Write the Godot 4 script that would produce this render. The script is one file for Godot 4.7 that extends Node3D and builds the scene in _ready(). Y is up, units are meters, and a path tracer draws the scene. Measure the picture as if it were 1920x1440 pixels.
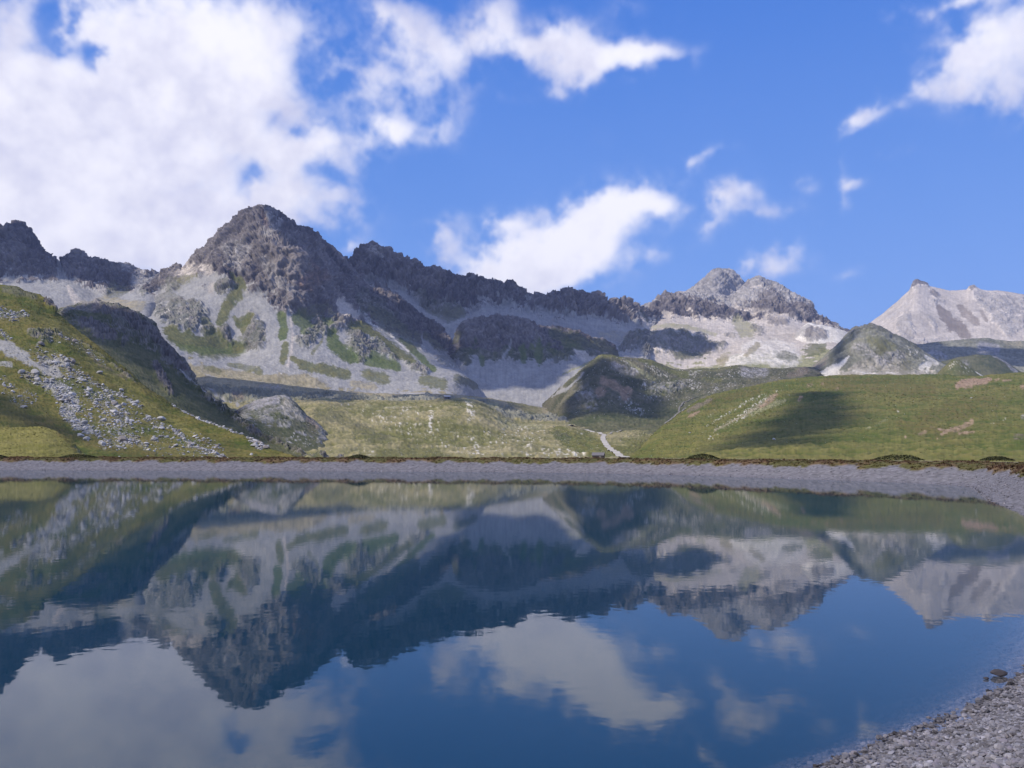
extends Node3D
# A mountain reservoir on a late summer day: a gravel-banked lake, green slopes, boulders, peaks and passing clouds.
# Metres, y up, the lake surface at y = 0, the camera 3.5 m above it looking along -z.

var taken := {}
var rng := RandomNumberGenerator.new()
var land := {}
var billow: FastNoiseLite
var noise_wide: FastNoiseLite
var noise_ridge: FastNoiseLite
var noise_mid: FastNoiseLite
var noise_joint: FastNoiseLite
var noise_block: FastNoiseLite
var noise_chip: FastNoiseLite
var noise_crag: FastNoiseLite
var noise_edge: FastNoiseLite
var noise_fine: FastNoiseLite
var noise_speck: FastNoiseLite

const LINEAR_SKY_TOP := Vector3(0.047, 0.17, 0.595)
const LINEAR_SKY_LOW := Vector3(0.29, 0.505, .96)

# base colours (linear): two tones that mix in the grain, then how rugged the surface is
const PALETTE := {
	"hillgrass": [Vector3(.066, .084, .021), Vector3(.165, .138, .044), .06],
	"fell": [Vector3(.07, .075, .042), Vector3(.16, .145, .098), .25],
	"valleygrass": [Vector3(.14, .138, .05), Vector3(.31, .265, .145), .14],
	"rock": [Vector3(.082, .073, .078), Vector3(.19, .168, .158), 1.0],
	"greyrock": [Vector3(.19, .18, .178), Vector3(.33, .305, .285), .8],
	"heathrock": [Vector3(.06, .07, .034), Vector3(.20, .182, .168), .75],
	"scree": [Vector3(.265, .257, .25), Vector3(.335, .322, .305), .1],
	"palescree": [Vector3(.40, .352, .305), Vector3(.555, .49, .425), .16],
	"tanscree": [Vector3(.25, .225, .175), Vector3(.40, .36, .30), .25],
	"limestone": [Vector3(.52, .48, .42), Vector3(.66, .61, .54), .2],
	"tan": [Vector3(.235, .205, .115), Vector3(.34, .29, .19), .15],
	"palegrass": [Vector3(.22, .22, .11), Vector3(.32, .295, .17), .12],
	"meadow": [Vector3(.085, .10, .034), Vector3(.16, .15, .062), .14],
	"meadowdeep": [Vector3(.085, .098, .03), Vector3(.125, .12, .04), .1],
	"grass": [Vector3(.085, .108, .027), Vector3(.175, .155, .052), .05],
	"grassyellow": [Vector3(.145, .138, .036), Vector3(.205, .182, .06), .05],
	"green": [Vector3(.085, .115, .038), Vector3(.12, .14, .05), .1],
	"heath": [Vector3(.06, .072, .034), Vector3(.125, .12, .066), .2],
	"moor": [Vector3(.125, .125, .09), Vector3(.235, .225, .175), .4],
	"brownmoor_and_shade": [Vector3(.092, .076, .028), Vector3(.135, .105, .04), .1],  # brown moor tone, also used to paint shade low on the left hillside
	"brown": [Vector3(.15, .118, .092), Vector3(.215, .172, .135), .15],
	"earth": [Vector3(.25, .17, .11), Vector3(.36, .255, .175), .1],
	"rust": [Vector3(.17, .105, .085), Vector3(.24, .15, .115), .8],
	"lilac": [Vector3(.215, .205, .215), Vector3(.31, .292, .30), .2],
	"heathscree": [Vector3(.06, .068, .034), Vector3(.27, .255, .25), .45],
	"limestonespeck": [Vector3(.50, .46, .39), Vector3(.68, .63, .55), .2],
	"screespeck": [Vector3(.30, .288, .28), Vector3(.50, .475, .455), .3],
}

# the lake's edge at the water line (x, z), running from behind the camera along the right bank, the far bank and back
const SHORE := [Vector2(-150, 42), Vector2(-60, 26), Vector2(-20, 7), Vector2(-8, -.6), Vector2(-2.2, -5), Vector2(3.4, -9.45), Vector2(8.6, -14.05), Vector2(16.3, -25.1), Vector2(25.9, -41.8), Vector2(33, -57.5), Vector2(39.5, -70.5), Vector2(43.6, -79.5), Vector2(44.6, -85.5), Vector2(42.5, -91.5), Vector2(36, -101), Vector2(24.3, -118), Vector2(12, -128), Vector2(0, -133), Vector2(-28, -138.5), Vector2(-60, -143), Vector2(-92, -147), Vector2(-130, -150), Vector2(-160, -146), Vector2(-185, -120), Vector2(-195, -60), Vector2(-185, 10)]


func _ready() -> void:
	rng.seed = 20
	# ---- camera, sky, sun, exposure
	var camera := Camera3D.new()
	camera.name = "camera"
	camera.position = Vector3(0, 3.5, 0)
	camera.rotation_degrees = Vector3(4.56, 0, 0)
	camera.fov = 49.77
	camera.near = 0.1
	camera.far = 30000
	add_child(camera)
	make_noises()
	var around := WorldEnvironment.new()
	around.name = "world_environment"
	var e := Environment.new()
	e.background_mode = Environment.BG_SKY
	var panorama := PanoramaSkyMaterial.new()
	panorama.panorama = sky_picture()
	e.sky = Sky.new()
	e.sky.sky_material = panorama
	e.background_energy_multiplier = 1.0
	e.tonemap_mode = Environment.TONE_MAPPER_LINEAR
	e.tonemap_exposure = 1.22
	e.volumetric_fog_enabled = true
	e.volumetric_fog_density = 0.0
	e.fog_enabled = true
	e.fog_density = 0.00006
	e.fog_light_color = Color(.74, .80, .98)
	e.sdfgi_enabled = true
	e.ssao_enabled = true
	e.ssil_enabled = true
	around.environment = e
	add_child(around)
	var sun := DirectionalLight3D.new()
	sun.name = "sun"
	sun.light_color = Color(1.0, 0.965, 0.90)
	sun.light_energy = 1.15
	sun.light_angular_distance = 0.55
	sun.shadow_enabled = true
	sun.directional_shadow_max_distance = 6000
	sun.look_at_from_position(Vector3(-.64, .68, .35) * 1000.0, Vector3.ZERO)
	add_child(sun)
	# ---- large structure
	build_mountains()
	build_plain()
	build_shore()
	build_water()
	build_clouds()
	# ---- objects
	build_paths()
	build_boulders()
	build_scattered_rocks()
	build_tussocks()
	build_gravel()
	build_bank_plants()
	build_huts()


# ------------------------------------------------------------------ helpers
func tag(o: Node, label: String, category: String, group := "", kind := "") -> void:
	o.set_meta("label", label)
	o.set_meta("category", category)
	if group: o.set_meta("group", group)
	if kind: o.set_meta("kind", kind)


func numbered(called: String) -> String:
	taken[called] = taken.get(called, -1) + 1
	return called if taken[called] == 0 else "%s_%03d" % [called, taken[called]]


func show_mesh(called: String, mesh: Mesh, material: Material, parent: Node = self) -> MeshInstance3D:
	var o := MeshInstance3D.new()
	o.name = numbered(called) if parent == self else called
	o.mesh = mesh
	o.material_override = material
	parent.add_child(o, true)
	return o


func plain_noise(seed_value: int, wavelength: float, octaves: int, kind := FastNoiseLite.FRACTAL_FBM) -> FastNoiseLite:
	var n := FastNoiseLite.new()
	n.seed = seed_value
	n.noise_type = FastNoiseLite.TYPE_SIMPLEX_SMOOTH
	n.frequency = 1.0 / wavelength
	n.fractal_type = kind if octaves > 1 else FastNoiseLite.FRACTAL_NONE
	n.fractal_octaves = octaves
	n.fractal_gain = .55
	return n


func make_noises() -> void:
	noise_wide = plain_noise(3, 190, 3)
	noise_ridge = plain_noise(11, 100, 5, FastNoiseLite.FRACTAL_RIDGED)
	noise_ridge.domain_warp_enabled = true
	noise_ridge.domain_warp_amplitude = 22
	noise_ridge.domain_warp_frequency = .02
	noise_mid = plain_noise(23, 38, 4)
	noise_joint = plain_noise(37, 13, 3, FastNoiseLite.FRACTAL_RIDGED)
	noise_block = plain_noise(41, 26, 1)
	noise_block.noise_type = FastNoiseLite.TYPE_CELLULAR
	noise_block.cellular_return_type = FastNoiseLite.RETURN_CELL_VALUE
	noise_chip = plain_noise(43, 11, 1)
	noise_chip.noise_type = FastNoiseLite.TYPE_CELLULAR
	noise_chip.cellular_return_type = FastNoiseLite.RETURN_CELL_VALUE
	noise_crag = plain_noise(29, 34, 4, FastNoiseLite.FRACTAL_RIDGED)
	noise_edge = plain_noise(31, 30, 4)
	noise_fine = plain_noise(47, 9, 2)
	noise_speck = plain_noise(59, 5, 2)


func ground_material(called: String, grain: float) -> StandardMaterial3D:
	var m := StandardMaterial3D.new()
	m.resource_name = called
	m.vertex_color_use_as_albedo = true
	m.roughness = 0.95
	m.metallic_specular = 0.2
	return m


# ------------------------------------------------------------------ sky
func bank_density(banks: Array, az: float, el: float) -> Vector2:
	var d := 0.0
	var gap := 0.0
	var shade := 0.0
	var total := 0.0
	for b in banks:
		var dx: float = az - b[0]
		var dy: float = el - b[1]
		if absf(dx) > b[2] * 1.8 or absf(dy) > b[3] * 1.8:
			if absf(dx) > 1.8 * maxf(b[2], b[3]) or absf(dy) > 1.8 * maxf(b[2], b[3]):
				continue
		var c: float = b[7]
		var s: float = b[8]
		var rx: float = (dx * c + dy * s) / b[2]
		var ry: float = (-dx * s + dy * c) / b[3]
		var q: float = rx * rx + ry * ry
		if q > 3.2:
			continue
		var v: float = b[4] * exp(-q * 1.15)
		if v < 0.0:
			gap += v
			continue
		d = d + v - d * v * .55
		shade += v * b[6]
		total += v
	return Vector2(maxf(d, 0.0) + gap, shade / total if total > 0.0 else .4)


func sky_colour(az: float, el: float, banks: Array, puff: FastNoiseLite, wisp: FastNoiseLite, large: FastNoiseLite, detailed: bool) -> Vector3:
	var up := clampf(sin(deg_to_rad(maxf(el, 0.0))), 0.0, 1.0)
	var blue := LINEAR_SKY_LOW.lerp(LINEAR_SKY_TOP, pow(clampf(up / .52, 0, 1), .62))
	if el < 0.0:
		return Vector3(.22, .23, .2)
	var a := deg_to_rad(az)
	var l := deg_to_rad(el)
	var dir := Vector3(sin(a) * cos(l), sin(l), -cos(a) * cos(l))
	var p := dir * 100.0
	var n := puff.get_noise_3dv(p)
	var w := wisp.get_noise_3dv(p + Vector3(40, 0, 0))
	var inside := clampf((40.0 - absf(az)) / 7.0, 0, 1) * clampf((37.0 - el) / 5.0, 0, 1)
	var d := Vector2(0, .4)
	if inside > 0.0:
		# the clouds' edges billow: look the banks up a little aside
		var wx := az + 1.1 * large.get_noise_3dv(p * 4.0) + .8 * w
		var wy := el + .8 * large.get_noise_3dv(p * 4.0 + Vector3(0, 77, 0)) + .6 * n
		d = bank_density(banks, wx, wy)
	if inside < 1.0:
		var open := .56 + 1.1 * large.get_noise_3dv(p * 1.1)
		d = Vector2(lerpf(open, d.x, inside), lerpf(.45, d.y, inside))
	var puffs := -billow.get_noise_3dv(p)
	var ragged := (.50 * n + .62 * w + .34 * puffs) * clampf(d.x * 2.2, .2, 1.0) * (1.0 - .8 * smoothstep(.65, 1.5, d.x))
	var cover := d.x * 1.0 + ragged
	var alpha := smoothstep(.0, 1.2, cover) * lerpf(.62, .98, smoothstep(.45, 1.05, d.x))
	# thick parts are greyer below, the lit billows white
	var body := clampf(.68 * d.y + .30 * n + .28 * large.get_noise_3dv(p * 2.2) + .14 * w - .14 * puffs + .03, 0, 1)
	var cloud := Vector3(.88, .87, .95).lerp(Vector3(.54, .55, .73), smoothstep(.05, .85, body))
	return blue.lerp(cloud, alpha)


func sky_picture() -> ImageTexture:
	var banks := cloud_banks()
	for b in banks:
		b.append(cos(deg_to_rad(b[5])))
		b.append(sin(deg_to_rad(b[5])))
	var puff := plain_noise(101, 9.0, 6)
	var wisp := plain_noise(107, 3.2, 5)
	var large := plain_noise(113, 60.0, 4)
	billow = plain_noise(127, 7.0, 5, FastNoiseLite.FRACTAL_RIDGED)
	var wide := 1024
	var high := 512
	var data := PackedFloat32Array()
	data.resize(wide * high * 3)
	for y in high:
		var el := 90.0 - (y + .5) * 180.0 / high
		for x in wide:
			# a panorama starts at -z and runs to the right
			var az := fposmod((x + .5) * 360.0 / wide + 180.0, 360.0) - 180.0
			var c := sky_colour(az, el, banks, puff, wisp, large, false) if el > -1.0 else Vector3(.22, .23, .2)
			var k := (y * wide + x) * 3
			data[k] = c.x
			data[k + 1] = c.y
			data[k + 2] = c.z
	var im := Image.create_from_data(wide, high, false, Image.FORMAT_RGBF, data.to_byte_array())
	im.resize(4096, 2048, Image.INTERPOLATE_CUBIC)
	# the part towards the mountains, in full detail
	var from_y := 1024 - 450
	var part_w := 940
	var part_h := 456
	var fine := PackedFloat32Array()
	fine.resize(part_w * part_h * 3)
	for y in part_h:
		var el := 90.0 - (from_y + y + .5) * 180.0 / 2048
		for x in part_w:
			var az := (x - part_w / 2 + .5) * 360.0 / 4096
			var c := sky_colour(az, el, banks, puff, wisp, large, true)
			var k := (y * part_w + x) * 3
			fine[k] = c.x
			fine[k + 1] = c.y
			fine[k + 2] = c.z
	var part := Image.create_from_data(part_w, part_h, false, Image.FORMAT_RGBF, fine.to_byte_array())
	im.blit_rect(part, Rect2i(part_w / 2, 0, part_w / 2, part_h), Vector2i(0, from_y))
	im.blit_rect(part, Rect2i(0, 0, part_w / 2, part_h), Vector2i(4096 - part_w / 2, from_y))
	return ImageTexture.create_from_image(im)


func cloud_banks() -> Array:
	return [
		[-29.73, 20.31, 7.46, 6.54, 1.00, 0, 0.40],
		[-23.76, 23.77, 9.60, 5.12, 1.00, 0, 0.35],
		[-18.84, 26.32, 6.18, 3.32, 1.00, 0, 0.20],
		[-25.07, 16.37, 9.91, 5.45, 1.00, 0, 0.55],
		[-29.40, 12.32, 6.27, 3.79, 0.90, 0, 0.40],
		[-17.64, 20.49, 5.51, 4.23, 0.90, 0, 0.50],
		[-13.40, 20.21, 3.23, 1.83, 0.80, 0, 0.30],
		[-15.45, 16.34, 4.20, 2.39, 0.70, 0, 0.40],
		[-11.52, 15.90, 3.25, 1.56, 0.40, 0, 0.40],
		[-32.34, 15.93, 5.40, 7.80, 0.90, 0, 0.45],
		[-22.74, 12.68, 5.11, 2.34, 0.90, 0, 0.10],
		[-17.85, 15.47, 2.73, 2.03, 0.70, 0, 0.20],
		[-29.62, 24.29, 1.30, 1.56, -1.00, 0, 0.00],
		[-27.48, 23.12, 0.84, 0.71, -0.80, 0, 0.00],
		[-31.00, 22.99, 1.12, 0.57, -0.30, 0, 0.00],
		[-15.56, 21.18, 1.94, 0.78, -0.55, 0, 0.00],
		[-13.86, 25.04, 1.44, 1.26, -0.40, 0, 0.00],
		[-17.57, 17.85, 1.37, 0.83, -0.25, 0, 0.00],
		[-13.36, 18.19, 1.43, 0.68, -0.45, 0, 0.00],
		[-18.24, 17.29, 0.85, 1.00, -0.30, 0, 0.00],
		[-29.99, 12.88, 0.70, 0.63, -0.25, 0, 0.00],
		[-8.58, 28.41, 2.25, 1.37, 0.85, -20, 0.50],
		[-6.11, 27.15, 2.84, 1.88, 0.75, -50, 0.60],
		[-7.59, 25.18, 2.63, 1.92, 0.65, 0, 0.50],
		[-9.82, 24.41, 2.22, 1.61, 0.55, 0, 0.50],
		[-4.20, 25.64, 2.28, 2.24, 0.45, -50, 0.60],
		[-8.00, 21.62, 1.79, 1.27, 1.00, 0, 0.10],
		[-9.76, 20.62, 1.47, 1.01, 0.50, 30, 0.20],
		[-4.62, 21.95, 1.70, 1.41, 0.65, 30, 0.30],
		[-2.68, 27.26, 2.10, 1.88, 0.80, 40, 0.50],
		[-0.38, 28.22, 1.73, 1.86, 0.85, 0, 0.50],
		[1.53, 26.96, 2.68, 1.10, 0.80, 0, 0.40],
		[4.40, 27.22, 2.29, 1.41, 0.90, 0, 0.30],
		[6.10, 26.05, 4.54, 1.21, 1.00, -3, 0.30],
		[9.10, 25.73, 3.35, 0.89, 0.90, 0, 0.35],
		[4.57, 24.66, 2.27, 0.81, 0.70, 15, 0.30],
		[11.15, 26.06, 1.84, 0.56, 0.60, 0, 0.50],
		[8.58, 28.87, 1.69, 0.76, 0.30, 0, 0.50],
		[-3.42, 23.38, 1.14, 0.66, 0.20, 0, 0.50],
		[-0.57, 23.74, 1.14, 0.49, 0.20, 0, 0.50],
		[4.88, 15.09, 4.48, 2.20, 1.10, 25, 0.00],
		[8.60, 16.56, 3.13, 1.33, 1.10, 12, 0.05],
		[1.50, 12.62, 3.74, 2.17, 1.10, 20, 0.15],
		[-0.38, 14.79, 2.07, 1.25, 0.85, 20, 0.10],
		[3.74, 12.06, 3.91, 1.63, 1.00, 5, 0.25],
		[6.35, 13.63, 2.96, 1.79, 1.00, 20, 0.20],
		[-1.50, 11.90, 3.37, 1.82, 0.80, 10, 0.30],
		[-4.49, 13.67, 1.57, 2.15, 0.75, 0, 0.45],
		[-4.69, 14.74, 0.93, 1.25, 0.40, 0, 0.40],
		[10.72, 16.36, 1.38, 0.90, 0.70, 0, 0.25],
		[9.84, 13.52, 1.09, 0.53, 0.50, 15, 0.30],
		[-3.31, 15.65, 0.82, 0.64, 0.30, 0, 0.50],
		[12.60, 16.29, 0.65, 0.35, 0.28, 0, 0.50],
		[29.12, 26.17, 3.23, 0.50, 0.80, 0, 0.50],
		[31.90, 24.07, 3.04, 2.37, 1.10, 0, 0.35],
		[29.40, 22.74, 2.32, 1.31, 1.00, 30, 0.35],
		[27.58, 21.90, 1.35, 0.66, 0.55, 30, 0.40],
		[31.77, 21.38, 2.48, 1.87, 0.80, 0, 0.60],
		[32.38, 19.65, 1.63, 1.16, 0.50, 0, 0.70],
		[30.06, 21.14, 1.71, 0.88, 0.50, 0, 0.60],
		[26.81, 21.59, 1.21, 0.42, 0.20, 35, 0.50],
		[24.28, 20.55, 1.42, 0.68, 0.84, 25, 0.40],
		[23.40, 20.17, 0.83, 0.69, 0.67, 0, 0.40],
		[25.55, 20.88, 0.62, 0.46, 0.45, 0, 0.40],
		[24.32, 21.54, 0.25, 0.62, 0.30, 0, 0.40],
		[12.94, 19.04, 1.22, 0.74, 0.73, 10, 0.40],
		[14.46, 19.63, 1.60, 0.40, 0.50, -5, 0.50],
		[15.18, 16.87, 1.19, 1.09, 0.84, 0, 0.35],
		[14.36, 15.21, 1.41, 0.97, 0.73, 30, 0.35],
		[17.00, 15.71, 1.89, 0.75, 0.56, -10, 0.50],
		[16.16, 16.96, 0.87, 0.68, 0.50, 0, 0.40],
		[19.93, 17.12, 0.93, 0.60, 0.56, 0, 0.45],
		[19.21, 15.69, 1.68, 0.67, 0.28, 0, 0.50],
		[22.98, 17.18, 0.90, 0.42, 0.78, 0, 0.35],
		[22.59, 16.01, 0.45, 0.98, 0.45, 0, 0.50],
		[22.60, 18.29, 0.39, 0.80, 0.28, 0, 0.50],
		[25.70, 18.42, 0.74, 0.38, 0.45, 0, 0.40],
		[20.85, 14.53, 0.66, 0.40, 0.22, 0, 0.50],
		[18.10, 12.02, 2.37, 1.03, 0.84, 8, 0.30],
		[19.13, 12.81, 0.74, 0.89, 0.50, 0, 0.30],
		[16.39, 12.13, 1.38, 0.63, 0.45, 0, 0.30],
		[23.17, 11.24, 1.52, 0.54, 0.34, 0, 0.30],
		[-10.03, 13.51, 1.46, 0.78, 0.30, 0, 0.30],
		[-11.12, 13.64, 0.90, 0.64, 0.55, 0, 0.30]
	]


# ------------------------------------------------------------------ landforms
func line_points(line: Array, columns: int) -> PackedVector3Array:
	var out := PackedVector3Array()
	out.resize(columns)
	var k := 0
	var last := line.size() / 4 - 1
	for i in columns:
		var u := float(i) / (columns - 1)
		while k < last - 1 and line[(k + 1) * 4] < u:
			k += 1
		var a: float = line[k * 4]
		var b: float = line[k * 4 + 4]
		var t := clampf((u - a) / maxf(b - a, 1e-6), 0, 1)
		out[i] = Vector3(line[k * 4 + 1], line[k * 4 + 2], line[k * 4 + 3]).lerp(Vector3(line[k * 4 + 5], line[k * 4 + 6], line[k * 4 + 7]), t)
	return out


func softened(line: PackedVector3Array, reach: int) -> PackedVector3Array:
	var out := PackedVector3Array()
	var n := line.size()
	out.resize(n)
	for i in n:
		var r := mini(reach, mini(i, n - 1 - i))
		var sum := Vector3.ZERO
		for q in range(i - r, i + r + 1):
			sum += line[q]
		out[i] = sum / (2 * r + 1)
	return out


func grid_normals(pos: PackedVector3Array, nx: int, ny: int) -> PackedVector3Array:
	var out := PackedVector3Array()
	out.resize(nx * ny)
	for j in ny:
		var lo := maxi(j - 1, 0) * nx
		var hi := mini(j + 1, ny - 1) * nx
		for i in nx:
			var du := pos[j * nx + mini(i + 1, nx - 1)] - pos[j * nx + maxi(i - 1, 0)]
			var dv := pos[hi + i] - pos[lo + i]
			out[j * nx + i] = du.cross(dv).normalized()
	return out


func grid_mesh(pos: PackedVector3Array, colours: PackedColorArray, nx: int, ny: int) -> ArrayMesh:
	var index := PackedInt32Array()
	index.resize((nx - 1) * (ny - 1) * 6)
	var k := 0
	for j in ny - 1:
		for i in nx - 1:
			var a := j * nx + i
			index[k] = a
			index[k + 1] = a + nx
			index[k + 2] = a + 1
			index[k + 3] = a + 1
			index[k + 4] = a + nx
			index[k + 5] = a + nx + 1
			k += 6
	var arrays := []
	arrays.resize(Mesh.ARRAY_MAX)
	arrays[Mesh.ARRAY_VERTEX] = pos
	arrays[Mesh.ARRAY_NORMAL] = grid_normals(pos, nx, ny)
	arrays[Mesh.ARRAY_COLOR] = colours
	arrays[Mesh.ARRAY_INDEX] = index
	var mesh := ArrayMesh.new()
	mesh.add_surface_from_arrays(Mesh.PRIMITIVE_TRIANGLES, arrays)
	return mesh


func build_mountains() -> void:
	var material := ground_material("mountain ground", 1.0)
	for form in landforms():
		var made := shape_landform(form)
		var o := show_mesh(form.name, made.mesh, material)
		tag(o, form.label, form.category, "", "structure")
		land[form.label] = made


func shape_landform(form: Dictionary) -> Dictionary:
	var nx: int = form.columns
	var lines := []
	for line in form.lines:
		lines.append(line_points(line, nx))
	var intervals := lines.size() - 1
	for k in intervals:
		lines[k] = softened(softened(lines[k], 6), 5)
	var crest: PackedVector3Array = lines[intervals]
	var soft_crest := softened(softened(crest, 5), 4)
	lines[intervals] = soft_crest
	var row_w := PackedFloat32Array()
	for k in intervals:
		for r in form.rows[k]:
			row_w.append(k + float(r) / form.rows[k])
	row_w.append(intervals)
	var front := row_w.size()
	var back := 6
	var ny := front + back
	var pos := PackedVector3Array()
	pos.resize(nx * ny)
	for j in front:
		var w := row_w[j]
		var k := mini(int(w), intervals - 1)
		var t := w - k
		var p0: PackedVector3Array = lines[maxi(k - 1, 0)]
		var p1: PackedVector3Array = lines[k]
		var p2: PackedVector3Array = lines[k + 1]
		var p3: PackedVector3Array = lines[mini(k + 2, intervals)]
		for i in nx:
			if form.smooth:
				pos[j * nx + i] = p1[i].cubic_interpolate(p2[i], p0[i], p3[i], t) * .6 + p1[i].lerp(p2[i], t) * .4
			else:
				pos[j * nx + i] = p1[i].lerp(p2[i], t)
			if k == intervals - 1:
				pos[j * nx + i] += (crest[i] - soft_crest[i]) * pow(t, 3.5)
	for j in back:
		var t := float(j + 1) / back
		for i in nx:
			var c := crest[i]
			var away := Vector3(c.x, 0, c.z).normalized()
			pos[(front + j) * nx + i] = c + away * (maxf(c.y, 12.0) * 1.3 * t) - Vector3(0, maxf(c.y + 4.0, 6.0) * (t * .85), 0)
	var normals := grid_normals(pos, nx, ny)
	var count := nx * ny
	var scale: float = form.scale
	var edge := PackedFloat32Array()
	var fine := PackedFloat32Array()
	var speck := PackedFloat32Array()
	var mid := PackedFloat32Array()
	var ridge := PackedFloat32Array()
	var crag := PackedFloat32Array()
	crag.resize(count)
	var run := PackedFloat32Array()
	run.resize(count)
	edge.resize(count)
	fine.resize(count)
	speck.resize(count)
	mid.resize(count)
	ridge.resize(count)
	var red := PackedFloat32Array()
	var green := PackedFloat32Array()
	var blue := PackedFloat32Array()
	var rugged := PackedFloat32Array()
	red.resize(count)
	green.resize(count)
	blue.resize(count)
	rugged.resize(count)
	var bands := []
	for b in form.bands:
		bands.append(PALETTE[b])
	for j in ny:
		var w := row_w[mini(j, front - 1)]
		for i in nx:
			var k := j * nx + i
			var q := pos[k] / scale
			edge[k] = noise_edge.get_noise_3dv(q)
			fine[k] = noise_fine.get_noise_3dv(q)
			speck[k] = noise_speck.get_noise_3dv(q)
			mid[k] = noise_mid.get_noise_3d(q.x, q.y * .45, q.z)
			ridge[k] = noise_ridge.get_noise_3d(q.x, q.y * .38, q.z)
			crag[k] = noise_crag.get_noise_3d(q.x + 8.0 * fine[k], q.y * .32 + .35 * q.x, q.z)
			run[k] = noise_mid.get_noise_2d(i * 1.5, j * .38)
			var e := edge[k] + .35 * run[k]
			var at_band := clampf(w + e * .5, 0, intervals - .001)
			var band: Array = bands[int(at_band)]
			var t := clampf(.48 + .6 * mid[k] + .6 * fine[k] + .75 * noise_wide.get_noise_3dv(q), 0, 1)
			var c: Vector3 = band[0].lerp(band[1], t)
			red[k] = c.x
			green[k] = c.y
			blue[k] = c.z
			rugged[k] = band[2]
	var spots := []
	for patch in form.patches:
		var strewn: bool = patch[0] == "BOULDERS"
		var tone: Array = PALETTE["screespeck" if strewn else patch[0]]
		var specks: bool = patch[0].ends_with("speck")
		var strength: float = patch[1]
		var pts: Array = patch[2]
		var n := pts.size() / 4
		var lo_u := 9.0
		var hi_u := -9.0
		var lo_w := 99.0
		var hi_w := -9.0
		for a in n:
			lo_u = minf(lo_u, pts[a * 4] - pts[a * 4 + 2] * 1.6)
			hi_u = maxf(hi_u, pts[a * 4] + pts[a * 4 + 2] * 1.6)
			lo_w = minf(lo_w, pts[a * 4 + 1] - pts[a * 4 + 3] * 1.6)
			hi_w = maxf(hi_w, pts[a * 4 + 1] + pts[a * 4 + 3] * 1.6)
		var i0 := clampi(int(lo_u * (nx - 1)), 0, nx - 1)
		var i1 := clampi(int(hi_u * (nx - 1)) + 1, 0, nx - 1)
		for j in front:
			var w := row_w[j]
			if w < lo_w or w > hi_w:
				continue
			for i in range(i0, i1 + 1):
				var u := float(i) / (nx - 1)
				var best := 9.0
				for a in maxi(n - 1, 1):
					var b := mini(a + 1, n - 1)
					var ru: float = .5 * (pts[a * 4 + 2] + pts[b * 4 + 2])
					var rw: float = .5 * (pts[a * 4 + 3] + pts[b * 4 + 3])
					var px: float = (u - pts[a * 4]) / ru
					var py: float = (w - pts[a * 4 + 1]) / rw
					var dx: float = (pts[b * 4] - pts[a * 4]) / ru
					var dy: float = (pts[b * 4 + 1] - pts[a * 4 + 1]) / rw
					var t := clampf((px * dx + py * dy) / maxf(dx * dx + dy * dy, 1e-9), 0, 1)
					var ex := (px - dx * t) * ru / lerpf(pts[a * 4 + 2], pts[b * 4 + 2], t)
					var ey := (py - dy * t) * rw / lerpf(pts[a * 4 + 3], pts[b * 4 + 3], t)
					best = minf(best, ex * ex + ey * ey)
				if best > 2.3:
					continue
				var k := j * nx + i
				var reach := sqrt(best) + .42 * edge[k] + .36 * fine[k] + .2 * speck[k] + .5 * run[k]
				var m := clampf((1.12 - reach) / .34, 0, 1)
				if m <= 0.0:
					continue
				if strewn:
					spots.append(Vector2(k, m * strength))
					m *= .35 * strength
					m = m if speck[k] > .05 else 0.0
				elif specks:
					m *= clampf((speck[k] * 1.0 + .6 * fine[k] + .5 * mid[k] - .85 + strength * .75) / .3, 0, 1) * .8
				else:
					m *= strength
					m = clampf(m + (mid[k] * .6 + fine[k] * .7 + speck[k] * .4) * (1.0 - absf(2.0 * m - 1.0)) - .14 * maxf(speck[k] + fine[k] * .7, 0.0), 0, 1)
				var t2 := clampf(.5 + .75 * mid[k] + .75 * fine[k], 0, 1)
				var c: Vector3 = tone[0].lerp(tone[1], t2)
				red[k] += (c.x - red[k]) * m
				green[k] += (c.y - green[k]) * m
				blue[k] += (c.z - blue[k]) * m
				rugged[k] += (tone[2] - rugged[k]) * m
	rugged = spread(rugged, nx, ny, 3)
	var colours := PackedColorArray()
	colours.resize(count)
	var amp: float = minf(form.amp, 1.5) * scale
	var roll: float = form.amp * scale
	for k in count:
		var r := rugged[k]
		var row := k / nx
		# the crest keeps its surveyed outline
		var calm := lerpf(.35, 1.0, clampf(absf(front - 1 - row) / 9.0, 0, 1))
		var q := pos[k] / scale
		var joint := noise_joint.get_noise_3d(q.x + 5.0 * mid[k], q.y * .4 - .2 * q.x, q.z) if r > .3 else 0.0
		var ledge := noise_crag.get_noise_3d(q.x * .4 + q.y * .5, q.y * 1.7 - q.x * .55, q.z * .4) if r > .3 else 0.0
		var block := 0.0
		var chip := 0.0
		if r > .3:
			block = noise_block.get_noise_3d(q.x + 6.0 * mid[k], q.y * .5 + .3 * q.x, q.z)
			chip = noise_chip.get_noise_3d(q.x - .3 * q.y + 2.0 * fine[k], q.y * .55, q.z)
		var streak := noise_fine.get_noise_2d((k % nx) * 2.6, row * .35)
		var grain := 1.0 + .42 * speck[k] * (.25 + r) + .18 * edge[k] + .14 * joint + .14 * ledge + .10 * r * block + .10 * r * chip + .22 * r * fine[k] + .16 * streak * (1.0 - r)
		colours[k] = Color(red[k] * grain, green[k] * grain, blue[k] * grain)
		var craggy := r if r > .3 else r * r * 3.3
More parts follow.
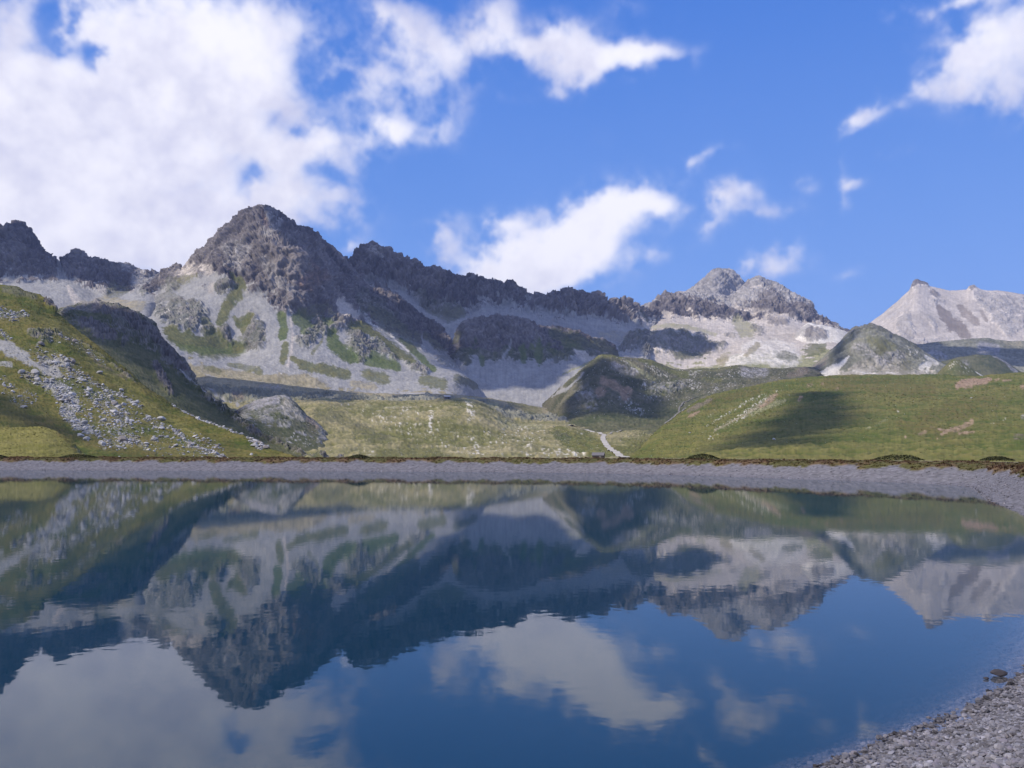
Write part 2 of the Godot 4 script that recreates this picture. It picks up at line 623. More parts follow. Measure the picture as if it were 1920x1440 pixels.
		pos[k] += normals[k] * (amp * craggy * (calm * (17.0 * ridge[k] + 7.0 * crag[k] + 4.0 * ledge + 2.0 * mid[k] + 4.5 * block) + 1.0 * joint + 2.4 * chip + .8 * speck[k]) + (1.0 - r) * (2.6 * roll * mid[k] + .9 * amp * fine[k] + .5 * roll * crag[k]))
		if r > .3 and row < front:
			pos[k].y += scale * form.amp * r * (1.0 - calm) * (3.0 * crag[k] + 2.5 * joint + 1.6 * block + 1.4 * chip)
		elif form.has("terraces"):
			pos[k].y += .13 * sin(pos[k].y * 5.2 + 2.5 * edge[k] + .04 * pos[k].x)
	return {"mesh": grid_mesh(pos, colours, nx, ny), "pos": pos, "nx": nx, "row_w": row_w, "spots": spots, "front": front}


func spread(field: PackedFloat32Array, nx: int, ny: int, reach: int) -> PackedFloat32Array:
	# a running mean along the rows, then along the columns
	var first := PackedFloat32Array()
	first.resize(nx * ny)
	var out := PackedFloat32Array()
	out.resize(nx * ny)
	for j in ny:
		for i in nx:
			var lo := maxi(i - reach, 0)
			var hi := mini(i + reach, nx - 1)
			var sum := 0.0
			for q in range(lo, hi + 1):
				sum += field[j * nx + q]
			first[j * nx + i] = sum / (hi - lo + 1)
	for j in ny:
		var lo := maxi(j - reach, 0)
		var hi := mini(j + reach, ny - 1)
		for i in nx:
			var sum := 0.0
			for q in range(lo, hi + 1):
				sum += first[q * nx + i]
			out[j * nx + i] = sum / (hi - lo + 1)
	return out


func on_land(label: String, u: float, w: float) -> Vector3:
	var l: Dictionary = land[label]
	var row_w: PackedFloat32Array = l.row_w
	var j := clampi(row_w.bsearch(w) - 1, 0, l.front - 2)
	var t := clampf((w - row_w[j]) / maxf(row_w[j + 1] - row_w[j], 1e-6), 0, 1)
	var x: float = clampf(u, 0, 1) * (l.nx - 1)
	var i := mini(int(x), l.nx - 2)
	var s: float = x - i
	var p: PackedVector3Array = l.pos
	var n: int = l.nx
	return p[j * n + i].lerp(p[j * n + i + 1], s).lerp(p[(j + 1) * n + i].lerp(p[(j + 1) * n + i + 1], s), t)


func landforms() -> Array:
	return [
		{name = "mountain", label = "pale grey scree mountain with small rocky summit tower at far right", category = "mountain", columns = 699, rows = [43, 35, 38], bands = ["palescree", "palescree", "palescree"], smooth = false, amp = 0.55, scale = 2.199,
		lines = [
			[0,1313.5,328.1,-3500, 0.0349,1381.4,328.1,-3500, 0.0698,1449.4,328.1,-3500, 0.1047,1517.3,328.1,-3500, 0.1395,1585.3,328.1,-3500, 0.1744,1653.2,328.1,-3500, 0.2093,1721.1,328.1,-3500, 0.2442,1789.1,328.1,-3500, 0.2791,1857,328.1,-3500, 0.314,1924.9,328.1,-3500, 0.3488,1992.9,328.1,-3500, 0.3837,2060.8,328.1,-3500, 0.4186,2128.8,328.1,-3500, 0.4535,2196.7,328.1,-3500, 0.4884,2264.6,328.1,-3500, 0.5233,2332.6,328.1,-3500, 0.5581,2400.5,328.1,-3500, 0.593,2468.5,328.1,-3500, 0.6279,2536.4,328.1,-3500, 0.6628,2604.3,328.1,-3500, 0.6977,2672.3,328.1,-3500, 0.7326,2740.2,328.1,-3500, 0.7674,2808.2,328.1,-3500, 0.8007,2872.9,328.1,-3500, 0.8339,2937.6,328.1,-3500, 0.8671,3002.3,328.1,-3500, 0.9003,3067,328.1,-3500, 0.9336,3131.7,328.1,-3500, 0.9668,3196.4,328.1,-3500, 1,3261.1,328.1,-3500],
			[0,1467.8,504.9,-3900, 0.0334,1540.5,504.9,-3900, 0.0669,1613.3,504.9,-3900, 0.1003,1686,504.9,-3900, 0.1337,1758.8,504.9,-3900, 0.1672,1831.5,504.9,-3900, 0.2006,1904.3,504.9,-3900, 0.234,1977,504.9,-3900, 0.2674,2049.8,504.9,-3900, 0.3009,2122.6,504.9,-3900, 0.3343,2195.3,504.9,-3900, 0.3677,2268.1,504.9,-3900, 0.4012,2340.8,504.9,-3900, 0.4346,2413.6,504.9,-3900, 0.468,2486.3,504.9,-3900, 0.5015,2559.1,504.9,-3900, 0.5349,2631.8,504.9,-3900, 0.5681,2703.9,501.3,-3900, 0.6013,2776,497.7,-3900, 0.6346,2848.1,494,-3900, 0.6678,2920.2,490.4,-3900, 0.701,2992.3,486.7,-3900, 0.7342,3064.3,483.1,-3900, 0.7674,3136.4,479.5,-3900, 0.8007,3208.4,475.8,-3900, 0.8339,3280.4,472.2,-3900, 0.8671,3352.4,468.6,-3900, 0.9003,3424.4,464.9,-3900, 0.9336,3496.4,461.3,-3900, 0.9668,3568.4,457.7,-3900, 1,3640.3,454,-3900],
			[0,1598.9,530.5,-4250, 0.0349,1670.3,546.1,-4220, 0.0698,1740.7,561.4,-4190, 0.093,1787.2,580.6,-4170, 0.1163,1833.3,599.5,-4150, 0.1512,1910.5,638.6,-4138.8, 0.186,1987.3,677.5,-4127.5, 0.2093,2037.3,676.3,-4120, 0.2326,2107.4,681.6,-4152.5, 0.2558,2178.4,686.9,-4185, 0.2791,2250.2,692.2,-4217.5, 0.3023,2322.8,697.5,-4250, 0.3314,2379.7,694,-4228.1, 0.3605,2435.8,690.4,-4206.2, 0.3953,2501.9,681.4,-4180, 0.4273,2579.6,677.9,-4185, 0.4593,2657.4,674.4,-4190, 0.4913,2735.4,670.8,-4195, 0.5233,2813.6,667.3,-4200, 0.5568,2892.1,660.6,-4200, 0.5904,2970.6,653.8,-4200, 0.624,3049.2,647.1,-4200, 0.6576,3127.6,640.4,-4200, 0.6912,3206.1,633.6,-4200, 0.7248,3284.6,626.9,-4200, 0.7584,3363,620.2,-4200, 0.792,3441.4,613.4,-4200, 0.8256,3519.8,606.7,-4200, 0.8605,3600.4,588.6,-4200, 0.8953,3681,570.4,-4200, 0.9302,3761.5,552.3,-4200, 0.9651,3842,534.2,-4200, 1,3922.4,516.1,-4200],
			[0,1729.9,549.9,-4600, 0.0203,1782.7,572.4,-4600, 0.0407,1835.7,594.9,-4600, 0.0698,1911.8,640.1,-4600, 0.1047,2003.9,712.4,-4600, 0.1279,2065.2,754.7,-4600, 0.1628,2157.8,830.4,-4600, 0.1919,2235.3,900.1,-4600, 0.1965,2248.5,930.5,-4600, 0.2,2258.3,951.8,-4600, 0.2058,2273.7,960.9,-4600, 0.2116,2288.8,964,-4600, 0.2186,2306.4,951.8,-4600, 0.2302,2336.1,942.7,-4600, 0.236,2350.2,921.4,-4600, 0.2442,2371.1,918.4,-4600, 0.2558,2400.9,912.3,-4600, 0.2791,2460.3,897.1,-4600, 0.3023,2520.4,900.1,-4600, 0.3163,2556.5,903.2,-4600, 0.3221,2572.2,918.4,-4600, 0.3279,2587.3,921.4,-4600, 0.3326,2599.6,927.5,-4600, 0.3395,2617.1,915.3,-4600, 0.3488,2640.5,903.2,-4600, 0.3663,2685.3,897.1,-4600, 0.3837,2730.4,900.1,-4600, 0.407,2790,891,-4600, 0.4419,2879.3,875.8,-4600, 0.469,2948.8,867.8,-4600, 0.4961,3018.4,859.7,-4600, 0.5233,3087.9,851.6,-4600, 0.5581,3177.5,845.5,-4600, 0.593,3267.1,839.4,-4600, 0.6279,3356.7,833.4,-4600, 0.6512,3415.6,815.2,-4600, 0.6744,3474.4,797,-4600, 0.7047,3551.5,783.7,-4600, 0.7349,3628.5,770.4,-4600, 0.7651,3705.5,757.1,-4600, 0.7953,3782.5,743.8,-4600, 0.8256,3859.4,730.5,-4600, 0.8605,3947.2,701.6,-4600, 0.8953,4034.9,672.6,-4600, 0.9302,4122.5,643.7,-4600, 0.9651,4210,614.8,-4600, 1,4297.5,585.9,-4600]],
		patches = [
			["greyrock", .75, [.349,2.653,0.014,.245, .384,2.471,0.0233,.407, .424,2.441,0.0233,.438]],
			["greyrock", .6, [.384,1.868,0.0163,.27, .413,1.595,0.014,.238, .448,1.924,0.0186,.328]],
			["greyrock", .55, [.372,2.262,0.014,.25, .407,1.394,0.0093,.158]],
			["brown", .8, [.256,2.269,0.0058,.096, .273,1.943,0.0128,.208, .297,1.566,0.0174,.283, .32,1.283,0.0105,.17]],
			["brown", .65, [.299,2.355,0.0047,.084, .316,2.041,0.0093,.163, .337,1.755,0.0093,.151]],
			["greyrock", .7, [.179,1.82,0.0163,.28, .184,1.442,0.0174,.288]],
			["greyrock", .6, [.23,2,0.0035,.057, .244,1.66,0.0047,.075, .252,1.472,0.0035,.057]],
			["brown", .6, [.349,2.143,0.0035,.061, .36,1.811,0.0035,.057]],
			["rock", .9, [.201,2.884,0.007,.091, .214,2.961,0.007,.089, .227,2.954,0.0047,.064]],
			["rock", .8, [.241,2.772,0.0081,.129, .25,2.698,0.0058,.094]],
			["rock", .8, [.328,2.945,0.007,.109]],
			["greyrock", .6, [.238,2.439,0.0047,.073, .267,2.525,0.0035,.061]],
			["greyrock", .5, [.163,1,0.0105,.164, .209,1,0.0105,.164, .279,1.094,0.007,.113]],
			["greyrock", .4, [.14,2.424,0.0047,.141, .186,2.392,0.0116,.23]]]},
		{name = "mountain", label = "distant grey pyramid peak rising behind the shoulder of the pale massif", category = "mountain", columns = 126, rows = [44, 31], bands = ["greyrock", "greyrock"], smooth = false, amp = 0.8, scale = 1.899,
		lines = [
			[0,700.8,533.7,-3500, 0.1667,759.9,533.7,-3500, 0.3333,819.1,533.7,-3500, 0.5,878.2,533.7,-3500, 0.6667,937.4,533.7,-3500, 0.8333,996.5,533.7,-3500, 1,1055.7,533.7,-3500],
			[0,752.5,680,-3750, 0.1026,786.3,687.6,-3723.7, 0.2051,819.5,694.9,-3697.5, 0.3173,855,692.7,-3668.7, 0.4295,889.9,690.5,-3640, 0.4615,901.8,691.4,-3640, 0.4936,913.6,689.4,-3640, 0.5897,980.4,705.8,-3760, 0.6538,1012.8,707.2,-3789.7, 0.8462,1112.2,713.5,-3878.8, 1,1194.3,721.3,-3950],
			[0,782.6,707.1,-3900, 0.109,828.4,729.6,-3910.4, 0.141,842.1,748.2,-3913.4, 0.1923,863.9,769.8,-3918.3, 0.2308,880.3,786.1,-3922, 0.2692,896.9,805,-3925.6, 0.3333,924.3,827.1,-3931.7, 0.3782,943.7,848.8,-3936, 0.4295,965.7,865.5,-3940.9, 0.4808,987.7,874.4,-3945.7, 0.5256,1006.9,878,-3950, 0.6026,1042.2,881.6,-3966.2, 0.641,1059.8,880.7,-3974.3, 0.6795,1077.4,874.6,-3982.4, 0.7179,1094.9,857.9,-3990.5, 0.7692,1118.3,841.6,-4001.4, 0.8205,1141.8,820,-4012.2, 0.8782,1168.1,785.3,-4024.3, 1,1224.4,734.2,-4050]],
		patches = [
			["greyrock", .7, [.205,1.733,0.0513,.533, .365,1.638,0.0769,.317, .462,1.747,0.0577,.192]]]},
		{name = "mountain", label = "broad pale massif with dark cliff band and rounded summit right of centre", category = "mountain", columns = 398, rows = [52, 46, 22, 20, 27], bands = ["palegrass", "palescree", "palescree", "rock", "greyrock"], smooth = false, amp = 0.8, scale = 1.686,
		lines = [
			[0,284.8,173.5,-2320, 0.0588,312.3,165.4,-2209.4, 0.1176,352,164.7,-2200, 0.1765,392.9,164.7,-2200, 0.2353,433.9,164.7,-2200, 0.2941,474.9,164.7,-2200, 0.3529,515.8,164.7,-2200, 0.4118,556.8,164.7,-2200, 0.4706,597.8,164.7,-2200, 0.5294,638.7,164.7,-2200, 0.5882,679.7,164.7,-2200, 0.6471,720.7,164.7,-2200, 0.7059,761.6,164.7,-2200, 0.7647,802.6,164.7,-2200, 0.8235,843.6,164.7,-2200, 0.8824,884.5,164.7,-2200, 0.9412,932.1,165.8,-2215.6, 1,1054.3,179.4,-2400],
			[0,328.4,265,-2670, 0.051,357.3,261.6,-2566.9, 0.102,396.3,266.5,-2550, 0.1565,440.3,262.1,-2550, 0.2109,484.3,257.7,-2550, 0.2653,528.2,253.2,-2550, 0.3129,566.8,258.8,-2550, 0.3605,605.4,264.3,-2550, 0.4082,644.1,269.8,-2550, 0.4592,685.7,286.4,-2550, 0.5102,727.4,303.1,-2550, 0.5612,768.7,303.1,-2550, 0.6122,810.1,303.1,-2550, 0.6633,851.3,298.9,-2550, 0.7143,892.5,294.8,-2550, 0.7755,942.3,303.1,-2550, 0.8367,992.2,311.4,-2550, 0.8912,1036.2,308.6,-2550, 0.9456,1089.6,308.5,-2572.2, 1,1212.3,326.6,-2750],
			[0,372.4,397.7,-3020, 0.051,407.1,398.6,-2916.9, 0.102,452,410.5,-2900, 0.1429,489.8,417.2,-2900, 0.1837,527.6,423.8,-2900, 0.2347,574.6,421.9,-2900, 0.2857,621.7,420,-2900, 0.3367,668.8,418.1,-2900, 0.3878,715.8,416.2,-2900, 0.449,772.3,413.4,-2900, 0.5102,828.7,410.5,-2900, 0.5612,875.8,410.5,-2900, 0.6122,922.9,410.5,-2900, 0.6633,970.1,415.3,-2900, 0.7143,1017.3,420,-2900, 0.7755,1073.9,420,-2900, 0.8367,1130.4,420,-2900, 0.8912,1180.2,407.3,-2900, 0.9456,1239.4,397.7,-2922.2, 1,1368,408.2,-3100],
			[0,403.9,496.7,-3270, 0.0459,439,492.2,-3177.6, 0.0918,482.8,498.7,-3159.2, 0.148,540.4,509.9,-3164.8, 0.2041,598.2,521.2,-3170.4, 0.2551,650.8,516.9,-3175.5, 0.3061,703.4,512.5,-3180.6, 0.3571,756.3,511.2,-3185.7, 0.4082,809.4,509.9,-3190.8, 0.4592,862.6,507.6,-3195.9, 0.5102,915.9,505.2,-3201, 0.551,959,516.4,-3205.1, 0.5918,1002.3,527.6,-3209.2, 0.6327,1045.4,528.2,-3213.3, 0.6735,1088.6,528.9,-3217.3, 0.7143,1131.2,504.2,-3221.4, 0.7755,1196.1,500.9,-3227.6, 0.8367,1260.8,478.5,-3233.7, 0.8912,1318.5,461.6,-3239.1, 0.9456,1385.7,447.7,-3266.8, 1,1522.5,453.9,-3450],
			[0,413.9,524.2,-3350, 0.0459,450.3,524.8,-3257.6, 0.0918,495.3,536.7,-3239.2, 0.1378,543.9,562,-3243.8, 0.1837,592.6,587.4,-3248.4, 0.2245,635.8,593.5,-3252.4, 0.2653,679.1,599.6,-3256.5, 0.3061,722.3,593.9,-3260.6, 0.3469,765.7,588.2,-3264.7, 0.4082,830.8,580.7,-3270.8, 0.4592,885.4,576.2,-3275.9, 0.5102,940,571.7,-3281, 0.551,984.3,584.3,-3285.1, 0.5918,1028.6,596.9,-3289.2, 0.6327,1072.8,595.5,-3293.3, 0.6735,1117,594,-3297.3, 0.7347,1182.8,564.7,-3303.5, 0.7694,1219.5,526.2,-3306.9, 0.8031,1255.7,509.3,-3310.3, 0.8367,1292,492.4,-3313.7, 0.8912,1351.1,474.4,-3319.1, 0.9456,1419.7,459.3,-3346.8, 1,1557.8,464.3,-3530],
			[0,422.5,535.1,-3420, 0.0306,448.7,539.7,-3364.9, 0.0714,489.7,565,-3343.9, 0.0878,508.5,581.7,-3351.6, 0.102,525,578.7,-3360, 0.1204,546.5,587.2,-3370.8, 0.1367,565.8,593.3,-3380.4, 0.1408,570.7,602.7,-3382.8, 0.1449,575.4,594.2,-3385.2, 0.1592,592.3,600.1,-3393.6, 0.1714,607.2,621.5,-3400.8, 0.1796,617,631.4,-3405.6, 0.1918,631.8,643.9,-3412.8, 0.2,641.8,653.9,-3417.6, 0.2061,649.1,652.3,-3421.2, 0.2204,666.2,644.8,-3429.6, 0.2347,683.6,648.7,-3438, 0.251,703.6,657.3,-3447.6, 0.2653,721.1,661.2,-3456, 0.2857,746.3,670.3,-3468, 0.298,761.4,669.4,-3475.2, 0.3061,771.5,669,-3480, 0.3265,795.7,667,-3486.7, 0.3673,844.3,667.2,-3500, 0.4082,893.2,662.8,-3513.3, 0.4449,937.5,658.1,-3525.3, 0.4653,962.5,666.3,-3532, 0.4796,980.3,688.2,-3536.7, 0.4939,998.3,712.5,-3541.3, 0.5102,1018.7,730,-3546.7, 0.5306,1044.2,750.1,-3553.3, 0.5469,1064.6,758.3,-3558.7, 0.551,1069.6,757.9,-3560, 0.5612,1080.8,756,-3558.6, 0.5816,1102.8,741.3,-3555.9, 0.6122,1136.1,731,-3551.8, 0.6286,1153.8,725.9,-3549.6, 0.6429,1169.2,716.1,-3547.7, 0.6633,1191.2,708.5,-3545, 0.6755,1204.1,691.8,-3543.4, 0.6878,1217.2,682.2,-3541.7, 0.7143,1245.3,660.5,-3538.2, 0.7306,1262.7,648.4,-3536, 0.7449,1277.9,638.8,-3534.1, 0.7531,1286.3,624.6,-3533, 0.7592,1292.4,608.2,-3532.2, 0.7673,1300.4,580.1,-3531.1, 0.7959,1330.6,561,-3527.3, 0.8265,1362.8,539.5,-3523.2, 0.8408,1377.7,527.7,-3521.3, 0.8776,1416.2,503.9,-3516.4, 0.9388,1485.7,480.3,-3520.7, 1,1632.6,479.2,-3700]],
		patches = [
			["heathrock", .9, [.112,1.762,0.0367,.308, .173,1.743,0.049,.36, .255,1.663,0.0531,.371, .343,1.576,0.0367,.284, .412,1.516,0.0204,.177]],
			["heath", .7, [.245,1.301,0.0163,.115, .327,1.304,0.0122,.092]],
			["palegrass", .6, [.082,2.37,0.0102,.185, .184,2.306,0.0102,.191, .286,2.269,0.0102,.192, .388,1.933,0.0102,.084]],
			["limestone", .8, [.449,.893,0.0245,.214, .551,.882,0.0367,.265, .673,.892,0.0449,.338]],
			["limestone", .7, [.51,1.343,0.0204,.286, .612,1.4,0.0204,.286, .673,1.244,0.0245,.293]],
			["tan", .8, [.51,.956,0.0122,.088, .551,1.343,0.0122,.171]],
			["heath", .6, [.653,.939,0.0286,.212, .69,.903,0.0184,.14]],
			["tan", .8, [.418,1.054,0.0245,.217]],
			["meadow", .8, [.755,1.088,0.0245,.288, .796,1.217,0.0184,.235]],
			["palegrass", .7, [.51,2.36,0.0327,.64, .469,2.833,0.0204,.397]],
			["heathrock", .6, [.561,2.16,0.0184,.288, .535,2.429,0.0122,.214]],
			["heathrock", .5, [.459,1.908,0.0122,.13, .429,1.943,0.0082,.075]],
			["rock", .9, [.694,3.316,0.0245,.474, .731,3.705,0.0245,.511, .751,3.76,0.0184,.611, .745,4.458,0.0163,.394]],
			["rock", .8, [.582,3.976,0.0327,.618, .643,3.808,0.0286,.566, .673,3.292,0.0245,.5]],
			["greyrock", .7, [.622,4.733,0.0163,.219, .673,4.538,0.0163,.331, .724,4.521,0.0143,.378]],
			["rock", .7, [.612,2.771,0.0204,.286, .653,2.606,0.0163,.242]],
			["greyrock", .7, [.51,4.771,0.0163,.167, .551,4.817,0.0204,.188, .571,4.508,0.0204,.214]],
			["rock", .7, [.5,4.73,0.0082,.093, .514,4.845,0.0082,.082, .531,4.925,0.0061,.056]],
			["palescree", .9, [.531,4.587,0.0082,.075, .561,4.55,0.0082,.078]],
			["palescree", .7, [.429,3.925,0.0102,.188, .5,3.663,0.0122,.238, .592,3.154,0.0102,.192, .673,2.75,0.0102,.156]],
			["rock", .8, [.506,3.195,0.0163,.319, .49,3.449,0.0122,.236]],
			["rock", .85, [.184,4.577,0.0143,.808, .214,4.473,0.0143,.646, .255,4.241,0.0143,.642]],
			["rock", .9, [.786,4.576,0.0082,.594, .816,4.612,0.0082,.776, .841,4.245,0.0061,.75]],
			["tan", .5, [.133,1.744,0.0082,.065, .163,2.067,0.0082,.153]]]},
		{name = "hill", label = "small chalk white hill with dark rock patch below the pale massif", category = "hill", columns = 141, rows = [24, 32], bands = ["limestone", "limestone"], smooth = false, amp = 0.6, scale = 1.363,
		lines = [
			[0,847.9,263.2,-2800, 0.125,808.6,237.9,-2527.3, 0.25,825.9,230.7,-2450, 0.375,867.9,230.7,-2450, 0.5,909.9,230.7,-2450, 0.625,951.9,230.7,-2450, 0.75,995.6,231.1,-2454.1, 0.875,1075.5,239.4,-2543.5, 1,1210,258.5,-2750],
			[0,900.4,323.4,-2970, 0.1132,865.3,297.6,-2714.6, 0.2264,876.1,289.1,-2620.6, 0.3396,916.7,290.8,-2620, 0.4811,967.9,302.7,-2620, 0.6226,1019.2,314.7,-2620, 0.7484,1066,314,-2623.7, 0.8742,1149,323.3,-2712.6, 1,1287.3,346.5,-2920],
			[0,964.4,360.5,-3180, 0.0873,936.4,354.2,-2968.9, 0.1745,934.8,357.4,-2853.7, 0.2453,955.1,376.6,-2830, 0.316,983.6,410,-2830, 0.3538,998.7,424.8,-2830, 0.3868,1011.9,434.1,-2830, 0.4151,1023.1,439.6,-2830, 0.4434,1034.1,441.5,-2830, 0.4811,1048.7,435.9,-2830, 0.5283,1067,434.1,-2830, 0.5755,1085.3,428.5,-2830, 0.6226,1103.6,426.6,-2830, 0.717,1140,415.5,-2830, 0.7736,1166.7,408,-2842, 0.8868,1251,391.8,-2938, 1,1380.4,385.5,-3130]],
		patches = [
			["greyrock", .75, [.34,1.86,0.0425,.158, .401,1.772,0.0566,.189]],
			["rock", .75, [.448,1.674,0.0613,.206, .528,1.659,0.0519,.198]],
			["brown", .6, [.222,1.807,0.0189,.129, .283,1.964,0.0189,.091]],
			["tan", .5, [.104,1.482,0.0377,.477]]]},
		{name = "hill", label = "dark heathery hills in shade below the far right mountain", category = "hill", columns = 426, rows = [33, 23], bands = ["moor", "moor"], smooth = true, amp = 0.5, scale = 1.365,
		lines = [
			[0,1153.7,203.6,-2550, 0.0469,1084.2,183.8,-2298, 0.0938,1105.2,180,-2250, 0.1406,1148.8,180,-2250, 0.1875,1192.4,180,-2250, 0.2344,1236.1,180,-2250, 0.2812,1279.7,180,-2250, 0.3281,1323.3,180,-2250, 0.375,1366.9,180,-2250, 0.4219,1410.6,180,-2250, 0.4688,1454.2,180,-2250, 0.5156,1497.8,180,-2250, 0.5625,1541.4,180,-2250, 0.6094,1585.1,180,-2250, 0.6562,1628.7,180,-2250, 0.7031,1672.3,180,-2250, 0.75,1716,180,-2250, 0.7969,1759.6,180,-2250, 0.8438,1803.2,180,-2250, 0.8828,1839.6,180,-2250, 0.9219,1875.9,180,-2250, 0.9609,1912.3,180,-2250, 1,1948.6,180,-2250],
			[0,1297.2,320.8,-2860, 0.0469,1233.8,296.8,-2608, 0.0938,1261,295.3,-2560, 0.1406,1310.9,299.2,-2560, 0.1771,1349.6,297.6,-2560, 0.2135,1388.2,295.9,-2560, 0.25,1426.9,294.2,-2560, 0.2917,1471,292,-2560, 0.3333,1515.2,289.8,-2560, 0.375,1559.3,287.5,-2560, 0.4219,1609,287.5,-2560, 0.4688,1658.8,287.5,-2560, 0.5156,1708.6,287.5,-2560, 0.5597,1755.1,283.3,-2560, 0.6037,1801.6,279.1,-2560, 0.6477,1848.1,274.8,-2560, 0.6918,1894.6,270.6,-2560, 0.7358,1941,266.3,-2560, 0.7798,1987.5,262.1,-2560, 0.8239,2034,257.9,-2560, 0.8679,2080.4,253.6,-2560, 0.9119,2126.8,249.4,-2560, 0.956,2173.2,245.1,-2560, 1,2219.6,240.9,-2560],
			[0,1453.9,425.4,-3200, 0.0312,1406.1,411.9,-3008, 0.0625,1398.5,385.5,-2912, 0.0938,1430.1,374.5,-2900, 0.1172,1458.4,376.4,-2900, 0.1484,1496.3,384,-2900, 0.1719,1524.6,385.8,-2900, 0.2188,1581.2,389.6,-2900, 0.25,1619.1,395.3,-2900, 0.2969,1675.7,397.2,-2900, 0.3203,1703.7,391.5,-2900, 0.3594,1750.5,385.8,-2900, 0.4062,1806.9,385.8,-2900, 0.4427,1850.9,385.8,-2900, 0.4792,1894.8,385.8,-2900, 0.5156,1938.7,385.8,-2900, 0.5573,1988.8,383.3,-2900, 0.599,2038.8,380.8,-2900, 0.6406,2088.8,378.3,-2900, 0.6823,2138.9,375.7,-2900, 0.724,2188.9,373.2,-2900, 0.7656,2238.9,370.7,-2900, 0.8125,2294.6,358.6,-2900, 0.8594,2350.3,346.5,-2900, 0.9062,2405.9,334.3,-2900, 0.9531,2461.5,322.3,-2900, 1,2517,310.2,-2900]],
		patches = [
			["lilac", .7, [.281,1.404,0.0172,.317, .32,1.368,0.0141,.271]],
			["lilac", .5, [.133,1.017,0.0125,.357, .172,.891,0.0094,.107]],
			["lilac", .6, [.062,1.677,0.0094,.215, .094,1.578,0.0078,.234]],
			["tan", .4, [.359,1.841,0.0125,.254, .391,1.75,0.0125,.25]]]},
		{name = "hill", label = "nearer dark ridge with a pale gully in front of the shaded hills", category = "hill", columns = 356, rows = [14, 12], bands = ["heath", "heath"], smooth = true, amp = 0.5, scale = 1.052,
		lines = [
			[0,1024.7,168.3,-2100, 0.0533,980.8,155.5,-1936.9, 0.1067,997.2,152.6,-1900, 0.16,1032.2,152.6,-1900, 0.2133,1067.3,152.6,-1900, 0.2666,1102.3,152.6,-1900, 0.32,1137.3,152.6,-1900, 0.3733,1172.4,152.6,-1900, 0.4266,1207.4,152.6,-1900, 0.4799,1242.4,152.6,-1900, 0.5333,1277.5,152.6,-1900, 0.5866,1312.5,152.6,-1900, 0.6399,1347.5,152.6,-1900, 0.6932,1382.6,152.6,-1900, 0.7466,1417.6,152.6,-1900, 0.7999,1452.6,152.6,-1900, 0.8532,1487.7,152.6,-1900, 0.9065,1522.7,152.6,-1900, 0.9533,1553.4,152.6,-1900, 1,1584.1,152.6,-1900],
			[0,1088.9,198.7,-2230, 0.0405,1052.2,192.7,-2094.2, 0.081,1050.5,193,-2033.6, 0.1215,1077.3,198.4,-2030, 0.1651,1108.1,200.6,-2030, 0.2087,1138.8,202.8,-2030, 0.2523,1169.6,205,-2030, 0.3022,1204.3,197.9,-2030, 0.352,1239,190.9,-2030, 0.4019,1273.7,183.8,-2030, 0.4579,1312.8,177.3,-2030, 0.514,1351.8,170.7,-2030, 0.568,1389.7,169.8,-2030, 0.622,1427.5,168.9,-2030, 0.676,1465.4,168,-2030, 0.73,1503.2,167.2,-2030, 0.784,1541.1,166.3,-2030, 0.838,1578.9,165.4,-2030, 0.892,1616.8,164.5,-2030, 0.946,1654.6,163.6,-2030, 1,1692.5,162.8,-2030],
			[0,1162.7,224.2,-2380, 0.0421,1127.7,226.6,-2240.5, 0.0841,1130.7,235.7,-2182, 0.1215,1158.2,242.5,-2180, 0.1589,1186.8,249.6,-2180, 0.215,1229.4,255.3,-2180, 0.2617,1264.7,253.9,-2180, 0.2897,1285.7,249.6,-2180, 0.3271,1313.1,232.6,-2180, 0.3738,1347.2,208.5,-2180, 0.4206,1382.1,201.9,-2180, 0.4673,1417.1,195.3,-2180, 0.514,1452,188.7,-2180, 0.5626,1488.7,189.8,-2180, 0.6112,1525.4,190.9,-2180, 0.6598,1562.1,192.1,-2180, 0.7084,1598.8,193.2,-2180, 0.757,1635.6,194.3,-2180, 0.8056,1672,190.9,-2180, 0.8542,1708.5,187.5,-2180, 0.9028,1744.9,184.2,-2180, 0.9514,1781.3,180.8,-2180, 1,1817.7,177.4,-2180]],
		patches = [
			["lilac", .7, [.275,1.976,0.0037,.08, .318,1.895,0.0056,.158, .355,1.306,0.0075,.408]],
			["lilac", .3, [.178,1.312,0.015,.318]]]},
		{name = "mountain", label = "jagged dark crags with grey scree basin at the far left", category = "mountain", columns = 678, rows = [60, 37, 65], bands = ["scree", "scree", "rock"], smooth = false, amp = 1.0, scale = 1.113,
		lines = [
			[0,-1562.7,210.3,-1650, 0.0359,-1530.6,210.3,-1650, 0.0719,-1498.5,210.3,-1650, 0.1078,-1466.4,210.3,-1650, 0.1437,-1434.3,210.3,-1650, 0.1796,-1402.2,210.3,-1650, 0.2156,-1370.1,210.3,-1650, 0.2515,-1338,210.3,-1650, 0.2874,-1305.9,210.3,-1650, 0.3234,-1273.7,210.3,-1650, 0.3593,-1241.6,210.3,-1650, 0.3949,-1209.8,210.3,-1650, 0.4305,-1178,210.3,-1650, 0.4661,-1146.2,210.3,-1650, 0.5017,-1114.4,210.3,-1650, 0.5373,-1082.6,210.3,-1650, 0.5729,-1050.7,210.3,-1650, 0.6084,-1018.9,210.3,-1650, 0.644,-987.1,210.3,-1650, 0.6796,-955.3,210.3,-1650, 0.7152,-923.5,210.3,-1650, 0.7508,-891.7,210.3,-1650, 0.7864,-859.9,210.3,-1650, 0.822,-828.1,210.3,-1650, 0.8576,-796.2,210.3,-1650, 0.8932,-764.4,210.3,-1650, 0.9288,-737.2,211.5,-1660.2, 0.9644,-764.1,228.9,-1799, 1,-851.4,266.6,-2100],
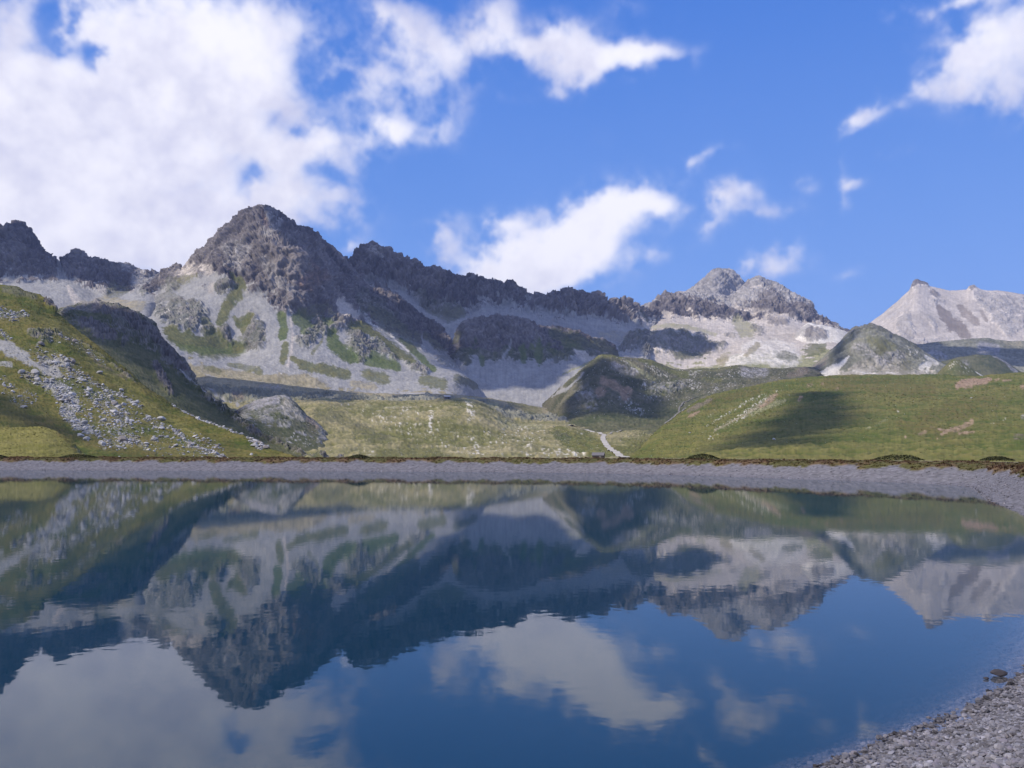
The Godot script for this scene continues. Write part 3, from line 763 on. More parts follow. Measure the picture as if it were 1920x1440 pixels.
			[0,-1784.1,285.8,-1880, 0.0343,-1749.2,288.5,-1880, 0.0687,-1714.4,291.1,-1880, 0.103,-1679.5,293.7,-1880, 0.1373,-1644.7,296.4,-1880, 0.1717,-1609.8,299,-1880, 0.206,-1574.9,301.6,-1880, 0.2403,-1540.1,304.3,-1880, 0.2747,-1505.2,306.9,-1880, 0.309,-1470.3,309.5,-1880, 0.3433,-1435.4,312.2,-1880, 0.3776,-1400.4,314.8,-1880, 0.412,-1365.5,317.4,-1880, 0.4463,-1330.6,320.1,-1880, 0.4806,-1295.7,322.7,-1880, 0.515,-1260.7,325.3,-1880, 0.5429,-1232.5,331.5,-1880, 0.5709,-1204.2,337.7,-1880, 0.5988,-1175.9,343.9,-1880, 0.6347,-1139.3,345.8,-1880, 0.6707,-1102.6,347.6,-1880, 0.7066,-1065.5,338.3,-1880, 0.7425,-1028.3,329.1,-1880, 0.7784,-991.2,319.8,-1880, 0.8144,-954.1,310.5,-1880, 0.8423,-925.9,318.7,-1880, 0.8703,-897.7,327,-1880, 0.8982,-869.4,335.2,-1880, 0.9321,-842.1,342.3,-1896.3, 0.9661,-868.2,372.3,-2039.4, 1,-949,430,-2330],
			[0,-1995.1,349.2,-2100, 0.0359,-1954.6,355.4,-2100, 0.0719,-1914,361.6,-2100, 0.1078,-1873.4,367.8,-2100, 0.1437,-1832.8,374.1,-2100, 0.1796,-1792.2,380.3,-2100, 0.2156,-1751.6,386.5,-2100, 0.2515,-1710.9,392.7,-2100, 0.2874,-1670.3,399,-2100, 0.3234,-1629.6,405.2,-2100, 0.3593,-1588.9,411.4,-2100, 0.3904,-1553.6,417,-2100, 0.4216,-1518.3,422.5,-2100, 0.4527,-1482.9,428.1,-2100, 0.4838,-1447.6,433.6,-2100, 0.515,-1412.3,439.2,-2100, 0.5429,-1382.1,438.4,-2102.9, 0.5709,-1351.8,437.6,-2105.8, 0.5988,-1321.5,436.8,-2108.6, 0.6228,-1295.5,438.7,-2111.1, 0.6467,-1269.5,440.6,-2113.6, 0.6796,-1233.5,439.9,-2117, 0.7126,-1197.3,439.2,-2120.4, 0.7425,-1164.6,442.7,-2123.5, 0.7725,-1131.3,437.7,-2126.5, 0.8048,-1094.9,422.9,-2129.9, 0.8383,-1057.5,417.9,-2133.3, 0.8611,-1032.1,416.3,-2135.7, 0.8838,-1006.7,414.6,-2138, 0.903,-985.5,420.6,-2140, 0.9222,-965.3,427.1,-2144.3, 0.9581,-972.5,452.6,-2258.2, 0.979,-1006.5,479.4,-2401, 1,-1060.2,517.2,-2600],
			[0,-2234.4,413.5,-2350, 0.0359,-2190,434.8,-2350, 0.0719,-2145.6,456.1,-2350, 0.1078,-2101.1,477.5,-2350, 0.1437,-2056.6,498.9,-2350, 0.1737,-2018.5,502.7,-2350, 0.2036,-1980.4,506.6,-2350, 0.2315,-1946,530,-2350, 0.2595,-1911.7,553.4,-2350, 0.2874,-1877.3,576.8,-2350, 0.3234,-1830.6,569,-2350, 0.3593,-1784,561.2,-2350, 0.3952,-1739,580.7,-2350, 0.4311,-1694,600.3,-2350, 0.4591,-1658.3,605.5,-2350, 0.487,-1622.6,610.8,-2350, 0.515,-1587,616,-2350, 0.5389,-1555.8,627.3,-2348.5, 0.5629,-1524.5,638.7,-2346.9, 0.5868,-1493.7,657.1,-2345.4, 0.5988,-1477.6,652.2,-2344.6, 0.6048,-1469,638,-2344.2, 0.6084,-1464.4,641,-2344, 0.6144,-1457.1,655,-2343.6, 0.6192,-1450.5,650.2,-2343.3, 0.6275,-1439.4,650.1,-2342.8, 0.6287,-1438.2,657.9,-2342.7, 0.6347,-1430.5,660.9,-2342.3, 0.6467,-1414.6,660.7,-2341.5, 0.6503,-1409.6,654.4,-2341.3, 0.6551,-1402.8,644.9,-2341, 0.6623,-1392.9,637,-2340.5, 0.6707,-1381.2,622.7,-2340, 0.6778,-1377.1,612.7,-2349.6, 0.6826,-1373.9,598.7,-2356, 0.6886,-1370.3,589.7,-2364, 0.7006,-1363.4,579.4,-2380, 0.709,-1358.2,567.8,-2391.2, 0.721,-1351,560.4,-2407.2, 0.7305,-1345.5,561.7,-2420, 0.7389,-1333.8,555.2,-2419.4, 0.7485,-1321.2,566.3,-2418.7, 0.7629,-1302.1,577.2,-2417.6, 0.7677,-1296,585.2,-2417.2, 0.7713,-1291.1,586.7,-2417, 0.7784,-1281.1,580.2,-2416.4, 0.7964,-1256.3,570.2,-2415.1, 0.8144,-1231.6,561.9,-2413.8, 0.8323,-1206.8,550.4,-2412.4, 0.8443,-1190.5,547,-2411.6, 0.8563,-1174.2,545.2,-2410.7, 0.8743,-1150,546.5,-2409.3, 0.8826,-1138.8,549.5,-2408.7, 0.8922,-1125.4,538.2,-2408, 0.9078,-1104.1,528.4,-2406.8, 0.9162,-1092.6,523.5,-2406.2, 0.9246,-1083.2,519.5,-2410.1, 0.9317,-1078.5,525,-2420.6, 0.9377,-1076.6,524.7,-2434.4, 0.9437,-1076.8,531.9,-2452.8, 0.9545,-1081.7,538.2,-2497.4, 0.9653,-1092.1,542.5,-2557, 0.982,-1118.9,541.6,-2679.1, 1,-1161.8,557.1,-2850]],
		patches = [
			["heath", .6, [.853,1.89,0.0144,.325, .884,2.039,0.012,.196]],
			["scree", .95, [.731,2.946,0.0048,.109, .733,2.469,0.0072,.169, .74,2.035,0.0096,.242]],
			["palescree", .8, [.752,1.754,0.0048,.077, .764,1.447,0.0084,.133, .778,1.238,0.012,.191]],
			["tan", .6, [.743,.932,0.0096,.11, .79,1.236,0.0096,.157, .838,1.467,0.012,.242, .91,.985,0.0192,.202]],
			["greyrock", .6, [.88,2.738,0.012,.195, .913,2.639,0.0144,.384]],
			["scree", .6, [.904,2.242,0.0168,.387, .94,2.161,0.0168,.565]],
			["heathrock", .7, [.922,1.73,0.0084,.236, .937,1.8,0.0072,.207]],
			["greyrock", .8, [.814,1.943,0.0048,.08, .832,1.868,0.006,.115]]]},
		{name = "mountain", label = "long dark serrated ridge under cloud shade in the centre", category = "mountain", columns = 538, rows = [60, 68, 49], bands = ["scree", "scree", "rock"], smooth = false, amp = 1.45, scale = 1.399,
		lines = [
			[0,-483,115.6,-2080, 0.0453,-394.8,99.4,-1855, 0.0906,-344.3,91.7,-1780, 0.136,-309.9,87.9,-1780, 0.1813,-275.4,84.1,-1780, 0.2266,-240.9,80.2,-1780, 0.2719,-206.5,76.4,-1780, 0.3172,-172,72.6,-1780, 0.3625,-137.6,68.8,-1780, 0.4079,-103.2,65,-1780, 0.4532,-68.8,61.1,-1780, 0.4985,-34.4,57.3,-1780, 0.5438,0,53.5,-1780, 0.5816,28.6,53.5,-1780, 0.6193,57.3,53.5,-1780, 0.6571,85.9,53.5,-1780, 0.6949,114.6,53.5,-1780, 0.7326,143.3,59.2,-1780, 0.7704,172,65,-1780, 0.8082,200.7,70.7,-1780, 0.8459,229.7,76.5,-1782.1, 0.8844,264.1,83.8,-1817.1, 0.923,306.7,93.4,-1895.1, 0.9615,359.5,105.6,-2016, 1,424.7,120.9,-2180],
			[0,-630.9,359.5,-2700, 0.0403,-539.5,331.8,-2493.9, 0.0806,-478.9,319.7,-2406.4, 0.1208,-436.9,318.9,-2404, 0.1611,-395.5,318.5,-2405.3, 0.2014,-354,318.2,-2406.7, 0.2417,-312.5,317.8,-2408, 0.282,-271,320.6,-2409.3, 0.3223,-229.5,323.4,-2410.7, 0.3625,-187.9,326.2,-2412, 0.3927,-156.6,322.4,-2413, 0.423,-125.3,318.6,-2414, 0.4632,-83.6,318.8,-2415.3, 0.5035,-41.8,319,-2416.7, 0.5438,0,319.1,-2418, 0.574,31.4,316.1,-2419, 0.6042,62.8,313.1,-2420, 0.6495,111.2,312.1,-2449.8, 0.6949,160.8,311,-2479.5, 0.7326,203.1,314,-2504.4, 0.7704,246.1,317.1,-2529.2, 0.8082,289.9,320.2,-2554, 0.8459,334.8,323.5,-2580.9, 0.8844,386.3,331,-2641.2, 0.923,446.8,343.8,-2744.5, 0.9615,518.5,362,-2890.7, 1,603.3,385.4,-3080],
			[0,-703.9,556.6,-3000, 0.0403,-608.1,533.5,-2797.9, 0.0806,-542.9,531.4,-2714.4, 0.1208,-496.2,545.5,-2716, 0.1511,-461.4,542.7,-2720, 0.1813,-424.9,537.9,-2714, 0.2266,-370.5,530.8,-2705, 0.2719,-316.3,500.5,-2696, 0.3021,-280.3,478.2,-2690, 0.3399,-237.2,475.1,-2697.5, 0.3776,-193.8,471.9,-2705, 0.4079,-158.9,468.5,-2711, 0.4381,-123.8,465.1,-2717, 0.4532,-106.3,477.5,-2720, 0.4607,-97.5,484,-2723, 0.4985,-53.5,477.6,-2738, 0.5438,0,489.8,-2756, 0.5816,45.1,483.3,-2771, 0.608,77,476,-2781.5, 0.6344,109,468.6,-2792, 0.6647,146,466,-2804, 0.6949,183.2,463.4,-2816, 0.7251,220.8,462.5,-2828, 0.7553,258.7,461.7,-2840, 0.7931,306.4,460.4,-2855, 0.8308,354.7,459,-2870, 0.861,395,455,-2892.7, 0.8988,452.2,476.9,-2958.1, 0.9063,464.6,477.2,-2976.2, 0.9517,544.4,481.4,-3101.1, 0.9758,593.5,489.2,-3192.1, 1,647.8,499.1,-3300],
			[0,-734.1,692.2,-3120, 0.034,-648.8,672.8,-2939.4, 0.068,-586,670.7,-2843.2, 0.0755,-574.6,660.9,-2833.3, 0.0861,-560.2,659.3,-2826.4, 0.0937,-551,664.8,-2826.2, 0.0967,-547.5,674.3,-2826.4, 0.1027,-540.4,685.6,-2826.8, 0.1133,-527.7,697.1,-2827.5, 0.1208,-518.6,702.9,-2828, 0.1224,-516.7,699.1,-2828.1, 0.1269,-511.3,706.7,-2828.4, 0.136,-500.4,710.6,-2829, 0.1465,-487.6,712.7,-2829.7, 0.1511,-482,712.8,-2830, 0.1556,-476.5,712.9,-2830.3, 0.1601,-471,707.3,-2830.7, 0.1692,-459.9,707.5,-2831.4, 0.1782,-448.8,700.1,-2832.1, 0.1798,-446.9,694.5,-2832.2, 0.1843,-441.4,696.4,-2832.5, 0.1934,-430.4,696.6,-2833.2, 0.2039,-417.5,689.3,-2834, 0.219,-399,680.1,-2835.2, 0.2341,-380.4,669.1,-2836.3, 0.2462,-365.6,661.8,-2837.3, 0.2508,-360,650.5,-2837.6, 0.2538,-356.3,644.9,-2837.8, 0.2583,-350.8,650.7,-2838.2, 0.2628,-345.3,654.5,-2838.5, 0.2719,-334.2,652.8,-2839.2, 0.287,-315.7,645.5,-2840.4, 0.3021,-297.2,636.4,-2841.5, 0.3248,-269.4,627.3,-2843.3, 0.3353,-256.4,619.9,-2844.1, 0.355,-232.3,610.8,-2845.6, 0.3731,-210.1,607.4,-2847, 0.3897,-189.7,605.8,-2848.2, 0.4003,-176.8,604,-2849, 0.4154,-158.2,604.3,-2850.2, 0.4305,-139.7,602.6,-2851.3, 0.4426,-124.8,595.3,-2852.3, 0.4607,-102.5,593.7,-2853.7, 0.4713,-89.5,595.7,-2854.5, 0.4804,-78.3,590.2,-2855.2, 0.4985,-55.9,592.4,-2856.5, 0.5106,-41,586.9,-2857.5, 0.5211,-28,577.6,-2858.3, 0.5287,-18.7,574,-2858.8, 0.5363,-9.3,576,-2859.4, 0.5438,0,573.4,-2860, 0.5468,3.7,572.6,-2861.4, 0.5589,18.7,560.5,-2867.1, 0.571,33.7,548.3,-2872.8, 0.5816,46.9,541.6,-2877.7, 0.5921,60.1,544.5,-2882.7, 0.6042,75.3,543.6,-2888.3, 0.6208,96.3,548.9,-2896.1, 0.6314,109.7,547.9,-2901.1, 0.6375,117.4,542.7,-2903.9, 0.6465,128.9,553.1,-2908.2, 0.6541,138.6,555.7,-2911.7, 0.6677,156,558.8,-2918.1, 0.6798,171.6,561.8,-2923.8, 0.6918,187.2,568.7,-2929.4, 0.7054,204.9,571.9,-2935.8, 0.7205,224.5,569.4,-2942.9, 0.7266,232.4,568,-2945.7, 0.7432,254.2,567.5,-2953.5, 0.7553,270.1,562.7,-2959.2, 0.7628,280,553.6,-2962.7, 0.7689,287.9,544.4,-2965.5, 0.7734,293.9,535,-2967.7, 0.7764,298,550.9,-2969.1, 0.7779,300.1,556.9,-2969.8, 0.784,308.1,559.4,-2972.6, 0.79,316.1,554,-2975.5, 0.7961,324.1,544.7,-2978.3, 0.8021,332,531.5,-2981.1, 0.8051,336,523.9,-2982.5, 0.8097,342.2,532.1,-2984.7, 0.8157,350.4,542.5,-2987.5, 0.8248,362.6,545.2,-2991.8, 0.8384,380.9,540.5,-2998.4, 0.8459,391.3,535.5,-3003.8, 0.855,404.2,533.1,-3012.4, 0.8595,410.8,541.9,-3017.6, 0.8671,422.2,551.7,-3027.6, 0.8731,431.3,551.4,-3036.8, 0.8807,443,545.7,-3049.7, 0.8882,455,536.2,-3064.3, 0.8958,467.4,537,-3080.6, 0.9063,485.4,535.3,-3106.2, 0.9517,569.3,528.5,-3240.8, 0.9758,620.6,522.1,-3336.9, 1,677.1,517.1,-3450]],
		patches = [
			["heathrock", .85, [.287,2.043,0.0181,.174, .325,1.931,0.0211,.215, .378,1.869,0.0211,.229]],
			["heath", .6, [.31,1.738,0.0151,.15, .355,1.636,0.0181,.194, .4,1.786,0.0151,.163]],
			["scree", .95, [.204,2.108,0.0121,.115, .224,1.988,0.0136,.092, .264,1.789,0.0121,.096, .302,1.659,0.0136,.133, .34,1.44,0.0136,.142, .375,1.098,0.0166,.18]],
			["scree", .95, [.378,1.331,0.0136,.147, .431,1.726,0.0121,.132, .476,1.824,0.0121,.118, .529,1.907,0.0121,.117]],
			["scree", .8, [.136,2.13,0.0106,.091, .181,2.042,0.0091,.084]],
			["greyrock", .5, [.151,2.772,0.0121,.101, .174,2.735,0.0121,.106]],
			["heath", .7, [.257,1.593,0.0151,.115, .219,1.68,0.0151,.102, .181,1.811,0.0151,.1]],
			["heath", .5, [.582,2.524,0.006,.19, .604,2.13,0.0076,.198, .622,1.915,0.006,.064]],
			["scree", .8, [.582,2.714,0.006,.19, .612,2.026,0.0076,.181, .65,1.938,0.0076,.082]],
			["rock", .8, [.838,2.062,0.0091,.188, .873,2.031,0.0076,.143]],
			["palescree", .7, [.899,2.366,0.0091,.313, .914,1.896,0.0151,.191, .929,1.642,0.0181,.241]],
			["heath", .8, [.894,2.943,0.003,.096, .906,2.453,0.0045,.164, .924,1.968,0.0045,.059]],
			["tan", .4, [.801,1.403,0.0151,.183, .861,1.347,0.0151,.204]],
			["heathrock", .9, [.853,.976,0.0121,.063, .884,1.228,0.0211,.266, .914,1.381,0.0211,.267, .929,1.04,0.0211,.281]]]},
		{name = "hill", label = "dark rock buttress with green grass tongues above a scree bowl", category = "hill", columns = 242, rows = [60, 27, 10, 33], bands = ["scree", "scree", "heathrock", "rock"], smooth = false, amp = 0.9, scale = 1.102,
		lines = [
			[0,-167.2,47.5,-2030, 0.0769,-116.1,42.6,-1802.8, 0.1538,-82.6,42.1,-1780, 0.2308,-50.7,42.1,-1780, 0.3077,-18.7,42.1,-1780, 0.3846,13.3,42.1,-1780, 0.4615,45.3,42.1,-1780, 0.5385,77.3,42.1,-1780, 0.6154,109.2,42.1,-1780, 0.6923,141.2,42.1,-1780, 0.7692,176.5,42.8,-1814.1, 0.8462,221.9,45.2,-1925.4, 0.9231,281.7,49.3,-2114, 1,359.9,55.1,-2380],
			[0,-186.3,204.9,-2250, 0.0624,-139.4,181.4,-2046.9, 0.1249,-106.9,172.1,-2000, 0.1873,-77.6,166.9,-2000, 0.27,-38.8,165.6,-2000, 0.3526,0,164.3,-2000, 0.4353,38.8,165,-2000, 0.5179,77.6,165.6,-2000, 0.573,103.4,169.5,-2000, 0.6281,129.3,173.4,-2000, 0.6832,155.2,177.3,-2000, 0.7383,182.1,182.2,-2011.2, 0.8037,219.7,189.1,-2074.5, 0.8691,266.1,201.2,-2193.7, 0.9346,323.7,218.6,-2368.9, 1,395.3,241.2,-2600],
			[0,-196.4,246.4,-2370, 0.0523,-154.6,240,-2188.9, 0.1047,-123.7,244.3,-2120.6, 0.1873,-82.4,238.7,-2120, 0.27,-41.2,233.2,-2120, 0.3526,0,236,-2120, 0.4077,27.5,234.6,-2120, 0.4628,54.9,233.2,-2120, 0.5179,82.4,234.6,-2120, 0.573,109.9,236,-2120, 0.6281,137.4,240.1,-2120, 0.6832,164.9,244.3,-2120, 0.7383,193.4,242.7,-2131.2, 0.7934,226.1,245.5,-2180.7, 0.8623,275.4,249.6,-2298.5, 0.9311,337,259.1,-2478.3, 1,413.8,273.4,-2720],
			[0,-200.6,256.3,-2420, 0.0523,-158.2,257,-2238.9, 0.1047,-126.7,268.4,-2170.6, 0.1873,-84.4,268.3,-2170, 0.27,-42.2,264.1,-2170, 0.3526,0,266.9,-2170, 0.4077,28.1,264.1,-2170, 0.4628,56.3,261.3,-2170, 0.5179,84.4,264.8,-2170, 0.573,112.6,268.3,-2170, 0.6281,140.7,270.5,-2170, 0.6832,168.9,272.6,-2170, 0.7383,198,268.3,-2181.2, 0.7934,231.4,268.5,-2230.7, 0.8623,281.6,267.1,-2348.5, 0.9311,343.9,270.9,-2528.3, 1,421.4,278.4,-2770],
			[0,-203.1,262.6,-2450, 0.0303,-177.9,274.5,-2346, 0.0551,-160.4,305.3,-2289, 0.0826,-143.6,334.8,-2255.3, 0.0937,-137.5,345.9,-2250.6, 0.1047,-131.7,350.4,-2250.9, 0.1322,-117.8,361.3,-2263.5, 0.1653,-100.8,368.3,-2279.4, 0.1873,-89.4,372.7,-2290, 0.2011,-81.9,374.4,-2289.8, 0.2287,-67,374.4,-2289.5, 0.27,-44.7,377.3,-2289, 0.3251,-14.9,375.7,-2288.3, 0.3664,7.4,377.1,-2287.8, 0.4215,37.2,368,-2287.1, 0.4628,59.5,358.9,-2286.6, 0.4959,77.3,348.3,-2286.2, 0.5317,96.6,345.3,-2285.8, 0.573,118.8,345.2,-2285.3, 0.6143,141.1,340.6,-2284.7, 0.6556,163.3,336.1,-2284.2, 0.7107,192.9,325.7,-2284.8, 0.7658,225.3,317.6,-2313.9, 0.7989,247.2,318,-2350.4, 0.8347,273.3,323.9,-2406, 0.8567,290.8,319.9,-2448.6, 0.876,307,312.4,-2491, 0.9036,331.9,304.3,-2560.1, 0.9311,359.1,296.3,-2639.1, 1,438.1,285.6,-2880]],
		patches = [
			["heath", .7, [.05,3.812,0.0165,.254, .083,3.588,0.022,.183]],
			["heath", .9, [.11,2.02,0.022,.603, .121,1.745,0.022,.182]],
			["green", .9, [.196,2.023,0.0138,.292, .201,1.745,0.011,.09]],
			["green", .9, [.402,3.045,0.022,.129, .408,2.294,0.0193,.412, .416,1.888,0.0083,.069]],
			["green", .8, [.455,3.083,0.0165,.105]],
			["green", .95, [.49,2.925,0.0248,.537, .496,2.201,0.022,.473, .499,1.915,0.011,.094]],
			["heath", .8, [.353,2.778,0.0165,.333, .347,2.341,0.011,.222]],
			["heath", .8, [.27,2.611,0.0165,.333, .264,2.097,0.011,.223]],
			["heath", .7, [.573,2.316,0.0138,.263, .584,1.888,0.0138,.122]],
			["scree", .8, [.347,3.175,0.0055,.031, .325,2.537,0.0083,.167, .298,1.659,0.011,.093]],
			["heath", .8, [.573,3.595,0.0331,.286, .683,3.407,0.0386,.475, .793,3.426,0.0331,.511, .876,3.35,0.022,.4]],
			["meadow", .8, [.628,3.233,0.0275,.274, .697,2.871,0.0248,.581]],
			["green", .6, [.669,3.138,0.0165,.19]],
			["palescree", .9, [.678,2.514,0.0165,.372, .725,1.987,0.0275,.268, .766,1.913,0.022,.231]],
			["meadow", .6, [.545,2.795,0.0165,.329, .634,1.968,0.022,.195]],
			["screespeck", .5, [.601,2.027,0.022,.438, .634,1.529,0.0165,.146]],
			["palegrass", .9, [.614,1.262,0.0055,.049, .697,1.459,0.0055,.05, .766,1.798,0.0055,.058]]]},
		{name = "mountain", label = "tall grey brown pyramid peak above scree aprons left of centre", category = "mountain", columns = 552, rows = [31, 57, 82, 58, 39], bands = ["tan", "scree", "scree", "rock", "rock"], smooth = false, amp = 1.0, scale = 1.064,
		lines = [
			[0,-675.8,172.2,-1420, 0.0365,-652.5,160.1,-1420, 0.073,-629.3,148.1,-1420, 0.1096,-606.1,136.1,-1420, 0.1461,-582.9,124.1,-1420, 0.1826,-559.7,112.2,-1420, 0.2268,-532,104.8,-1420, 0.271,-504.3,97.4,-1420, 0.3152,-476.6,90.1,-1420, 0.3594,-448.9,82.7,-1420, 0.4035,-421.2,75.4,-1420, 0.4456,-395,74.1,-1420, 0.4877,-368.9,72.8,-1420, 0.5298,-342.7,71.5,-1420, 0.5718,-316.5,70.2,-1420, 0.6139,-290.3,68.9,-1420, 0.656,-264.1,67.6,-1420, 0.6981,-238,66.3,-1420, 0.7412,-211.2,67.6,-1420, 0.7843,-184.4,68.9,-1420, 0.8275,-157.6,70.2,-1420, 0.8706,-130.8,71.5,-1420, 0.9137,-104,72.8,-1420.2, 0.9569,-82.2,78.7,-1511.7, 1,-62.8,93.1,-1770],
			[0,-739,223.1,-1550, 0.0363,-713.7,209.5,-1550, 0.0727,-688.4,196,-1550, 0.109,-663.1,182.6,-1550, 0.1458,-637.5,168.4,-1550, 0.1826,-612,154.3,-1550, 0.2194,-586.8,149.3,-1550, 0.2563,-561.5,144.2,-1550, 0.2955,-534.7,140.2,-1550, 0.3348,-507.9,136.2,-1550, 0.3741,-481,132.1,-1550, 0.4134,-454.2,126.8,-1550, 0.4526,-427.3,121.4,-1550, 0.4919,-400.5,116.1,-1550, 0.5361,-370.4,111.1,-1550, 0.5803,-340.3,106,-1550, 0.6195,-313.5,103.7,-1550, 0.6588,-286.8,101.4,-1550, 0.6981,-260.1,99,-1550, 0.7423,-230.1,100.5,-1550, 0.7865,-200.1,102,-1550, 0.8306,-170.1,105.5,-1550, 0.8748,-140.1,109,-1550, 0.9165,-111.8,105.1,-1551.1, 0.9583,-88.6,107.2,-1647.5, 1,-67.4,118.1,-1900],
			[0,-839.8,270.1,-1760, 0.0363,-811.6,271.7,-1760, 0.0727,-783.4,273.2,-1760, 0.109,-755.3,274.7,-1760, 0.1532,-720.7,266.7,-1760, 0.1973,-686.1,258.6,-1760, 0.2415,-651.2,237.8,-1760, 0.2857,-616.3,217.1,-1760, 0.3299,-581.9,208,-1760, 0.3667,-553.6,218.9,-1760, 0.4035,-525.3,229.8,-1760, 0.433,-502.6,232.7,-1760, 0.4624,-479.8,235.5,-1760, 0.5066,-445.4,229.8,-1760, 0.5508,-411,224,-1760, 0.5876,-382.3,211.4,-1760, 0.6244,-353.5,198.8,-1760, 0.6613,-324.9,191.9,-1760, 0.6981,-296.3,185,-1760, 0.7349,-267.8,179.3,-1760, 0.7717,-239.2,173.6,-1760, 0.8085,-210.7,170.1,-1760, 0.8454,-182.2,166.7,-1760, 0.8895,-148,163.9,-1760, 0.9337,-115.3,163,-1781.9, 0.9669,-95,160.9,-1896.7, 1,-75,164.9,-2110],
			[0,-945.2,316.4,-1980, 0.0324,-934.2,343.9,-2015.7, 0.0648,-922.2,372.2,-2051.4, 0.109,-903.9,408.7,-2100, 0.1532,-853.8,426.1,-2076.4, 0.19,-812.6,433.6,-2056.8, 0.2268,-771.9,441,-2037.1, 0.2563,-739.6,440.3,-2021.4, 0.2857,-707.7,439.6,-2005.7, 0.3152,-675.7,418.6,-1990, 0.3299,-659.7,408.1,-1981.7, 0.352,-635.9,392.5,-1969.2, 0.3778,-608.7,383.2,-1954.6, 0.4035,-581.9,374,-1940, 0.4477,-535.8,336.1,-1913.3, 0.4698,-513.3,323.8,-1900, 0.4919,-496.8,315.2,-1909, 0.5066,-485.9,313.1,-1915, 0.5508,-463.1,313.5,-1978, 0.5803,-446.8,330.1,-2020, 0.6097,-429.7,347.2,-2063.3, 0.6392,-411.3,352.4,-2106.7, 0.6686,-391.7,357.4,-2150, 0.6981,-367.4,346.9,-2172.5, 0.7275,-342.4,336,-2195, 0.757,-317,324.9,-2217.5, 0.7865,-290.9,313.5,-2240, 0.8159,-260.5,293.9,-2230, 0.8454,-230.4,274.4,-2220, 0.8748,-200.6,258.8,-2210, 0.9043,-171,243.3,-2200, 0.9337,-142.3,227.3,-2197.3, 0.9632,-117.5,218.4,-2269.9, 1,-87.8,208.5,-2470],
			[0,-954.9,323.5,-2000, 0.0324,-946.4,356.3,-2041.2, 0.0648,-936.6,390.2,-2082.5, 0.109,-921.1,430.3,-2138.8, 0.1178,-917.6,436.8,-2150, 0.1532,-884.5,453.8,-2150, 0.1826,-856.9,469.2,-2150, 0.2268,-811.7,490,-2140, 0.2563,-781.8,509.8,-2133.3, 0.2857,-752.2,529.4,-2126.7, 0.3152,-722.3,536.2,-2120, 0.3594,-671.3,541.2,-2090, 0.3741,-654.3,535.3,-2080, 0.4035,-619.4,522.4,-2055, 0.433,-585.1,509.6,-2030, 0.4742,-542.1,487.7,-2010, 0.4919,-529.9,483.9,-2024.1, 0.4993,-524.7,479.9,-2030, 0.525,-515.9,474.5,-2090, 0.5508,-505.7,468.1,-2150, 0.5803,-494.1,463.9,-2226, 0.6097,-480.6,458.3,-2302, 0.6244,-473.1,457.3,-2340, 0.6686,-431.2,436.1,-2363.3, 0.7128,-388.5,418.4,-2386.7, 0.757,-345,400.2,-2410, 0.8012,-293.2,363.1,-2374, 0.8454,-242.9,327,-2338, 0.8748,-210.2,297.5,-2314, 0.9043,-178.1,268.5,-2290, 0.9337,-147.3,241.1,-2275, 0.9669,-117.8,227.4,-2348.3, 1,-89.6,220.8,-2520],
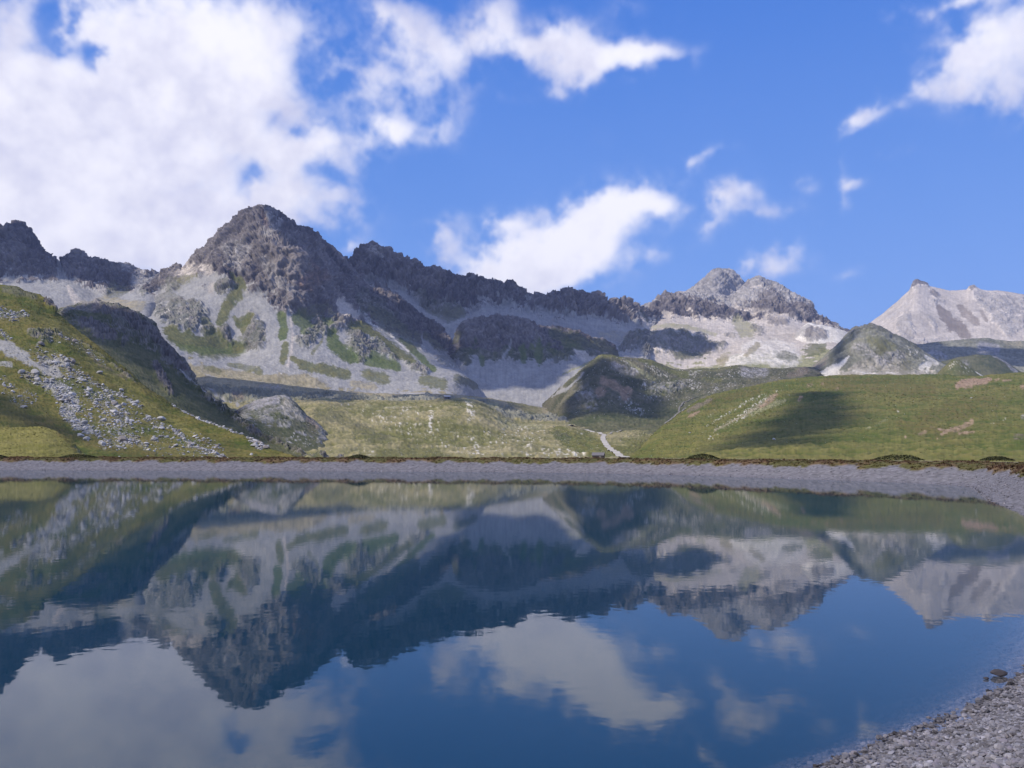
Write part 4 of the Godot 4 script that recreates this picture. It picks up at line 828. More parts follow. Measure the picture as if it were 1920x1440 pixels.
			[0,-959.8,329.1,-2010, 0.028,-959.1,361.6,-2059.9, 0.053,-957.3,390.1,-2104.5, 0.0795,-954.3,420.1,-2151.8, 0.1016,-951.1,449.4,-2191.1, 0.1134,-949,463.9,-2212.1, 0.1178,-948.2,471.4,-2220, 0.1237,-943.3,479.1,-2221.6, 0.1281,-939.6,483.8,-2222.7, 0.1355,-933.4,490.1,-2224.7, 0.1414,-928.3,494.9,-2226.3, 0.1532,-918.3,504.5,-2229.4, 0.1576,-914.5,507.7,-2230.6, 0.1635,-909.3,508,-2232.1, 0.1649,-907.7,500.7,-2232.5, 0.1694,-903.7,496.5,-2233.7, 0.1753,-898.7,504.3,-2235.3, 0.1826,-892.4,512.1,-2237.2, 0.1915,-884.9,521.6,-2239.6, 0.2047,-873.4,534.3,-2243.1, 0.2121,-866.9,539.3,-2245, 0.2194,-860.5,544.2,-2247, 0.2283,-852.9,556.8,-2249.3, 0.2386,-843.9,567.9,-2252.1, 0.2474,-836.3,580.5,-2254.4, 0.2533,-831,584,-2256, 0.2592,-825.8,588.9,-2257.5, 0.2739,-812.9,605,-2261.5, 0.2857,-802.4,616.4,-2264.6, 0.2946,-794.5,626.1,-2266.9, 0.3034,-786.8,638.9,-2269.3, 0.3122,-778.9,650.2,-2271.6, 0.3196,-772.2,655.3,-2273.6, 0.327,-765.5,657.4,-2275.5, 0.3373,-756.1,667.4,-2278.3, 0.3476,-746.8,675.8,-2281, 0.3535,-741.4,680.9,-2282.6, 0.3623,-733.2,686.2,-2284.9, 0.3741,-722.3,691.7,-2288, 0.3814,-715.4,693.8,-2290, 0.3888,-708.7,691.6,-2292.7, 0.3947,-703.2,687.6,-2294.8, 0.4006,-697.7,685.1,-2296.9, 0.405,-693.8,691.8,-2298.5, 0.4094,-689.8,692.3,-2300.1, 0.4153,-684.2,686.7,-2302.3, 0.4242,-675.9,681.5,-2305.5, 0.433,-667.6,674.7,-2308.7, 0.4448,-656.5,669.7,-2312.9, 0.4492,-652.3,664,-2314.5, 0.4536,-648.1,661.3,-2316.1, 0.4624,-639.7,657.6,-2319.3, 0.4698,-632.8,655.2,-2322, 0.4772,-625.7,648.2,-2324.7, 0.4845,-618.7,644.3,-2327.3, 0.4919,-611.8,645,-2330, 0.4978,-607.9,644.3,-2338.9, 0.5037,-604,642.1,-2347.9, 0.5125,-598.1,644.1,-2361.3, 0.5243,-590,641.1,-2379.2, 0.539,-579.6,637.4,-2401.5, 0.5479,-573.1,631.3,-2414.9, 0.5582,-565.5,625.6,-2430.6, 0.57,-556.7,622.1,-2448.5, 0.5832,-546.5,617.3,-2468.6, 0.592,-539.6,612.3,-2482, 0.5994,-533.7,605.1,-2493.2, 0.6068,-527.7,597.8,-2504.4, 0.6171,-519.3,589.8,-2520, 0.6318,-502.5,569.8,-2520, 0.651,-480.7,544.7,-2520, 0.6686,-460.6,521.3,-2520, 0.6863,-440.6,499.7,-2520, 0.7054,-419.1,491.4,-2520, 0.7349,-386.2,488,-2520, 0.757,-361.5,479.7,-2520, 0.7791,-333.4,455.4,-2496, 0.8012,-305.9,434.8,-2472, 0.8233,-278.8,414.5,-2448, 0.8454,-252.3,391.4,-2424, 0.8719,-221.2,374.2,-2395.2, 0.8866,-204.1,356.1,-2379.2, 0.9013,-187.2,330.5,-2363.2, 0.9043,-183.9,325.5,-2360, 0.9161,-170.1,304.5,-2341.2, 0.9308,-154.2,277.5,-2332.1, 0.9455,-139.6,251.2,-2342.5, 0.9705,-116.7,234.3,-2404.8, 1,-90.7,226.7,-2550]],
		patches = [
			["heathrock", .8, [.153,2.159,0.0383,.317, .212,2.313,0.0353,.221, .116,2.273,0.0236,.255]],
			["limestonespeck", .5, [.124,2.275,0.0206,.21, .175,2.182,0.0206,.155]],
			["meadow", .75, [.146,1.7,0.0236,.238, .205,1.658,0.0295,.274, .271,1.853,0.0295,.367, .33,2.09,0.0206,.104]],
			["green", .4, [.161,1.562,0.0118,.114, .293,1.946,0.0118,.162, .345,2.018,0.0118,.065]],
			["meadow", .7, [.234,2.189,0.0177,.099, .256,2.144,0.0206,.106]],
			["heathrock", .8, [.297,2.127,0.0177,.084, .286,2.247,0.0177,.082, .234,2.058,0.0147,.082]],
			["heathrock", .85, [.374,2.098,0.0324,.203, .371,2.286,0.0295,.182, .348,2.391,0.0177,.099]],
			["scree", .95, [.231,2.656,0.0206,.117, .256,2.523,0.0236,.121, .274,2.422,0.0133,.064, .262,2.3,0.0059,.03, .264,2.162,0.0029,.015, .274,2.044,0.0029,.014]],
			["palescree", .7, [.175,3.908,0.0206,1.167, .212,3.553,0.0118,.471, .249,3.017,0.0147,.348]],
			["meadow", .5, [.146,2.983,0.0088,.077, .175,3.075,0.0088,.5, .212,2.976,0.0088,.055]],
			["scree", .95, [.183,2.777,0.0206,.15, .227,2.864,0.0206,.119, .264,2.923,0.0118,.059]],
			["heathrock", .9, [.278,2.758,0.0177,.084, .3,2.85,0.0133,.063]],
			["heathrock", .8, [.153,2.89,0.0133,.11, .141,3.245,0.0088,.647]],
			["heathrock", .6, [.109,2.695,0.0177,.203, .138,2.682,0.0118,.108, .175,2.458,0.0118,.088]],
			["meadow", .95, [.308,3,0.0118,.057, .333,3.018,0.0133,.119, .333,2.896,0.0177,.091, .315,2.72,0.0162,.08, .297,2.547,0.0133,.063, .283,2.393,0.0147,.069, .271,2.273,0.0088,.043]],
			["scree", .95, [.359,2.838,0.0206,.122, .386,2.773,0.0324,.214, .411,2.604,0.0265,.2, .421,2.427,0.0147,.12, .421,2.223,0.0074,.06, .404,2,0.0059,.054]],
			["scree", .9, [.337,2.638,0.0147,.078, .315,2.517,0.0088,.043]],
			["meadow", .8, [.337,2.482,0.0074,.039, .327,2.382,0.0118,.059, .359,2.491,0.0118,.07]],
			["greyrock", .7, [.359,2.56,0.0088,.052, .371,2.487,0.0088,.055]],
			["rock", .95, [.426,2.963,0.0177,.15, .448,3.037,0.0177,.11, .445,2.796,0.0133,.134]],
			["rock", .85, [.492,3.062,0.0206,.125, .521,2.94,0.0206,.282, .566,2.969,0.0265,.321, .61,2.777,0.0236,.199, .651,2.852,0.0206,.161]],
			["green", .95, [.445,2.647,0.0147,.149, .455,2.414,0.0133,.145, .448,2.142,0.0103,.107]],
			["green", .9, [.486,2.808,0.0177,.227, .514,2.755,0.0206,.28, .536,2.58,0.0177,.246, .51,2.464,0.0147,.199]],
			["heath", .5, [.551,3.189,0.0177,.133, .507,3.042,0.0118,.075]],
			["scree", 1, [.464,2.946,0.0044,.051, .465,2.61,0.0059,.069, .474,2.383,0.0103,.126, .479,2.034,0.0103,.128, .471,1.782,0.0147,.115, .47,1.493,0.0206,.161, .492,1.297,0.0177,.137]],
			["palescree", .7, [.47,2.718,0.0029,.035, .476,2.208,0.0044,.054, .473,1.784,0.0044,.034, .462,1.425,0.0059,.046]],
			["meadow", .9, [.457,1.947,0.0088,.07, .454,1.715,0.0118,.094, .448,1.537,0.0103,.084]],
			["scree", 1, [.563,2.468,0.0044,.055, .554,2.118,0.0177,.242, .539,1.848,0.0295,.228, .536,1.662,0.0324,.251, .58,1.645,0.0324,.268, .624,1.721,0.0295,.279]],
			["meadow", .6, [.529,1.8,0.0044,.034, .551,2.104,0.0044,.062, .56,2.428,0.0029,.038]],
			["heathrock", .85, [.521,2.235,0.0177,.242, .551,2.625,0.0206,.292, .588,2.673,0.0206,.205]],
			["heathrock", .7, [.492,2.065,0.0118,.156, .514,1.975,0.0088,.068]],
			["green", 1, [.583,2.42,0.0133,.137, .595,2.182,0.0206,.193, .617,2.058,0.0206,.17, .651,2.05,0.0177,.138]],
			["heathrock", .9, [.651,2.325,0.0265,.206, .683,2.307,0.0265,.208, .666,2.121,0.0206,.158]],
			["heathrock", .8, [.632,2.602,0.0177,.141, .683,2.654,0.0236,.185, .716,2.577,0.0177,.149]],
			["green", .8, [.698,2.143,0.0133,.107, .75,2.122,0.0118,.109]],
			["heathrock", .9, [.739,2.458,0.0177,.159, .754,2.325,0.0177,.165]],
			["heathrock", .8, [.789,2.241,0.0147,.156, .816,2.138,0.0147,.181, .838,2.029,0.0118,.168]],
			["palescree", 1, [.601,3.285,0.0147,.187, .617,3.076,0.0147,.224, .642,2.915,0.0133,.104]],
			["tan", .7, [.573,3.113,0.0074,.068, .595,2.969,0.0074,.069]],
			["meadow", .9, [.651,2.703,0.0103,.08, .683,2.688,0.0133,.104, .72,2.591,0.0118,.101]],
			["green", .95, [.775,2.795,0.0088,.088, .801,2.688,0.0118,.133, .831,2.476,0.0118,.16, .867,2.187,0.0074,.129]],
			["limestone", .9, [.683,2.873,0.0029,.023, .73,2.819,0.0029,.026, .764,2.681,0.0029,.028, .794,2.539,0.0029,.032]],
			["heathrock", .7, [.669,3.714,0.0265,.643, .728,3.682,0.0295,.682, .772,3.529,0.0265,.635]],
			["heath", .6, [.698,3.349,0.0206,.488, .757,3.167,0.0236,.533, .809,3.168,0.0206,.538]],
			["rock", .8, [.786,4.095,0.0236,.457, .831,4.097,0.0236,.466, .875,4.058,0.0177,.298]],
			["heath", .6, [.845,3.6,0.0206,.56, .89,3.357,0.0147,.714, .931,2.744,0.0118,.401]],
			["scree", .95, [.831,3.344,0.0059,.157, .848,3.165,0.0133,.371, .875,3.057,0.0133,.509, .919,3.07,0.0118,1.116, .963,3,0.0118,.474]],
			["heathrock", .6, [.882,2.783,0.0147,.289, .919,2.81,0.0118,.338]],
			["scree", .6, [.657,2.993,0.0059,.046, .683,2.885,0.0059,.046]],
			["tan", .9, [.197,1.013,0.0147,.133, .3,1.031,0.0177,.246, .433,1.087,0.0206,.174, .551,1.179,0.0206,.16]],
			["meadow", .9, [.477,1.607,0.0103,.08, .499,1.511,0.0133,.103, .536,1.502,0.0147,.114, .58,1.499,0.0177,.146, .624,1.553,0.0147,.14]],
			["meadow", .7, [.3,1.461,0.0074,.102, .33,1.441,0.0088,.129, .389,1.249,0.0088,.088]],
			["meadow", .6, [.234,1.154,0.0059,.062, .271,1.138,0.0074,.092]],
			["scree", .8, [.551,1.293,0.0088,.068, .61,1.276,0.0088,.08, .683,1.414,0.0118,.122]],
			["meadow", .8, [.683,1.643,0.0177,.183, .728,1.593,0.0177,.203]],
			["tan", .7, [.639,1.321,0.0088,.086, .698,1.312,0.0118,.125]],
			["meadow", .8, [.831,1.621,0.0147,.234, .89,1.526,0.0147,.271]],
			["heath", .7, [.934,1.819,0.0177,.311, .978,1.876,0.0147,.338]],
			["meadow", .95, [.138,1.781,0.0206,.214, .175,1.681,0.0265,.244, .219,1.725,0.0236,.232, .271,1.963,0.0206,.257, .323,2.078,0.0177,.088]],
			["green", .8, [.168,1.45,0.0103,.097, .227,1.582,0.0103,.104, .3,1.973,0.0103,.143]],
			["meadow", .85, [.359,2.491,0.0133,.078, .337,2.327,0.0133,.07, .315,2.444,0.0103,.051]],
			["heathrock", .85, [.286,2.192,0.0147,.068, .303,2.136,0.0118,.057]],
			["meadow", .9, [.639,2.657,0.0133,.105, .698,2.619,0.0177,.143, .757,2.417,0.0177,.167, .801,2.273,0.0147,.166]],
			["green", .95, [.683,2.018,0.0133,.104, .72,2.038,0.0133,.113, .764,2.043,0.0118,.113]],
			["green", .7, [.551,3.022,0.0103,.078, .577,2.733,0.0103,.112]],
			["heathrock", .8, [.705,2.424,0.0133,.109, .73,2.302,0.0118,.103]],
			["screespeck", .6, [.374,1.401,0.0118,.128, .433,1.286,0.0118,.099, .492,1.411,0.0118,.091]],
			["greyrock", .6, [.315,3.363,0.0265,.28, .345,3.797,0.0236,.191, .3,3.854,0.0206,.256]],
			["greyrock", .6, [.411,3.566,0.0236,.167, .433,3.354,0.0236,.152, .47,3.352,0.0177,.108]],
			["greyrock", .6, [.404,4.685,0.0133,.131, .426,4.628,0.0147,.154, .411,4.261,0.0147,.142]],
			["rust", .4, [.393,4.751,0.0074,.074, .404,4.395,0.0088,.087]],
			["rust", .4, [.499,3.487,0.0177,.11, .551,3.911,0.0177,.133, .521,3.96,0.0147,.099]],
			["greyrock", .5, [.44,4.636,0.0059,.065, .426,4.32,0.0059,.062]]]},
		{name = "hill", label = "rounded grey green hill with white scree at its left foot", category = "hill", columns = 262, rows = [20, 27, 12], bands = ["tanscree", "moor", "moor"], smooth = false, amp = 0.7, scale = .882,
		lines = [
			[0,535,125,-1630, 0.0714,512.9,113.9,-1480.6, 0.1429,539.6,113.9,-1480, 0.2143,566.5,113.9,-1480, 0.2857,593.4,113.9,-1480, 0.3571,620.3,113.9,-1480, 0.4286,647.2,113.9,-1480, 0.5,674.2,113.9,-1480, 0.5714,701.1,113.9,-1480, 0.6429,728,113.9,-1480, 0.7143,754.9,113.9,-1480, 0.7857,781.8,113.9,-1480, 0.8571,809.2,113.9,-1481, 0.9286,875.4,119.1,-1550.5, 1,1008.2,132.5,-1730],
			[0,587.8,148.6,-1790, 0.0609,563.7,141.3,-1638.7, 0.1218,584.5,145.1,-1625.5, 0.1827,607.2,149.4,-1618.2, 0.2589,635.1,153.8,-1609.1, 0.335,662.8,158.1,-1600, 0.3985,690.3,158.5,-1603.8, 0.4619,718,158.9,-1607.6, 0.5254,745.7,159.2,-1611.5, 0.5888,773.6,159.6,-1615.3, 0.6565,803.5,157.9,-1619.3, 0.7242,833.4,156.2,-1623.4, 0.7919,863.5,154.4,-1627.5, 0.8613,895.4,148.6,-1633.6, 0.9306,967.1,148.8,-1709.9, 1,1102,156.7,-1890],
			[0,604.3,153.8,-1840, 0.0406,583.7,150.4,-1722.7, 0.0812,590.3,153.6,-1690, 0.132,612.5,164.6,-1690, 0.1827,634.7,175.6,-1690, 0.2335,657.1,192.7,-1690, 0.2843,679.5,209.8,-1690, 0.335,701.9,224.5,-1690, 0.3604,712.3,231.6,-1688, 0.4112,732.5,232.1,-1684, 0.4619,752.6,232.7,-1680, 0.5127,775.8,221.1,-1683.8, 0.5635,798.9,209.5,-1687.5, 0.6142,822.2,198.9,-1691.3, 0.665,845.6,188.3,-1695.1, 0.7284,875.1,178.8,-1699.8, 0.7919,904.7,169.3,-1704.5, 0.8613,938.4,160.8,-1711.7, 0.9306,1011.9,158.2,-1788.9, 1,1148.7,163.2,-1970],
			[0,633.9,162.4,-1930, 0.0558,617.3,161.1,-1800.8, 0.0939,633.7,170.2,-1797, 0.132,654,182.5,-1803.9, 0.1954,688.3,209.7,-1815.5, 0.2335,709.1,225.9,-1822.4, 0.2513,718.9,233.5,-1825.6, 0.2716,730.1,243.5,-1829.3, 0.2919,741.5,254.8,-1833, 0.3096,751.4,263.6,-1836.2, 0.335,765.6,275.1,-1840.8, 0.3503,774.1,280.4,-1843.6, 0.3655,782.4,280.8,-1846.3, 0.3858,793.7,282.8,-1850, 0.3985,799.5,283.7,-1849.4, 0.4112,805.3,287.2,-1848.8, 0.4264,812.2,287.1,-1848, 0.4492,822.4,282.1,-1846.9, 0.4873,839.3,274.5,-1845, 0.5127,850.3,264.7,-1843.8, 0.5508,867.1,257.2,-1841.9, 0.5888,883.9,248.5,-1840.1, 0.6269,900.5,239.9,-1838.2, 0.665,916.9,224,-1836.4, 0.703,933.3,211.8,-1834.5, 0.7411,949.7,199.7,-1832.6, 0.7792,966.1,189.9,-1830.8, 0.8173,982.5,180.2,-1828.9, 0.868,1006.8,169.7,-1830.9, 0.934,1078.4,167.7,-1903.5, 1,1207.1,172.6,-2070]],
		patches = [
			["heathrock", .8, [.327,2.868,0.0127,.2, .365,2.825,0.0127,.218, .421,2.813,0.0152,.224, .487,2.814,0.0127,.233, .525,2.848,0.0102,.203]],
			["meadow", .5, [.437,1.893,0.0355,.231, .5,1.796,0.0355,.265]],
			["heath", .6, [.234,2.161,0.0152,.387, .284,2.255,0.0178,.357, .33,2.437,0.0152,.238]],
			["brown", .5, [.132,1.916,0.0152,.505, .195,2.15,0.0203,.566]],
			["limestone", .95, [.315,1.483,0.0051,.041, .272,1.259,0.0127,.127, .221,1.166,0.0152,.221, .157,1.13,0.0127,.335, .081,1.481,0.0102,.692]],
			["limestone", .6, [.259,.897,0.0152,.207, .195,.805,0.0127,.201]],
			["limestone", .95, [.335,.941,0.0051,.059, .398,.794,0.0076,.088, .437,.765,0.0051,.059]],
			["limestone", .95, [.492,.824,0.0051,.059, .538,.765,0.0051,.059]],
			["tanscree", .7, [.36,1.068,0.0305,.203, .462,1.098,0.0355,.23, .589,.971,0.0406,.471]],
			["heath", .6, [.411,1.483,0.0305,.2, .475,1.498,0.0254,.172]],
			["greyrock", .5, [.36,1.661,0.0355,.237, .462,1.23,0.0254,.164, .563,1.615,0.0254,.256]],
			["heath", .5, [.589,1.118,0.0355,.412]],
			["limestone", .9, [.66,1.276,0.0127,.226, .695,1.85,0.0102,.224, .685,.995,0.0076,.096]],
			["limestone", .7, [.678,2.44,0.0102,.259, .728,2.214,0.0102,.429]],
			["limestonespeck", .5, [.589,2.227,0.0254,.455, .678,2.116,0.0203,.517]]]},
		{name = "hill", label = "low speckled knoll with pale stones right of the rounded hill", category = "hill", columns = 74, rows = [27], bands = ["meadow", "tanscree"], smooth = false, amp = 0.5, scale = .78,
		lines = [
			[0,755.6,117.7,-1480, 0.25,729.5,110,-1380, 0.5,754.5,110,-1380, 0.75,779.4,110,-1380, 1,862.7,117.7,-1480],
			[0,848.3,151,-1660, 0.1339,821.2,157.8,-1576, 0.2679,828.6,170.5,-1560, 0.3214,834.9,174.6,-1560, 0.375,841,175.6,-1560, 0.4464,848.9,172.5,-1560, 0.5804,863.6,162.4,-1560, 0.7143,878.3,151.2,-1560, 0.8482,898.9,143,-1570.2, 1,968.2,144.5,-1660]],
		patches = [
			["limestonespeck", .7, [.357,.77,0.1071,.237, .58,.763,0.0893,.263]],
			["limestone", .9, [.714,.999,0.0179,.074, .848,.999,0.0268,.167, .911,.999,0.0179,.129]]]},
		{name = "hill", label = "shaded dark green hill with grey rockfalls behind the path", category = "hill", columns = 366, rows = [40, 29, 20], bands = ["heath", "fell", "fell"], smooth = true, amp = 1.2, scale = .724,
		lines = [
			[0,45.9,26.2,-1230, 0.0497,54,22.3,-983.7, 0.0994,64,20.9,-882.8, 0.1491,79.3,21.4,-880, 0.1945,93.4,21,-880, 0.24,107.6,20.6,-880, 0.2855,121.7,20.2,-880, 0.3309,135.9,19.7,-880, 0.3794,150.9,19.7,-880, 0.4279,166,19.7,-880, 0.4764,181.1,19.7,-880, 0.5309,198.2,23.3,-880, 0.5855,215.2,26.8,-880, 0.64,232.3,30.3,-880, 0.6945,249.4,33.9,-880, 0.7455,265.3,35.8,-880, 0.7964,281.2,37.7,-880, 0.8473,297.1,39.6,-880, 0.8982,316.6,41.9,-890, 0.9491,362.7,47.4,-970, 1,442.9,57.1,-1130],
			[0,53.4,57.5,-1430, 0.0376,62.5,54,-1232.1, 0.0752,71.5,52.9,-1117.3, 0.1127,83.9,55,-1085.1, 0.1673,105.2,59.6,-1087.5, 0.2218,126.6,64.3,-1090, 0.2764,150.9,64.6,-1113.6, 0.3309,176,64.8,-1137.1, 0.3794,199.2,67.9,-1158.1, 0.4279,223.2,71.1,-1179, 0.4764,247.8,74.3,-1200, 0.5188,270.4,80,-1220.3, 0.5612,293.7,85.8,-1240.5, 0.6036,317.6,91.8,-1260.8, 0.6491,343.8,96.8,-1282.5, 0.6945,370.8,102,-1304.2, 0.74,398.5,107.3,-1325.9, 0.7855,426.9,112.7,-1347.6, 0.8391,461.2,116.1,-1373.2, 0.8927,498.7,120.1,-1405, 0.9464,564.1,130.1,-1508.1, 1,668.4,147.9,-1700],
			[0,59.8,84.5,-1600, 0.0382,71.5,88.1,-1403, 0.0764,83.4,94,-1291.8, 0.1127,98.1,102.4,-1265.2, 0.1491,115,113,-1270.1, 0.1855,132,119,-1275, 0.2036,140.7,122.1,-1279.4, 0.24,158.3,120.9,-1288.1, 0.2764,176.2,119.6,-1296.9, 0.3309,203.3,115.6,-1310, 0.3673,223.2,113.7,-1327.5, 0.4218,253.8,115.9,-1353.8, 0.4764,285.5,118,-1380, 0.5188,309.4,121.3,-1393.8, 0.5612,333.8,124.6,-1407.5, 0.6036,358.5,127.9,-1421.3, 0.6491,385.5,130.4,-1436.1, 0.6945,412.9,132.9,-1450.8, 0.74,440.9,135.4,-1465.6, 0.7855,469.3,137.9,-1480.3, 0.8391,503.4,139.7,-1497.8, 0.8927,540.4,142.1,-1521.3, 0.9464,604.9,151,-1616.3, 1,708,168.1,-1800],
			[0,63.6,98.4,-1700, 0.0309,74.5,104.3,-1538.9, 0.0436,78.9,107.8,-1488.9, 0.0582,83.9,112.1,-1443.4, 0.08,92.2,118.7,-1398.5, 0.1036,102.8,126.2,-1381.4, 0.1218,112.1,134.7,-1385.9, 0.14,121.6,143.4,-1391.2, 0.1545,129.3,150.2,-1395.5, 0.1673,136,155.1,-1399.3, 0.1855,145.7,163,-1404.6, 0.2036,155.4,167.3,-1410, 0.2309,170.2,167.4,-1419, 0.2436,177.1,166.1,-1423.2, 0.2582,185.1,164.7,-1428, 0.2855,200.2,163.9,-1437, 0.3127,215.5,163.9,-1446, 0.34,231,164.9,-1455, 0.3764,251.8,161.5,-1467, 0.4127,272.9,155.1,-1479, 0.4436,291.1,150.3,-1489.2, 0.4764,310.7,150.4,-1500, 0.5036,327,151.2,-1507.8, 0.5309,343.4,152.9,-1515.6, 0.5673,365.5,153.9,-1526, 0.6036,387.9,156,-1536.5, 0.6309,404.9,159.8,-1544.3, 0.6582,422.1,162.6,-1552.1, 0.6764,433.6,163.1,-1557.3, 0.6945,445.1,161.6,-1562.5, 0.7218,462.6,160.4,-1570.3, 0.7491,480.1,159.1,-1578.1, 0.7809,500.9,160,-1587.2, 0.8127,521.9,160.9,-1596.4, 0.8582,552.2,164.3,-1609.4, 0.8945,579.4,167.1,-1627.1, 0.9473,645,174.3,-1720.7, 1,747.8,189.6,-1900]],
		patches = [
			["meadow", .9, [.185,2.943,0.0073,.113, .222,2.909,0.0091,.137, .267,2.933,0.0073,.115]],
			["meadow", .85, [.331,2.897,0.0073,.103, .404,2.781,0.0109,.188, .449,2.629,0.0127,.294, .485,2.422,0.0127,.311]],
			["meadow", .7, [.449,2,0.0145,.208, .422,1.75,0.0145,.2]],
			["meadow", .6, [.513,2.75,0.0091,.234, .658,2.767,0.0073,.186]],
			["limestonespeck", .95, [.353,2.641,0.0091,.126, .385,2.5,0.0127,.194, .418,2.242,0.0145,.276, .44,1.949,0.0091,.128]],
			["screespeck", .9, [.273,2.829,0.0055,.086, .295,2.477,0.0073,.112, .322,2.263,0.0073,.105]],
			["palegrass", .6, [.285,2.743,0.0055,.086, .331,2.282,0.0073,.103, .376,2.079,0.0073,.105]],
			["earth", .8, [.204,1.746,0.0127,.118, .24,1.609,0.0164,.164, .267,1.432,0.0182,.186]],
			["earth", .8, [.195,1.38,0.0182,.171]],
			["earth", .75, [.276,1.308,0.02,.206, .291,1.457,0.0145,.153]],
			["screespeck", .5, [.173,2.27,0.0127,.218, .204,2.083,0.0127,.194]],
			["screespeck", .8, [.34,1.789,0.0145,.168, .358,1.596,0.02,.247]],
			["screespeck", .95, [.291,.98,0.0182,.18, .313,.846,0.0218,.217, .331,.691,0.0145,.145]],
			["screespeck", .7, [.231,1.059,0.0091,.09, .258,1.111,0.0091,.092]],
			["screespeck", .5, [.358,1.191,0.0164,.202, .404,1.195,0.0164,.22, .436,1.235,0.0145,.204]],
			["meadow", .5, [.358,1.416,0.0145,.18, .422,1.5,0.0182,.25]],
			["scree", .9, [.14,2.403,0.0027,.06, .109,2.281,0.0036,.098, .076,2.175,0.0064,.204, .049,2.49,0.0055,.219, .036,2.573,0.0036,.171]],
			["scree", .7, [.073,2.999,0.0109,.358, .067,2.531,0.0091,.31]],
			["heath", .7, [.104,2.694,0.0073,.204, .076,2.641,0.0073,.233]],
			["palegrass", .9, [.145,2.999,0.0027,.058, .122,2.999,0.0027,.067, .098,2.999,0.0027,.078]],
			["screespeck", .9, [.509,2.383,0.0145,.374, .527,2.579,0.0109,.285]],
			["screespeck", .9, [.498,1.768,0.0164,.255, .527,1.521,0.0164,.273]],
			["screespeck", .6, [.567,1.163,0.0145,.268, .604,1.259,0.0182,.37, .649,1.365,0.0145,.333]],
			["lilac", .5, [.695,2.297,0.0218,.649, .749,2.308,0.0182,.769]],
			["screespeck", .5, [.585,1.894,0.0182,.352, .631,2.111,0.0182,.494, .731,2.438,0.0145,.539]],
			["heath", .4, [.604,1.556,0.0182,.37]],
			["meadow", .5, [.549,1.936,0.0109,.192, .604,1.704,0.0109,.222]],
			["brown", .6, [.84,1.836,0.0109,.437, .895,2.379,0.0145,.552]],
			["heathscree", .5, [.131,1.637,0.0255,.271, .167,1.062,0.0255,.246]],
			["heathscree", .6, [.385,1.643,0.0255,.333, .458,1.737,0.0255,.368]],
			["lilac", .4, [.24,2.347,0.0145,.222, .304,2.22,0.0145,.22]]]},
		{name = "valley", label = "tan and green valley floor and knoll strewn with pale stones beyond the lake", category = "valley", columns = 666, rows = [21, 52, 6, 18, 11], bands = ["valleygrass", "valleygrass", "valleygrass", "moor", "tan"], smooth = true, amp = 1.5, scale = .63,
		lines = [
			[0,-334,-10.2,-820, 0.0294,-174.8,-4,-450, 0.0588,-118.3,-1.9,-320.2, 0.0882,-112.2,-1.9,-320, 0.1176,-106.2,-1.9,-320, 0.1471,-100.2,-1.9,-320, 0.1765,-94.1,-1.9,-320, 0.2059,-88.1,-1.9,-320, 0.2353,-82,-1.9,-320, 0.2647,-76,-1.9,-320, 0.2941,-70,-1.9,-320, 0.3235,-63.9,-1.9,-320, 0.3529,-57.9,-1.9,-320, 0.3824,-51.9,-1.9,-320, 0.4118,-45.8,-1.9,-320, 0.4412,-39.8,-1.9,-320, 0.4706,-33.7,-1.9,-320, 0.5,-27.7,-1.9,-320, 0.5294,-21.7,-1.9,-320, 0.5588,-15.6,-1.9,-320, 0.5882,-9.6,-1.9,-320, 0.6176,-3.6,-1.9,-320, 0.6471,2.5,-1.9,-320, 0.6765,8.5,-1.9,-320, 0.7059,14.5,-1.9,-320, 0.7353,20.6,-1.9,-320, 0.7647,26.6,-1.9,-320, 0.7941,32.7,-1.9,-320, 0.8235,38.7,-1.9,-320, 0.8529,44.8,-1.9,-320.2, 0.8824,54.5,-2.3,-343.3, 0.9118,71.9,-3.3,-404.8, 0.9412,99.1,-5,-504.7, 0.9706,138.4,-7.3,-643.1, 1,192,-10.2,-820],
			[0,-440.3,-2.2,-1080, 0.0292,-277,0.1,-712, 0.0583,-214.9,1.1,-580.4, 0.0875,-203.9,1.4,-580, 0.1167,-193,1.7,-580, 0.1458,-182.2,2,-580, 0.175,-171.3,2.3,-580, 0.203,-160.9,3.3,-580, 0.231,-150.5,4.2,-580, 0.259,-140.1,5.2,-580, 0.287,-129.7,6.2,-580, 0.315,-119.3,7.1,-580, 0.3417,-109.3,7.1,-580, 0.3683,-99.4,7.1,-580, 0.395,-89.5,7.1,-580, 0.4217,-79.5,7.1,-580, 0.4483,-69.6,7.1,-580, 0.475,-59.6,7.1,-580, 0.5017,-49.7,7,-580, 0.5283,-39.8,6.9,-580, 0.555,-29.8,6.8,-580, 0.5817,-19.9,6.6,-580, 0.6083,-9.9,6.5,-580, 0.635,0,6.4,-580, 0.663,10.4,5.9,-580, 0.691,20.9,5.5,-580, 0.719,31.3,5.1,-580, 0.747,41.7,4.6,-580, 0.775,52.2,4.2,-580, 0.8031,62.6,3.5,-580, 0.8313,73.1,2.9,-580, 0.8594,83.9,2.2,-582, 0.8875,99.1,1.5,-611.2, 0.9156,121.7,0.5,-675.7, 0.9437,153.7,-0.8,-775.3, 0.9719,196.8,-2.6,-910.1, 1,253,-4.9,-1080],
